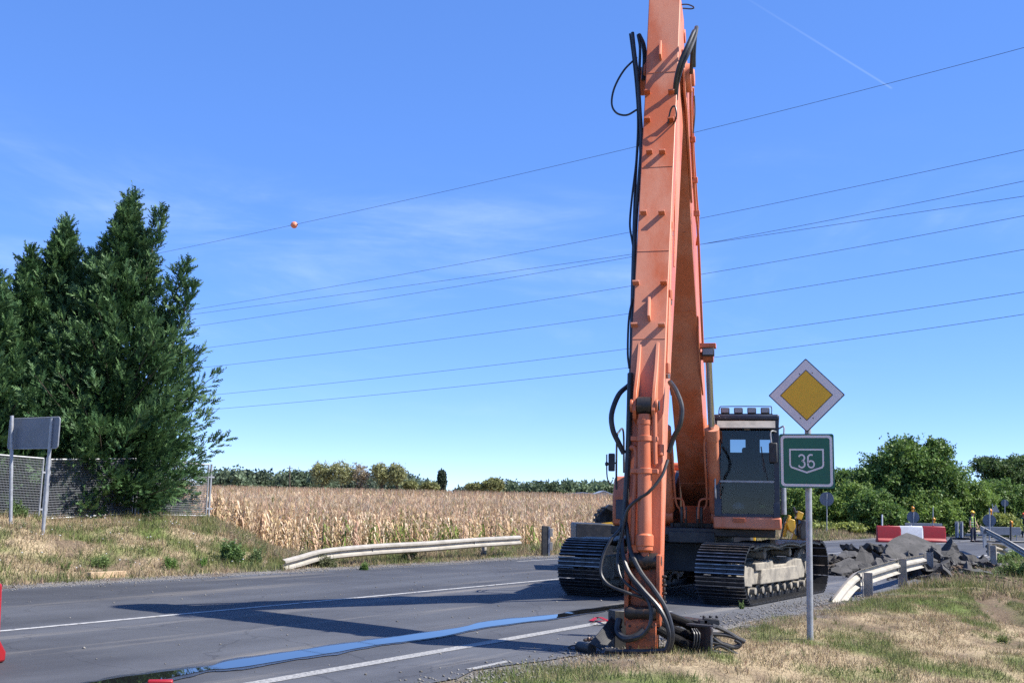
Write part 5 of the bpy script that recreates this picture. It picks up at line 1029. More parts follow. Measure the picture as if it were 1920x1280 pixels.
def cypress(x, y, H, R, label, leaders=(), seed=0, lowest=0.0, ns=23, npl=230, tilt=(0, 0), bulge=1.0, skirt=0):
    b = onground(x, y); root = empty('cypress_tree', b, label, 'cypress tree', 'cypress trees behind the mesh fence')
    rl_ = np.random.default_rng(seed); out = []; tk = MB()
    tk.tube([b - EZ * 0.2, b + V3((tilt[0] * 0.5, tilt[1] * 0.5, H * 0.5)), b + V3((tilt[0], tilt[1], H * 0.97))], 0.17, 8, taper=0.015); tk.build('trunk', M['bark'], root)
    lim = MB()
    for i in range(npl):
        q = (i + rl_.uniform(0, 1)) / npl; q = q ** 1.25; z = lowest + (H * 0.97 - lowest) * q; a = i * 2.399 + rl_.normal(0, 0.3)
        prof = R * bulge * min(1.0, 1.38 * (1 - z / H) ** 1.12) * (0.80 + 0.20 * math.sin(min(1, (z + 0.4) / (H * 0.22)) * 1.57)) * rl_.choice([0.5, 0.78, 0.92, 1.0, 1.06, 1.18], p=[0.2, 0.2, 0.2, 0.2, 0.12, 0.08]) + 0.05
        c, s = math.cos(a), math.sin(a); low = min(1.0, 0.12 + z / 2.2); sw = (0.55 + 0.75 * q) * low
        L = min(0.60 + prof * 0.5, 1.8) * rl_.uniform(0.8, 1.25)
        trk_ = b + V3((tilt[0] * z / H, tilt[1] * z / H, z)); dirv = unit(V3((c, s, sw))); tip = trk_ + V3((c, s, 0)) * prof + EZ * (prof * 0.35 * low); base = tip - dirv * L
        plume(base, tip, 0.12 + 0.17 * L * (1 - 0.5 * q), int(ns * (0.8 + 1.1 * L)), out)
        if i % 3 == 0 and prof > 0.5: lim.tube([trk_ - EZ * 0.2, base, tip - dirv * 0.15], 0.035, 5, taper=0.008)
    for i in range(skirt):                                   # low boughs that hang out over the fence
        a = rl_.uniform(-2.9, 0.3); z = rl_.uniform(0.1, 2.4); rr_ = rl_.uniform(1.2, 2.35) * (0.75 + 0.25 * min(1, z)); c, s = math.cos(a), math.sin(a); tip = b + V3((c * rr_, s * rr_, z + 0.25)); plume(tip - unit(V3((c, s, 0.35))) * 1.0, tip, 0.30, 48, out)
    for (dx, dy, z0, z1, rr) in leaders:
        p0, p1 = b + V3((dx * 0.6, dy * 0.6, z0)), b + V3((dx, dy, z1)); lim.tube([p0, p1], 0.03, 5, taper=0.006); n = int((z1 - z0) * 11)
        for k in range(n):
            q = k / n; p = p0 + (p1 - p0) * q; a = k * 2.4; l = rr * (1 - q) ** 0.8 * rl_.uniform(0.7, 1.25) + 0.10
            plume(p - EZ * 0.1, p + V3((math.cos(a) * l, math.sin(a) * l, l * 0.9 + 0.12)), 0.09 * (1.1 - q) + 0.03, 12, out)
        plume(p1 - EZ * 0.35, p1 + EZ * 0.12, 0.06, 12, out)
    lim.build('limb', M['bark'], root)
    P = np.concatenate([o[0] for o in out]); D = np.concatenate([o[1] for o in out]); Q = np.concatenate([o[2] for o in out]); n = len(P)
    P[:, 2] = np.maximum(P[:, 2], hz(P[:, 0], P[:, 1]) + 0.02)
    c = np.array([0.036, 0.092, 0.032]) * rng.uniform(0.6, 1.35, (n, 1)); c += (np.array([0.145, 0.25, 0.09]) - c) * (Q ** 2 * rng.uniform(0, 1.0, n))[:, None]  # sprays paler towards plume tips, painting in the sun on them
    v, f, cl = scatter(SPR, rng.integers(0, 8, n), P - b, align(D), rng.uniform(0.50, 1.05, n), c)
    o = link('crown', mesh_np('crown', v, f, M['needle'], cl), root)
def cy(u, v, t, **k):
    d = ray(u, v); kk = t / (d[0] * RR[0] + d[1] * RR[1]); p = np.array([0, 0, EYE]) + d * kk; H = p[2] - float(hz(p[0], p[1])); return p[0], p[1], H
x, y, H = cy(252, 366, -25.2); cypress(x - 0.15, y, H, 2.75, 'tallest cypress, with a thin spire, overhanging the fence on the right', leaders=((0.1, 0, H * 0.72, H * 1.0, 0.45), (1.0, -0.2, H * 0.66, H * 0.94, 0.34), (1.85, -0.3, H * 0.52, H * 0.77, 0.38), (-0.75, 0.2, H * 0.62, H * 0.79, 0.30), (2.1, -0.4, H * 0.40, H * 0.70, 0.36)), seed=1, lowest=0.10, npl=430, bulge=0.98, skirt=130)
x, y, H = cy(124, 420, -27.2); cypress(x, y, H, 2.5, 'second tallest cypress, with one pointed tip, left of the spire', leaders=((0, 0, H * 0.74, H * 1.0, 0.45), (0.95, -0.3, H * 0.66, H * 0.86, 0.4)), seed=2, lowest=0.2, npl=290, skirt=60)
x, y, H = cy(58, 476, -27.4); cypress(x, y, H, 2.3, 'cypress with a short slanting tip near the left edge', leaders=((0, 0, H * 0.78, H * 1.0, 0.4),), seed=3, lowest=0.2, npl=240, skirt=60)
x, y, H = cy(-8, 520, -27.0); cypress(x, y, H, 2.4, 'cypress cut by the left edge of the picture', leaders=((0, 0, H * 0.8, H, 0.4),), seed=4, lowest=0.2, npl=230, skirt=60)
x, y, H = cy(178, 520, -28.6); cypress(x, y, H, 2.3, 'lower cypress filling the gap behind the two tallest ones', leaders=((0, 0, H * 0.8, H, 0.4),), seed=5, lowest=0.2, npl=230, skirt=60)

# ------------------------------------------------------------------ broadleaf trees and bushes
LEAF = []
for i in range(5):
    r = np.random.default_rng(60 + i); V, Fx = [], []
    for k in range(4):                                        # a sprig: four leaflets around a short stem
        a = k * 1.6 + r.normal(0, 0.2); d = np.array([math.cos(a), math.sin(a), r.uniform(-0.3, 0.6)]) ; d /= np.linalg.norm(d); s = np.cross(d, r.normal(size=3)); s /= np.linalg.norm(s); o_ = np.array([0, 0, 0.18 * k - 0.3]); n = len(V)
        V += [o_, o_ + d * 0.30 + s * 0.19, o_ + d * 0.62, o_ + d * 0.30 - s * 0.19]; Fx += [(n, n + 1, n + 2), (n, n + 2, n + 3)]
    LEAF.append((np.array(V), np.array(Fx)))
def crown_pts(lobes, n, r):
    """sprig positions on the outer shells of overlapping lobes, clumped"""
    vol = np.array([l[3] * l[4] + l[3] * l[3] for l in lobes]); pick = r.choice(len(lobes), n, p=vol / vol.sum()); L = np.array(lobes)[pick]
    d = r.normal(size=(n, 3)); d /= np.linalg.norm(d, axis=1, keepdims=True); d[:, 2] = np.abs(d[:, 2]) * np.where(r.uniform(0, 1, n) < 0.75, 1, -1)
    rad = r.uniform(0.25, 1, n) ** 0.45
    cl = 1 + 0.45 * np.sin(d[:, 0] * 6 + pick) * np.sin(d[:, 1] * 7 + pick * 2) * np.sin(d[:, 2] * 6) + 0.25 * (r.uniform(0, 1, n) ** 6)
    P = L[:, :3] + d * np.stack([L[:, 3], L[:, 3], L[:, 4]], 1) * (rad * cl)[:, None] + r.normal(0, 0.06, (n, 3)) * L[:, 3:4]
    return P, d
def broadleaf(name, base, lobes, n, size, colr, label, cat, group=None, seed=0, trunk=0.14, var=0.25, thin=0.0, twigs=0):
    """lobes relative to the base: x, y, z, radius, half height"""
    r = np.random.default_rng(seed); base = V3(base); root = empty(name, base, label, cat, group)
    if trunk:
        tk = MB(); zc = max(l[2] for l in lobes); tk.tube([base - EZ * 0.3, base + V3((0.05, 0, zc * 0.5)), base + V3((0.1, 0.05, zc * 0.9))], trunk, 7, taper=trunk * 0.3)
        tko = tk.build('trunk', M['bark'], root); lb_ = MB()
        for l in lobes: lb_.tube(smooth_path([base + EZ * max(0.1, l[2] * 0.35), base + V3((l[0] * 0.5, l[1] * 0.5, l[2] * 0.75)), base + V3(l[:3])], 3), trunk * 0.45, 5, taper=trunk * 0.12)
        for k in range(twigs):
            l = lobes[k % len(lobes)]; d = r.normal(size=3); d[2] = abs(d[2]); d /= np.linalg.norm(d); lb_.tube([base + V3(l[:3]), base + V3(l[:3]) + d * np.array([l[3], l[3], l[4]]) * 1.05], trunk * 0.12, 4, taper=0.01)
        lb_.build('limb', M['bark'], root)
    P, d = crown_pts(lobes, n, r); P = P[P[:, 2] > 0.05]; n = len(P); d = d[:n]
    cc_ = np.array(colr) * r.uniform(1 - var, 1 + var, (n, 1)) * (1 + 0.25 * (noise2(P[:, 0] * 1.3 + seed, P[:, 2] * 1.3 + P[:, 1], seed, 3, 0.8) - 0.45))[:, None] + r.normal(0, 0.006, (n, 3))
    v, f, cl = scatter(LEAF, r.integers(0, 5, n), P, align(r.normal(size=(n, 3)) + np.array([0, 0, 0.6]), r.normal(size=(n, 3))), size * r.uniform(0.6, 1.3, n), np.clip(cc_, 0.005, 0.6))
    link('crown', mesh_np('crown', v, f, M['leaf'], cl), root); return root
def lob(u, v, Y, ru, rv, base):
    """lobe from its outline centre and its half sizes"""
    c = at(u, v, Y); k = Y / FPX; return (c[0] - base[0], c[1] - base[1], c[2] - base[2], ru * k, rv * k)
GRN, GRN2, DGR, OLV, YGR = (0.125, 0.21, 0.050), (0.18, 0.27, 0.060), (0.09, 0.145, 0.045), (0.20, 0.21, 0.08), (0.27, 0.31, 0.08)
def tree_at(name, u, Y, lobes, n, size, c, label, cat='tree', group=None, seed=0, **k):
    b = onground(at(u, 1000, Y)[0], Y); return broadleaf(name, b, [lob(a[0], a[1], a[4] if len(a) > 4 else Y, a[2], a[3], b) for a in lobes], n, size, c, label, cat, group, seed, **k)
TG = 'trees beyond the road works'
tree_at('locust_tree', 1700, 84, [(1695, 875, 52, 45), (1650, 915, 50, 55), (1740, 900, 55, 55), (1697, 845, 24, 24), (1760, 850, 22, 26), (1720, 950, 70, 50), (1635, 900, 28, 22), (1780, 930, 40, 50), (1745, 835, 8, 12), (1680, 836, 9, 10)], 16500, 0.36, GRN, 'tall bushy green tree behind the red and white barriers', group=TG, seed=1, trunk=0.2)
tree_at('locust_tree', 1890, 92, [(1865, 880, 40, 16), (1890, 900, 45, 25), (1915, 872, 30, 18), (1850, 868, 26, 10), (1930, 900, 40, 40), (1905, 925, 40, 24)], 6500, 0.30, DGR, 'dark airy flat topped tree at the right edge', group=TG, seed=2, trunk=0.22, twigs=18)
tree_at('locust_tree', 1590, 96, [(1585, 905, 30, 22), (1560, 930, 35, 35), (1610, 925, 35, 40)], 6500, 0.34, (0.11, 0.19, 0.05), 'smaller green tree left of the bushiest tree, beside the route sign', group=TG, seed=3, trunk=0.15)
BG = 'bushes along the far road side'
for i, (u, Y, L, n, c, lab) in enumerate([
    (1500, 80, [(1500, 955, 30, 40), (1485, 975, 22, 28)], 4200, GRN2, 'green bush just right of the yellow digging arm'),
    (1575, 80, [(1570, 965, 40, 35), (1600, 950, 35, 40), (1545, 985, 26, 18)], 5200, GRN2, 'bush of light green shoots behind the round sign'),
    (1640, 76, [(1640, 965, 40, 40), (1670, 980, 30, 25)], 4800, GRN, 'green bush left of the barriers'),
    (1730, 82, [(1725, 970, 45, 35), (1765, 975, 35, 35)], 4800, GRN2, 'bush above the white middle barrier'),
    (1800, 84, [(1800, 955, 40, 45), (1830, 945, 35, 35)], 5600, GRN2, 'light green bush behind the worker with the yellow helmet'),
    (1875, 88, [(1870, 945, 45, 40), (1910, 955, 40, 40)], 5600, GRN, 'green bush behind the blank round sign plate'),
    (1890, 80, [(1885, 985, 24, 18), (1865, 985, 22, 20)], 1800, YGR, 'low yellowish bush above the grey barrier board'),
    (1548, 74, [(1545, 993, 30, 10), (1590, 992, 26, 9)], 1500, YGR, 'low weeds at the foot of the round sign')]):
    tree_at('bush', u, Y, L, int(n * 0.95), 0.33, c, lab, 'bush', BG, seed=20 + i, trunk=0.05)

# ------------------------------------------------------------------ far side of the corn field
r_ = np.random.default_rng(5); FV, FFc, FC, off = [], [], [], 0
def wood(u0, u1, Y, topf, n, c, size, seed):
    global off
    r = np.random.default_rng(seed); us = np.linspace(u0, u1, n) + r.normal(0, (u1 - u0) / n * 0.3, n)
    for u in us:
        YY = Y + r.uniform(-12, 25); vt = topf(u) + 4 + r.uniform(-2.5, 4.0); tp = at(u, vt, YY); zg = float(hz(tp[0], YY)); h = tp[2] - zg; rad = h * r.uniform(0.33, 0.5)
        lobes = [(tp[0], YY, zg + h * 0.55, rad, h * 0.46), (tp[0] + r.normal(0, rad * 0.5), YY, zg + h * 0.3, rad * 1.1, h * 0.32), (tp[0] + r.normal(0, rad * 0.6), YY, zg + h * 0.65, rad * 0.6, h * 0.33)]
        m = 140; P, d = crown_pts(lobes, m, r); cc_ = np.array(c) * r.uniform(0.7, 1.35) * r.uniform(0.7, 1.3, (m, 1))
        v, f, cl = scatter(LEAF, r.integers(0, 5, m), P, align(r.normal(size=(m, 3)) + np.array([0, 0, 0.6]), r.normal(size=(m, 3))), 1.25 * size * r.uniform(0.7, 1.4, m), np.clip(cc_, 0.005, 0.5))
        FV.append(v); FFc.append(f + off); FC.append(cl); off += len(v)
def flush(name, label):
    global off
    o = link(name, mesh_np(name, np.concatenate(FV), np.concatenate(FFc), M['leaf'], np.concatenate(FC))); FV.clear(); FFc.clear(); FC.clear(); off = 0
    tag(o, label, 'wood', kind='stuff')
wood(395, 620, 300, lambda u: 879 + (u - 400) * 0.01, 26, (0.105, 0.145, 0.085), 1.25, 1); wood(600, 770, 330, lambda u: 884, 18, (0.105, 0.14, 0.09), 1.35, 2); wood(740, 830, 420, lambda u: 888 + max(0, u - 770) * 0.38, 16, (0.12, 0.165, 0.115), 1.6, 3)  # paler, bluer tints: distance haze painted into the leaf colour
flush('woodland', 'dark line of distant woods beyond the left of the corn')
wood(862, 960, 380, lambda u: 911 - (u - 862) * 0.13, 15, (0.09, 0.125, 0.085), 1.5, 4); wood(950, 1150, 300, lambda u: 899 + abs(u - 1070) * 0.03, 26, (0.115, 0.16, 0.085), 1.25, 5); wood(1135, 1240, 290, lambda u: 905, 12, (0.095, 0.14, 0.06), 1.25, 6)
wood(1340, 1640, 260, lambda u: 905, 26, (0.095, 0.15, 0.06), 1.1, 7)
flush('woodland', 'distant green woods behind the excavator and right of the lone poplar')
for i, (u, v, w, h, Y, c, lab) in enumerate([(828, 899, 7, 17, 250, (0.05, 0.075, 0.045), 'lone dark columnar poplar beyond the corn field'), ]):
    b = onground(at(u, 930, Y)[0], Y); broadleaf('poplar_tree', b, [lob(u, v, Y, w, h, b), lob(u + 1, v + 8, Y, w * 1.05, h * 0.7, b), lob(u - 0.5, v - 6, Y, w * 0.7, h * 0.6, b)], 1400, 0.75, c, lab, 'poplar', None, 31, trunk=0.25)
SPG = 'thin yellowing trees beyond the corn'
for i, (u, v, w, h, lab) in enumerate([(603, 890, 20, 20, 'leftmost thin yellowish tree above the corn'), (640, 888, 24, 20, 'widest thin yellow green tree above the corn'), (676, 892, 16, 22, 'half bare tree with whitish twigs above the corn'), (715, 890, 18, 20, 'yellow green tree right of the half bare one'), (744, 890, 16, 20, 'rightmost thin yellow green tree above the corn')]):
    b = onground(at(u, 930, 205)[0], 205); broadleaf('sparse_tree', b, [lob(u, v, 205, w, h, b), lob(u - w * 0.4, v - h * 0.4, 205, w * 0.5, h * 0.6, b), lob(u + w * 0.4, v + h * 0.3, 205, w * 0.6, h * 0.6, b)], 620 if i != 2 else 260, 0.62, (0.30, 0.31, 0.14) if i != 2 else (0.34, 0.29, 0.20), lab, 'tree', SPG, 40 + i, trunk=0.16, twigs=26)
for i, (u, v, w, h, lab) in enumerate([(925, 909, 17, 11, 'round olive green bush behind the corn, right of the poplar'), (806, 912, 14, 6, 'low olive bush just left of the poplar'), (768, 911, 12, 8, 'olive bush beside the yellowing trees'), (890, 914, 16, 6, 'flat olive bush between poplar and round bush')]):
    b = onground(at(u, 930, 215)[0], 215); broadleaf('olive_bush', b, [lob(u, v, 215, w, h, b), lob(u + w * 0.4, v + 3, 215, w * 0.7, h * 0.8, b)], 900, 0.7, (0.24, 0.25, 0.10), lab, 'bush', 'olive bushes behind the corn', 50 + i, trunk=0.08)
b = onground(at(543, 930, 190)[0], 190); up = empty('utility_pole', b, 'slim wooden utility pole standing far off in the corn', 'pole')
tp = at(543.5, 873, 190); MB().cyl(b, tp, 0.13, 0.09, n=8).build('shaft', M['bark'], up); MB().obox(tp - EZ * 0.4, V3((0.5, 0.1, 0)), V3((0, 0.05, 0)), EZ * 0.05).build('crossarm', M['bark'], up)
# farm buildings whose roofs show over the corn
M['roofblue'] = mat('pale_blue_roof', (0.32, 0.38, 0.47), (0.27, 0.32, 0.40), rough=0.6, scale=1); M['wallpale'] = mat('pale_wall', (0.55, 0.54, 0.52), (0.48, 0.47, 0.45), rough=0.8, scale=1)
def barn(u, v_ridge, v_eave, Y, wpx, dep_, label, name='barn'):
    cx = at(u, v_eave, Y); ridge = at(u, v_ridge, Y)[2]; ev = cx[2]; zg = float(hz(cx[0], Y)); w = wpx * Y / FPX / 2; root = empty(name, (cx[0], Y, zg), label, 'building')
    m = MB(); m.prism([(-w, 0), (w, 0), (w, ev - zg), (0, ridge - zg - 0.1), (-w, ev - zg)], (cx[0], Y, zg), (1, 0, 0), (0, 0, 1), (0, 1, 0), 0, dep_); m.build('wall', M['wallpale'], root, smooth=False)
    m = MB()
    for s in (-1, 1): m.add([(cx[0] + s * w * 1.08, Y - 0.4, ev - 0.15), (cx[0], Y - 0.4, ridge), (cx[0], Y + dep_, ridge), (cx[0] + s * w * 1.08, Y + dep_, ev - 0.15), (cx[0] + s * w * 1.08, Y - 0.4, ev + 0.05), (cx[0], Y - 0.4, ridge + 0.2), (cx[0], Y + dep_, ridge + 0.2), (cx[0] + s * w * 1.08, Y + dep_, ev + 0.05)], [(0, 1, 2, 3), (7, 6, 5, 4), (0, 4, 5, 1), (1, 5, 6, 2), (2, 6, 7, 3), (3, 7, 4, 0)])
    m.build('roof', M['roofblue'], root, smooth=False)
    m = MB(); m.obox((cx[0], Y - 0.02, zg + (ev - zg) * 0.4), V3((w * 0.35, 0, 0)), V3((0, 0.04, 0)), EZ * (ev - zg) * 0.4); m.build('door', M['signback'], root)
barn(1132, 920.5, 927, 255, 36, 14, 'blue grey gabled farm shed behind the corn beside the excavator')
barn(1092, 923.5, 926, 262, 58, 10, 'long low pale roofed shed behind the corn, left of the gabled one', 'shed')

# ------------------------------------------------------------------ weeds that stand out of the grass
def herb_proto(seed, h=1.0, stems=7, leaves=11, spread=0.45, lw=0.035, ll=0.16):
    r = np.random.default_rng(seed); V, Fx = [], []
    def tri(*p): n = len(V); V.extend(p); Fx.append((n, n + 1, n + 2))
    for i in range(stems):
        a = r.uniform(0, 6.28); sp = spread * r.uniform(0.1, 1); H = h * r.uniform(0.5, 1.0); d = np.array([math.cos(a) * sp, math.sin(a) * sp, 1.0]) * H; q0 = np.array([math.cos(a), math.sin(a), 0]) * 0.04 * r.uniform(0, 1); w = np.array([-math.sin(a), math.cos(a), 0]) * 0.006
        bend = np.array([math.cos(a), math.sin(a), -0.3]) * 0.15 * H
        P = lambda q: q0 + d * q + bend * q * q
        for k in range(3): u0, u1 = P(k / 3), P((k + 1) / 3); tri(u0 - w, u0 + w, u1 + w); tri(u0 - w, u1 + w, u1 - w)
        for k in range(leaves):
            q = 0.12 + 0.88 * k / leaves; b = r.uniform(0, 6.28); l = ll * (1.15 - 0.75 * q) * r.uniform(0.6, 1.3); e = np.array([math.cos(b), math.sin(b), r.uniform(-0.2, 0.8)]); e /= np.linalg.norm(e); sd = np.cross(e, r.normal(size=3)); sd /= np.linalg.norm(sd); p = P(q)
            m_ = p + e * l * 0.5; lw_ = lw * (1.2 - 0.7 * q); tri(p, m_ + sd * lw_, m_ - sd * lw_); tri(m_ - sd * lw_, m_ + sd * lw_, p + e * l)
    return np.array(V), np.array(Fx)
def weed(u, v, h, w, c, label, seed, n=260, cat='weed'):
    b = gp(u, v); r = np.random.default_rng(seed); root = empty('weed_clump', b, label, cat, 'weeds at the road side'); k = max(3, int(n / 42))
    protos = [herb_proto(seed * 3 + i, 1.0, 8, 12, 0.35, 0.05, 0.24) for i in range(3)]; P = np.stack([r.normal(0, w * 0.42, k), r.normal(0, w * 0.42, k), np.zeros(k)], 1); P[:, 2] = hz(P[:, 0] + b[0], P[:, 1] + b[1]) - b[2]
    fall = np.clip(1.1 - np.hypot(P[:, 0], P[:, 1]) / (w * 1.6), 0.45, 1.1)
    vv, ff, cl = scatter(protos, r.integers(0, 3, k), P, rotz(r.uniform(0, 6.28, k)), h * fall * r.uniform(0.75, 1.1, k), np.array(c) * 1.35 * r.uniform(0.7, 1.3, (k, 1)))
    cl = np.clip(cl * r.uniform(0.75, 1.25, (len(cl) // 3, 1)).repeat(3, 0)[:len(cl)] if len(cl) % 3 == 0 else cl, 0.01, 0.6)
    link('foliage', mesh_np('foliage', vv, ff, M['leaf'], cl), root)
weed(432, 1052, 0.62, 0.30, (0.10, 0.16, 0.05), 'tallest green weed on the bank right of the cypresses', 70, 900)
weed(478, 1056, 0.42, 0.26, (0.11, 0.15, 0.06), 'low green weed beside the tall one before the rail end', 71, 500)
weed(188, 1062, 0.36, 0.22, (0.11, 0.16, 0.05), 'green weed above the timber beam', 72, 420)
weed(122, 1073, 0.24, 0.16, (0.10, 0.15, 0.04), 'small dark weed left of the timber beam', 73, 260)
weed(318, 1062, 0.34, 0.30, (0.10, 0.17, 0.04), 'spreading green weed at the middle of the bank foot', 74, 420)
weed(378, 1062, 0.24, 0.24, (0.09, 0.17, 0.035), 'low bright green weed at the bank foot left of the tall weed', 75, 300)
weed(572, 1061, 0.50, 0.40, (0.15, 0.155, 0.075), 'greyish weed covering the bend of the guardrail', 76, 1100)
weed(606, 1062, 0.40, 0.30, (0.13, 0.14, 0.07), 'leafy weed hiding the left end of the guardrail', 77, 760)
weed(682, 1069, 0.26, 0.19, (0.11, 0.18, 0.04), 'single bright green tuft at the asphalt edge below the guardrail', 78, 360)
weed(768, 1052, 0.50, 0.40, (0.14, 0.16, 0.06), 'thin weed under the middle of the guardrail', 79, 520)
weed(1008, 1037, 0.40, 0.34, (0.12, 0.14, 0.06), 'grey green tuft at the foot of the lone post', 80, 360)
weed(20, 970, 0.45, 0.5, (0.10, 0.15, 0.05), 'green weeds around the foot of the left sign pole', 81, 500)
weed(1386, 1142, 0.20, 0.07, (0.13, 0.19, 0.06), 'small upright weed before the near track', 82, 130)
weed(1880, 1205, 0.16, 0.14, (0.13, 0.17, 0.05), 'green tuft low on the right of the verge', 83, 200)
weed(1650, 1262, 0.12, 0.12, (0.12, 0.18, 0.04), 'green tuft at the bottom edge of the verge', 84, 200)
for i, (u, v, h, w) in enumerate([(1905, 1080, 0.55, 0.5), (1880, 1055, 0.5, 0.6), (1915, 1050, 0.6, 0.6)]):
    weed(u, v, h, w, (0.14, 0.20, 0.06), ['nearest clump of tall green weeds at the right edge', 'clump of green weeds beside the torn rail stub', 'farthest clump of tall weeds under the slanting rail'][i], 86 + i, 800)

# the lesser weeds of the banks, too many to tell apart
def weed_scatter(n, s0, s1, t0, t1, h0, h1, label, keep=None, green=0.5):
    S, T = region(n, s0, s1, t0, t1, keep); X, Y = xy(S, T); k = noise2(X, Y, 91, 3, 0.8) > 0.40; X, Y = X[k], Y[k]; n = len(X); pr = [herb_proto(400 + i, 1.0, 6, 8, 0.6, 0.035, 0.20) for i in range(6)]
    g = (rng.uniform(0, 1, n) < green)[:, None]; c = np.where(g, np.array([0.15, 0.20, 0.075]), np.array([0.36, 0.28, 0.19])) * rng.uniform(0.6, 1.3, (n, 1))
    v, f, cl = scatter(pr, rng.integers(0, 6, n), np.stack([X, Y, hz(X, Y)], 1), rotz(rng.uniform(0, 6.28, n)), rng.uniform(h0, h1, n), c)
    tag(link('weeds', mesh_np('weeds', v, f, M['leaf'], cl)), label, 'weeds', kind='stuff')
weed_scatter(800, -1, 24, -24.3, -17.9, 0.12, 0.34, 'grey green weeds and dry stalks over the left bank')
weed_scatter(420, 20, 42, -21, -17.8, 0.15, 0.45, 'weeds under and around the pale guardrail', green=0.45)
weed_scatter(260, 7, 26, -5.2, 1.0, 0.05, 0.13, 'low weeds in the near verge', green=0.75)
weed_scatter(380, 27, 48, -4.2, 2.0, 0.2, 0.6, 'tall green weeds on the verge at the right edge', green=0.85)
# ------------------------------------------------------------------ backhoe loader behind the excavator
YB = 28.6
def bk_(x, y, z): return np.array([x, YB + y, z])
bh = empty('backhoe_loader', (4.6, YB, 0), 'yellow backhoe loader half hidden behind the excavator', 'loader')
xb = at(1076, 990, YB)[0]
m = MB(); m.prism([(0, 0.42), (0.10, 0.30), (0.85, 0.30), (0.95, 0.45), (0.95, 1.05), (0.90, 1.15), (0.0, 1.16), (-0.02, 1.1)], bk_(xb, 0, 0), (1, 0, 0), (0, 0, 1), (0, 1, 0), -1.15, 1.15); m.build('front_bucket', M['black'], bh, bevel=0.02)
m = MB()
for y in (-0.5, 0.5): m.obox(bk_(xb + 1.5, y, 1.15), V3((0.75, 0, 0.1)), V3((0, 0.06, 0)), V3((-0.01, 0, 0.10)))
m.build('loader_arm', M['yellow'], bh, bevel=0.01)
m = MB(); m.prism([(1.2, 0.7), (4.6, 0.7), (4.6, 1.5), (3.2, 1.6), (3.1, 1.75), (1.4, 1.6), (1.2, 1.4)], bk_(xb, 0, 0), (1, 0, 0), (0, 0, 1), (0, 1, 0), -0.45, 0.45); m.build('body', M['yellow'], bh, bevel=0.04)
m = MB()
for x in (2.75, 4.35):
    for y in (-0.7, 0.7): m.obox(bk_(xb + x, y, 2.05), V3((0.04, 0, 0)), V3((0, 0.04, 0)), EZ * 0.55)
m.obox(bk_(xb + 3.55, 0, 2.66), V3((0.95, 0, 0)), V3((0, 0.78, 0)), EZ * 0.06); m.build('cab_frame', M['yellow'], bh, bevel=0.02)
m = MB()
for y in (-0.7, 0.7): m.obox(bk_(xb + 3.55, y, 2.05), V3((0.76, 0, 0)), V3((0, 0.004, 0)), EZ * 0.53)
m.build('cab_glass', M['glass'], bh, smooth=False)
for x, R in ((1.35, 0.50), (3.65, 0.76)):
    for y in (-0.85, 0.85):
        c = bk_(xb + x, y, R); t = MB(); t.lathe([(R * 0.55, -0.20), (R * 0.9, -0.22), (R, -0.16), (R, 0.16), (R * 0.9, 0.22), (R * 0.55, 0.20)], c, (0, 1, 0), 28)
        for k in range(20): a = k * math.pi / 10; q = V3((math.cos(a), 0, math.sin(a))); t.obox(c + q * R * 1.01 + V3((0, 0.08 * (-1) ** k, 0)), q * 0.03, V3((-q[2], 0, q[0])) * 0.035 + V3((0, 0.02, 0)), V3((0, 0.10, 0)))
        w = t.build('wheel', M['tyre'], bh); MB().lathe([(0.08, -0.08), (R * 0.54, -0.10), (R * 0.54, 0.10), (0.08, 0.08)], c, (0, 1, 0), 20).build('rim', M['yellow'], w)
# the tyre that shows beside the raised deck of the excavator
c = at(1141, 975, YB + 1.5); t = MB(); R = 0.36; t.lathe([(0.1, -0.15), (R * 0.9, -0.18), (R, -0.12), (R, 0.12), (R * 0.9, 0.18), (0.1, 0.15)], c, (0.25, -1, 0), 26)
for k in range(16): a = k * math.pi / 8; q = V3((math.cos(a), 0.25 * math.cos(a), math.sin(a))); t.obox(c + q * R, q * 0.03, V3((-q[2], 0, q[0])) * 0.04, V3((0.03, -0.14, 0)))
t.build('spare_tyre', M['tyre'], bh); m = MB(); m.prism([(0, 0), (0.20, -0.10), (0.42, -0.16), (0.42, 0.02), (0.1, 0.10)], at(1134, 952, YB + 1.2), (1, 0, 0), (0, 0, 1), (0, 1, 0), -0.25, 0.25); m.build('mudguard', M['black'], bh, bevel=0.01)
# digging arm folded at the rear, right of the excavator's cab
def zz(u, v, y=YB): return at(u, v, y)
m = MB(); m.tube([zz(1470, 1006), zz(1474, 985), zz(1481, 966)], 0.05, 8); m.prism([(0, 0.08), (0.12, 0.0), (0.17, 0.16), (0.16, 0.34), (0.05, 0.37), (-0.06, 0.26)], zz(1477, 999), (1, 0, 0), (0, 0, 1), (0, 1, 0), -0.14, 0.14)
m.build('dig_boom', M['yellow'], bh, bevel=0.015)
m = MB(); m.prism([(0, 0.02), (0.14, -0.02), (0.20, 0.16), (0.06, 0.22)], zz(1491, 973), (1, 0, 0), (0, 0, 1), (0, 1, 0), -0.10, 0.10); m.prism([(0, 0), (0.10, -0.10), (0.16, 0.06), (0.06, 0.16)], zz(1483, 1010), (1, 0, 0), (0, 0, 1), (0, 1, 0), -0.06, 0.06); m.build('dipper_link', M['yellow'], bh, bevel=0.01)
m = MB(); m.tube(smooth_path([zz(1462, 1018), zz(1467, 995), zz(1472, 968)], 4), 0.02, 6); m.tube(smooth_path([zz(1488, 950), zz(1495, 975), zz(1494, 1005)], 4), 0.03, 6); m.build('hose', M['rubber'], bh)
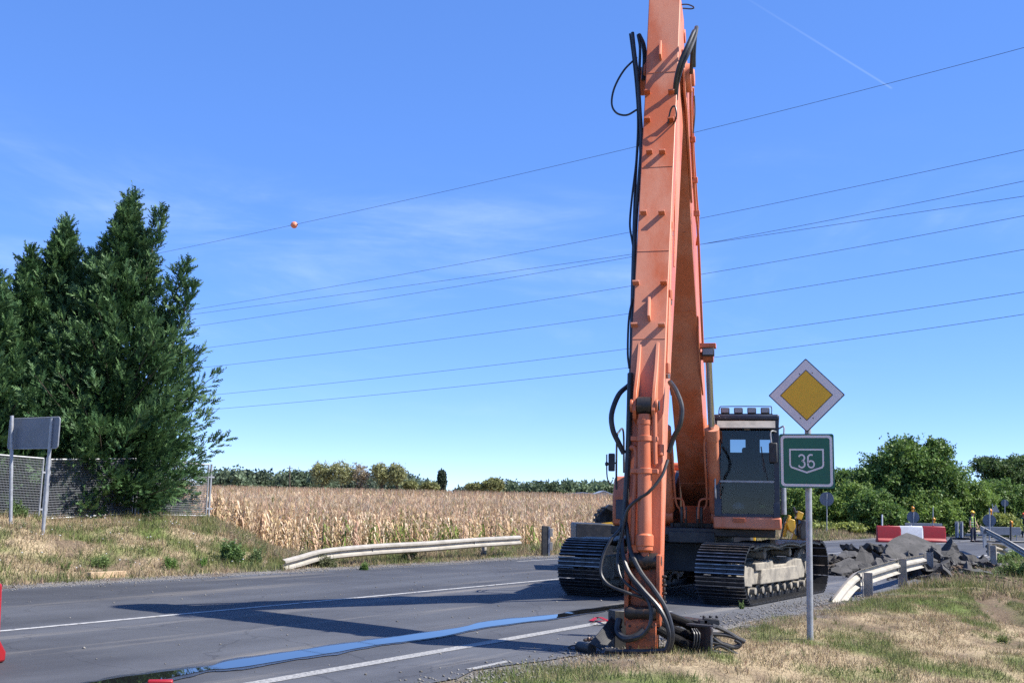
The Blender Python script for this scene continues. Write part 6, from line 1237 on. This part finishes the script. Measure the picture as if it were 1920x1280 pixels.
m = MB(); m.prism([(0, 0), (0.26, 0.0), (0.30, 0.40), (0.10, 0.50), (-0.02, 0.3)], zz(1496, 1010), (1, 0, 0), (0, 0, 1), (0, 1, 0), -0.3, 0.3); m.build('rear_bucket', M['black'], bh, bevel=0.02)
m = MB(); m.obox(zz(1386, 1003, YB - 0.8), V3((0.05, 0, 0)), V3((0, 0.06, 0)), EZ * 0.42); m.obox(zz(1373, 1012, YB - 0.8), V3((0.06, 0, 0)), V3((0, 0.06, 0)), EZ * 0.08); m.build('stabiliser', M['yellow'], bh, bevel=0.01)

# ------------------------------------------------------------------ broken asphalt
M['slab'] = mat('broken_asphalt', (0.055, 0.053, 0.050), (0.095, 0.090, 0.085), rough=0.95, scale=3, c3=(0.025, 0.024, 0.024), s3=6, l3=0.56, h3=0.68, bump=0.6, bscale=18)
M['earth'] = mat('dug_earth', (0.050, 0.042, 0.035), (0.11, 0.085, 0.062), rough=0.95, scale=2.2, bump=0.8, bscale=9)
def slab_me(seed, w, th):
    r = np.random.default_rng(seed); n = r.integers(5, 8); P = []
    for i in range(n): a = 2 * math.pi * (i + r.uniform(-0.25, 0.25)) / n; q = w * r.uniform(0.65, 1.15); P.append((q * math.cos(a), q * math.sin(a) * r.uniform(0.6, 0.9)))
    m = MB(); N_ = []; ring = []
    for i in range(n):
        a, b = np.array(P[i]), np.array(P[(i + 1) % n]); k = 3
        for j in range(k): q = a + (b - a) * j / k; ring.append(q + r.normal(0, 0.035 * w, 2) * (1 if j else 0.3))
    k = len(ring); vs = [(p[0], p[1], th / 2 + r.normal(0, 0.012)) for p in ring] + [(p[0] * 0.97 + r.normal(0, 0.04), p[1] * 0.97 + r.normal(0, 0.04), r.normal(0, 0.02)) for p in ring] + [(p[0] * 0.88 + r.normal(0, 0.05), p[1] * 0.88 + r.normal(0, 0.05), -th / 2 + r.normal(0, 0.03)) for p in ring] + [(0, 0, th / 2 + 0.01), (0, 0, -th / 2)]
    fs = [(3 * k, i, (i + 1) % k) for i in range(k)] + [(i, k + i, k + (i + 1) % k, (i + 1) % k) for i in range(k)] + [(k + i, 2 * k + i, 2 * k + (i + 1) % k, k + (i + 1) % k) for i in range(k)] + [(3 * k + 1, 2 * k + (i + 1) % k, 2 * k + i) for i in range(k)]
    m.add(vs, fs); return m.mesh('asphalt_chunk', M['slab'], smooth=False)
heap_c = [(1590, 1050, 29.5, 1.7, 0.42), (1640, 1045, 31.5, 1.6, 0.45), (1715, 1045, 33.0, 1.6, 0.45), (1765, 1055, 32, 1.1, 0.40), (1560, 1040, 31, 1.2, 0.25), (1800, 1060, 30.5, 1.2, 0.22), (1835, 1060, 31.5, 1.2, 0.20), (1760, 1078, 27.5, 1.0, 0.14), (1700, 1075, 28.2, 0.9, 0.12)]
hx, hy = np.meshgrid(np.linspace(6.5, 18.5, 110), np.linspace(25, 39, 120), indexing='ij')
def heap_h(x, y):
    z = np.zeros_like(x)
    for u, v, Y, rad, hh in heap_c:
        cx = at(u, v, Y)[0]; z = np.maximum(z, 0.62 * hh * sm(1.15 - np.hypot((x - cx) / rad, (y - Y) / (rad * 0.85)) * 0.95))
    n_ = noise2(x, y, 55, 5, 1.3) - 0.45; return np.where(z > 0.005, z + n_ * np.minimum(z * 1.6, 0.35) * 1.3, z)
hh_ = heap_h(hx, hy); base_z = np.maximum(hz(hx, hy), np.where(st(hx, hy)[1] < -5.3, 0.0, -9)); V = np.stack([hx, hy, base_z + hh_ - 0.02], -1).reshape(-1, 3); I = np.arange(hx.size).reshape(hx.shape)
Fq = np.stack([I[:-1, :-1], I[1:, :-1], I[1:, 1:], I[:-1, 1:]], -1).reshape(-1, 4); keep = (hh_.ravel()[Fq] > 0.004).any(1)
tag(link('rubble_heap', mesh_np('rubble_heap', V, Fq[keep], M['earth'], smooth=False)), 'heap of dark earth and crumbled asphalt on the dug up lane', 'rubble', kind='stuff')
SG = 'broken asphalt slabs heaped on the road'
def slab(u, v, Y, w, th, rot, seed, label, z=None):
    p = at(u, v, Y); o = link('asphalt_chunk', slab_me(seed, w, th), None, p); o.rotation_euler = rot; tag(o, label, 'asphalt chunk', SG, 'thing')
slab(1718, 1033, 32.2, 0.92, 0.20, (math.radians(27), math.radians(-8), 0.5), 101, 'largest flat asphalt slab tilted up before the barriers')
slab(1683, 1054, 31.0, 0.58, 0.15, (math.radians(48), math.radians(28), 0.2), 102, 'pointed dark slab leaning at the left of the largest one')
slab(1612, 1036, 31.5, 0.78, 0.12, (math.radians(14), math.radians(10), 1.0), 103, 'wide grey slab on top of the left part of the heap')
slab(1642, 1034, 32.2, 0.55, 0.15, (math.radians(-18), math.radians(25), 0.3), 104, 'dark slab sticking out beside the wide grey slab')
slab(1597, 1060, 28.6, 0.50, 0.14, (math.radians(22), math.radians(-12), 0.3), 105, 'reddish edged slab low at the left front of the heap')
slab(1658, 1062, 28.6, 0.55, 0.14, (math.radians(30), math.radians(-20), 1.2), 106, 'slab leaning behind the bent guardrail')
slab(1765, 1046, 31.0, 0.55, 0.16, (math.radians(20), math.radians(35), 0.2), 107, 'dark slab overhanging at the right end of the largest one')
slab(1835, 1073, 29.2, 0.62, 0.12, (math.radians(6), math.radians(5), 0.2), 108, 'flat grey slab lying apart at the right of the rubble')
slab(1793, 1058, 31.8, 0.50, 0.20, (math.radians(12), math.radians(-18), 0.7), 109, 'dark chunk between the largest slab and the far post')
slab(1575, 1070, 28.0, 0.36, 0.12, (0.3, -0.2, 0.4), 110, 'small dark slab at the left foot of the heap')
r_ = np.random.default_rng(77); alike = [slab_me(200 + i, 0.24 + 0.05 * (i % 4), 0.13 + 0.03 * (i % 3)) for i in range(8)]
for i in range(84):
    c = heap_c[i % len(heap_c)]; cx = at(c[0], c[1], c[2])[0] + r_.normal(0, c[3] * 0.55); cyy = c[2] + r_.normal(0, c[3] * 0.45); z = float(heap_h(np.array([cx]), np.array([cyy]))[0]) + max(float(hz(cx, cyy)), 0.0 if st(cx, cyy)[1] < -5.3 else -9)
    o = link('asphalt_chunk', alike[i % 8], None, (cx, cyy, z + 0.04)); o.rotation_euler = (r_.normal(0, 0.5), r_.normal(0, 0.5), r_.uniform(0, 6.28)); s = r_.uniform(0.4, 1.5); o.scale = (s, s, s)
    tag(o, 'smaller dark broken asphalt piece in the heap', 'asphalt chunk', SG, 'thing')
# crumbled clods over the heap and the torn verge
n = 7000; c = r_.integers(0, len(heap_c), n); HC = np.array(heap_c); X = np.array([at(a[0], a[1], a[2])[0] for a in heap_c])[c] + r_.normal(0, 0.8, n) * HC[c, 3]; Y = HC[c, 2] + r_.normal(0, 0.7, n) * HC[c, 3]
Z = heap_h(X, Y) + np.maximum(hz(X, Y), np.where(st(X, Y)[1] < -5.3, 0.0, -9)); R = (0.015 + 0.085 * r_.uniform(0, 1, n) ** 2)[:, None]
V = (np.stack([X, Y, Z], 1)[:, None] + oc[None] * R[:, None] * r_.uniform(0.5, 1.4, (n, 6, 1))).reshape(-1, 3); Fx = (of[None] + (np.arange(n) * 6)[:, None, None]).reshape(-1, 3)
tag(link('clods', mesh_np('clods', V, Fx, M['straw'], np.repeat(np.where(st(X, Y)[1][:, None] > -5.6, np.array([0.12, 0.085, 0.06]), np.array([0.055, 0.05, 0.046])) * r_.uniform(0.5, 1.6, (n, 1)), 6, 0))), 'crumbled clods scattered over the heap and torn verge', 'rubble', kind='stuff')

# ------------------------------------------------------------------ road works furniture, far right
BX, BY = gp0(1708, 1015)[:2]
def wbarrier(u, mt, label):
    p = gp0(u, 1016); m = MB(); k = 1.30
    m.prism([(-0.24, 0), (0.24, 0), (0.24, 0.10), (0.13, 0.22), (0.10, 0.80), (0.08, 0.90), (-0.08, 0.90), (-0.10, 0.80), (-0.13, 0.22), (-0.24, 0.10)], p, (0, 1, 0), (0, 0, 1), (1, 0, 0), -k / 2, k / 2)
    root = empty('water_barrier', p, label, 'barrier', 'red and white plastic barriers across the road'); m.build('shell', mt, root, bevel=0.03)
    m = MB(); m.cyl(p + EZ * 0.9, p + EZ * 0.94, 0.07, n=12); m.build('filler_cap', mt, root)
    m = MB(); m.obox(p + V3((k / 2 + 0.02, 0, 0.5)), V3((0.025, 0, 0)), V3((0, 0.05, 0)), EZ * 0.28); m.build('hinge', mt, root)
wbarrier(1666, M['redplastic'], 'red plastic road barrier, left one of the row'); wbarrier(1708, M['whiteplastic'], 'white plastic road barrier in the middle of the row'); wbarrier(1751, M['redplastic'], 'red plastic road barrier, right one of the row')
RV = V3((0, 0, 1))
def spole(name, u, vb, vt, Y, label, cat, disc=None, lamp=None, tri=None, foot=False, r=0.03, mt='galv'):
    b, t = at(u, vb, Y), at(u, vt, Y); root = empty(name, b, label, cat); MB().cyl(b, t, r, n=8).build('pole', M[mt], root); k = Y / FPX
    if disc: c = at(disc[0], disc[1], Y + 0.06); MB().cyl(c, c + V3((0.05, 0.10, 0)) * 0.2, disc[2] * k, n=26).build('disc_plate', M['signback'], root)
    if tri: c = at(tri[0], tri[1], Y + 0.06); q = tri[2] * k; MB().prism([(-q, -q * 0.8), (q, -q * 0.8), (0.05, q)], c, (1, 0, 0), (0, 0, 1), (0, 1, 0), 0, 0.015).build('triangle_plate', M['signback'], root)
    if lamp: c = at(lamp[0], lamp[1], Y + 0.02); lo2 = MB().lathe([(0.04, -0.07), (0.09, -0.04), (0.11, 0.0), (0.09, 0.04), (0.04, 0.07)], c, (0.1, -1, 0), 16).build('warning_lamp', M['amber'], root); MB().obox(c - EZ * 0.16, V3((0.07, 0, 0)), V3((0, 0.05, 0)), EZ * 0.06).build('battery_box', M['amber'], lo2)
    if foot: m = MB(); m.obox(b + EZ * 0.05, V3((0.75, 0.1, 0)), V3((-0.04, 0.22, 0)), EZ * 0.05); m.build('rubber_foot', M['rubber'], root, bevel=0.02)
spole('road_sign', 1550.5, 1013, 925, 70, 'round sign seen from behind on a thin pole before the bushes', 'road sign', disc=(1550, 935, 13))
spole('warning_sign', 1713, 1010, 948, 67, 'round sign back topped by an amber lamp above the barriers', 'warning sign', disc=(1712, 969, 11), lamp=(1711.5, 952), foot=True)
spole('warning_post', 1749.5, 1010, 950, 68, 'tall thin post with an amber lamp low on it', 'warning post', lamp=(1751, 973), foot=True)
spole('marker_post', 1654, 1008, 964, 68, 'short pale post above the left red barrier', 'marker post', r=0.05, mt='whiteplastic')
spole('warning_sign', 1855.5, 1016, 952, 62, 'round grey sign back with amber lamp right of the worker', 'warning sign', disc=(1855, 975, 11.5), lamp=(1857, 957), foot=True, r=0.045)
spole('road_sign', 1861, 1003, 944, 74, 'dark triangular sign back behind the round one', 'road sign', tri=(1866, 953, 8))
spole('road_sign', 1884, 990, 936, 80, 'small round sign back on a pole before the right bushes', 'road sign', disc=(1884, 942.5, 6.5))
spole('warning_post', 1895, 1017, 976, 60, 'short dark post with an amber lamp before the grey board', 'warning post', lamp=(1896, 979), foot=True, r=0.05, mt='black')
def board(u0, u1, v0, v1, Y, label):
    a, b = at(u0, v0, Y), at(u1, v1, Y); c = (a + b) / 2; root = empty('barrier_board', (c[0], Y, 0), label, 'barrier board'); m = MB(); m.obox(c, V3(((b[0] - a[0]) / 2, 0, 0)), V3((0, 0.015, 0)), EZ * (a[2] - b[2]) / 2); m.build('board', M['signback'], root, bevel=0.004)
    m = MB(); m.obox(V3((c[0], Y + 0.02, a[2])), V3(((b[0] - a[0]) / 2, 0, 0)), V3((0, 0.03, 0)), EZ * 0.02); m.build('top_rim', M['galv'], root)
    for s in (-0.8, 0.8): MB().cyl((c[0] + s * (b[0] - a[0]) / 2, Y + 0.04, 0), (c[0] + s * (b[0] - a[0]) / 2, Y + 0.04, b[2]), 0.03, n=8).build('leg', M['galv'], root)
board(1838, 1914, 987, 1003, 66, 'long dark grey barrier board behind the right warning posts'); board(1697, 1767, 980, 994, 70, 'grey barrier board peeping over the plastic barriers')
for u, lab in ((1794.5, 'left one of two upright grey panels beside the worker'), (1803, 'right one of two upright grey panels beside the worker')):
    a, b = at(u, 977, 66.5), at(u, 1011, 66.5); root = empty('beacon_panel', (b[0], 66.5, 0), lab, 'beacon panel', 'upright beacon panels by the worker'); m = MB(); m.obox((a + b) / 2, V3((0.115, 0, 0)), V3((0, 0.02, 0)), EZ * (a[2] - b[2]) / 2); m.build('panel', M['signback'], root, bevel=0.01)
    MB().obox(b + V3((0.06, 0, 0.06)), V3((0.40, 0, 0)), V3((0, 0.2, 0)), EZ * 0.06).build('rubber_foot', M['rubber'], root, bevel=0.02); MB().cyl(b + V3((0.03, -0.05, 0)), a + V3((0.03, -0.05, -0.05)), 0.025, n=8).build('tube', M['whiteplastic'], root)
# near barrier cut by the left edge
p = gp0(-76, 1243); m = MB(); m.prism([(-0.22, 0), (0.22, 0), (0.22, 0.10), (0.12, 0.22), (0.09, 0.74), (-0.09, 0.74), (-0.12, 0.22), (-0.22, 0.10)], p, unit((0.25, 1, 0)), (0, 0, 1), unit((1, -0.25, 0)), -0.9, 0.33)
nb_ = empty('water_barrier', p, 'red plastic barrier cut by the left edge on the near lane', 'barrier'); m.build('shell', M['redplastic'], nb_, bevel=0.03); MB().cyl(p + V3((-0.2, 0, 0.74)), p + V3((-0.2, 0, 0.77)), 0.06, n=12).build('filler_cap', M['redplastic'], nb_)
p = gp0(300, 1285); m = MB(); m.obox(p + EZ * 0.03, V3((0.10, 0.02, 0)), V3((-0.01, 0.04, 0)), EZ * 0.02); tag(m.build('red_block', M['redplastic'], bevel=0.012), 'small red plastic piece on the asphalt at the bottom edge', 'plastic piece')

# ------------------------------------------------------------------ people
def skin(name, chains, mt, parent, sub=1):
    V, E, R = [], [], []
    for ch in chains:
        n = len(V)
        for i, (p, r) in enumerate(ch): V.append(tuple(V3(p))); R.append(r); E += [(n + i - 1, n + i)] if i else []
    me = bpy.data.meshes.new(name); me.from_pydata(V, E, []); me.materials.append(mt); o = link(name, me, parent)
    s = o.modifiers.new('skin', 'SKIN'); s.use_smooth_shade = True
    if not me.skin_vertices: me.skin_vertices.new()
    for i, r in enumerate(R): me.skin_vertices[0].data[i].radius = (r, r) if not isinstance(r, tuple) else r
    roots = set(); k = 0
    for ch in chains: roots.add(k); k += len(ch)
    for i in range(len(V)): me.skin_vertices[0].data[i].use_root = i in roots
    if sub: q = o.modifiers.new('sub', 'SUBSURF'); q.levels = sub; q.render_levels = sub
    return o
M['skin'] = mat('skin', (0.40, 0.22, 0.15), rough=0.6); M['lime'] = mat('hi_vis_vest', (0.50, 0.72, 0.12), (0.42, 0.62, 0.12), rough=0.7, scale=9); M['jeans'] = mat('dark_trousers', (0.025, 0.030, 0.055), (0.04, 0.045, 0.07), rough=0.9, scale=9)
M['shirt'] = mat('dark_shirt', (0.03, 0.028, 0.03), rough=0.9); M['yhelm'] = mat('yellow_helmet', (0.80, 0.50, 0.02), rough=0.35); M['ohelm'] = mat('orange_helmet', (0.75, 0.14, 0.03), rough=0.35); M['band'] = mat('reflective_band', (0.7, 0.72, 0.72), rough=0.3); M['gvest'] = mat('green_vest', (0.05, 0.42, 0.22), rough=0.7); M['hair'] = mat('hair', (0.02, 0.015, 0.012), rough=0.8)
def person(base, yaw, label, vest, helm, stance=0.13, handdir=-1):
    root = empty('person', base, label, 'person'); root.rotation_euler = (0, 0, yaw); ORG[root.name] = V3((0, 0, 0))
    arms = []
    for s in (-1, 1):
        f = 0.16 if s == 1 else 0.04
        arms.append([((0.0, 0, 1.42), 0.08), ((s * 0.18, 0, 1.42), 0.065), ((s * 0.255, -0.02, 1.15), 0.048), ((s * 0.27, -f, 0.92), 0.036), ((s * 0.268, -f - 0.03, 0.84), 0.040)])
        for k, (dx, ln) in enumerate(((-0.026, 0.075), (-0.009, 0.085), (0.009, 0.08), (0.026, 0.06))): arms.append([((s * 0.268 + dx * 0.4, -f - 0.03, 0.85), 0.011), ((s * 0.266, -f - 0.032 + dx, 0.80), 0.010), ((s * 0.262, -f - 0.02 + dx, 0.80 - ln * 0.6), 0.009), ((s * 0.25, -f - 0.005 + dx, 0.80 - ln), 0.008)])
        arms.append([((s * 0.262, -f - 0.05, 0.86), 0.012), ((s * 0.245, -f - 0.075, 0.82), 0.011), ((s * 0.24, -f - 0.075, 0.79), 0.009)])
    skin('body', [[((0, 0, 0.98), (0.16, 0.11)), ((0, 0, 1.2), (0.155, 0.11)), ((0, 0, 1.40), (0.17, 0.11)), ((0, 0, 1.50), 0.06), ((0, -0.02, 1.57), 0.065), ((0, -0.03, 1.66), (0.085, 0.105)), ((0, -0.02, 1.74), (0.07, 0.085))]] + arms
         + [[((s * 0.09, 0, 0.95), 0.09), ((s * stance, -0.03, 0.50), 0.06), ((s * stance * 1.1, 0, 0.09), 0.045), ((s * stance * 1.15, -0.13, 0.04), 0.04)] for s in (-1, 1)], M['skin'], root)
    fm = MB(); fm.prism([(-0.015, 0.03), (0.015, 0.03), (0.022, -0.02), (-0.022, -0.02)], (0, -0.135, 1.665), (1, 0, 0), (0, 0, 1), (0, 1, 0), -0.02, 0.02); fm.build('nose', M['skin'], root, bevel=0.005)
    em = MB()
    for s in (-1, 1): em.lathe([(0.002, -0.012), (0.012, 0), (0.002, 0.012)], (s * 0.034, -0.125, 1.685), (0, 1, 0), 8)
    em.obox((0, -0.128, 1.615), (0.025, 0, 0), (0, 0.006, 0), (0, 0, 0.005)); em.build('face_features', M['hair'], root)
    er = MB()
    for s in (-1, 1): er.lathe([(0.004, -0.03), (0.014, -0.015), (0.014, 0.015), (0.004, 0.03)], (s * 0.092, -0.02, 1.655), (0, 0, 1), 8)
    er.build('ear', M['skin'], root)
    skin('trousers', [[((0, 0, 0.97), (0.175, 0.125)), ((s * 0.095, 0, 0.86), 0.11), ((s * stance, -0.03, 0.50), 0.083), ((s * stance * 1.1, 0, 0.10), 0.072)] for s in (-1, 1)], M['jeans'], root)
    skin('shirt', [[((0, 0, 0.97), (0.172, 0.125)), ((0, 0, 1.2), (0.168, 0.12)), ((0, 0, 1.40), (0.185, 0.12)), ((0, 0, 1.48), 0.08)]] + [[((0, 0, 1.41), 0.085), ((s * 0.185, 0, 1.42), 0.078), ((s * 0.235, -0.01, 1.22), 0.064)] for s in (-1, 1)], M['shirt'], root)
    v_ = MB(); nn_ = 20
    rings = [(0.205, 0.155, 0.88), (0.20, 0.15, 1.1), (0.215, 0.15, 1.34), (0.20, 0.13, 1.45), (0.10, 0.09, 1.50)]
    vs = []; gap = 0.42                                       # open at the front
    for (rx, ry, z) in rings:
        for k in range(nn_ + 1): a = -math.pi / 2 + gap + (2 * math.pi - 2 * gap) * k / nn_; vs.append((rx * math.cos(a), ry * math.sin(a), z))
    for (rx, ry, z) in rings:
        for k in range(nn_ + 1): a = -math.pi / 2 + gap + (2 * math.pi - 2 * gap) * k / nn_; vs.append(((rx - 0.012) * math.cos(a), (ry - 0.012) * math.sin(a), z))
    w = nn_ + 1; h5 = 5 * w; v_.add(vs, [(i * w + k, i * w + k + 1, (i + 1) * w + k + 1, (i + 1) * w + k) for i in range(4) for k in range(nn_)] + [(h5 + i * w + k, h5 + (i + 1) * w + k, h5 + (i + 1) * w + k + 1, h5 + i * w + k + 1) for i in range(4) for k in range(nn_)] + [(k + 1, k, h5 + k, h5 + k + 1) for k in range(nn_)])
    vo = v_.build('vest', vest, root)
    bd = MB()
    for z, rx, ry in ((1.02, 0.209, 0.159), (1.16, 0.209, 0.157)): bd.tube([(rx * math.cos(a), ry * math.sin(a), z) for a in np.linspace(-math.pi / 2 + gap, 1.5 * math.pi - gap, 20)], 0.018, 5)
    bd.build('reflective_band', M['band'], vo)
    hm = MB(); hm.lathe([(0.125, 0.0), (0.130, 0.02), (0.122, 0.06), (0.095, 0.105), (0.05, 0.13), (0.01, 0.138)], (0, -0.01, 1.715), (0, 0, 1), 20); hm.prism([(-0.10, -0.10), (-0.07, -0.17), (0, -0.195), (0.07, -0.17), (0.10, -0.10)], (0, -0.01, 1.715), (1, 0, 0), (0, 1, 0), (0, 0, 1), 0.0, 0.015); hm.build('helmet', helm, root)
    sh = MB()
    for s in (-1, 1): sh.prism([(-0.05, 0.07), (0.05, 0.07), (0.055, -0.08), (0.04, -0.19), (-0.03, -0.19), (-0.055, -0.08)], (s * stance * 1.12, 0.0, 0.0), (1, 0, 0), (0, 1, 0), (0, 0, 1), 0.0, 0.10)
    sh.build('shoe', M['hair'], root, bevel=0.02)
    return root
person(gp0(1825, 1015.5), math.radians(28), 'person in yellow helmet, lime vest over dark shirt and dark trousers standing on the road', M['lime'], M['yhelm'])
p2 = at(1921, 1000, 84); person(V3((p2[0], 84, 0)), math.radians(-30), 'person in orange helmet and green vest cut by the right edge', M['gvest'], M['ohelm'])

# ------------------------------------------------------------------ overhead lines
WL = [([(308, 471), (551, 424), (1190, 276), (1310, 245), (1920, 90)], 'topmost overhead line, the one that carries the orange ball'),
      ([(370, 578), (780, 513), (1175, 437), (1320, 405), (1920, 282)], 'second overhead line from the top'),
      ([(385, 586), (780, 533), (1178, 479), (1320, 456), (1920, 368)], 'third overhead line, crossing the fourth behind the excavator'),
      ([(385, 608), (780, 551), (1175, 483), (1320, 456), (1920, 340)], 'fourth overhead line, crossing the third behind the excavator'),
      ([(428, 646), (800, 597), (1178, 538), (1320, 511), (1920, 405)], 'fifth overhead line from the top'),
      ([(440, 682), (800, 640), (1175, 589), (1320, 566), (1920, 468)], 'sixth overhead line from the top'),
      ([(445, 735), (800, 700), (1175, 655), (1320, 633), (1920, 548)], 'overhead line next to the lowest'),
      ([(430, 763), (800, 734), (1175, 690), (1360, 664), (1920, 590)], 'lowest of the overhead lines across the sky')]
M['wire'] = mat('overhead_wire', (0.06, 0.065, 0.08), rough=0.5, metal=0.5)
def wy(u): return 150 - 70 * (u / 1920.0)                     # the span comes nearer towards the right
for pts, lab in WL:
    u_ = np.array([p[0] for p in pts], float); v_ = np.array([p[1] for p in pts], float); cf_ = np.polyfit(u_, v_, 3 if len(pts) > 3 else 2)
    us = np.linspace(-250, 2200, 50); P = []
    lin = np.polyfit(u_, v_, 2)
    for u in us: P.append(at(u, np.polyval(lin, u), wy(u)))
    b = P[0]; w = empty('power_line', b, lab, 'power line', 'overhead power lines'); MB().tube(P, 0.021, 5).build('wire', M['wire'], w)
    if 'ball' in lab:
        c = at(551.5, np.polyval(lin, 551.5) + 0.5, wy(551.5)); k = 6.6 * wy(551.5) / FPX; bo = MB().lathe([(k * math.sin(a), -k * math.cos(a)) for a in np.linspace(0.05, 3.09, 14)], c, (1, -0.4, 0.15), 22).build('marker_ball', mat('faded_orange_ball', (0.72, 0.20, 0.10), (0.62, 0.25, 0.16), rough=0.5, scale=3), w)
        MB().cyl(c - V3((k * 1.15, -k * 0.4, 0)), c + V3((k * 1.15, -k * 0.4, 0)), k * 0.16, n=10).build('clamp', M['black'], bo)
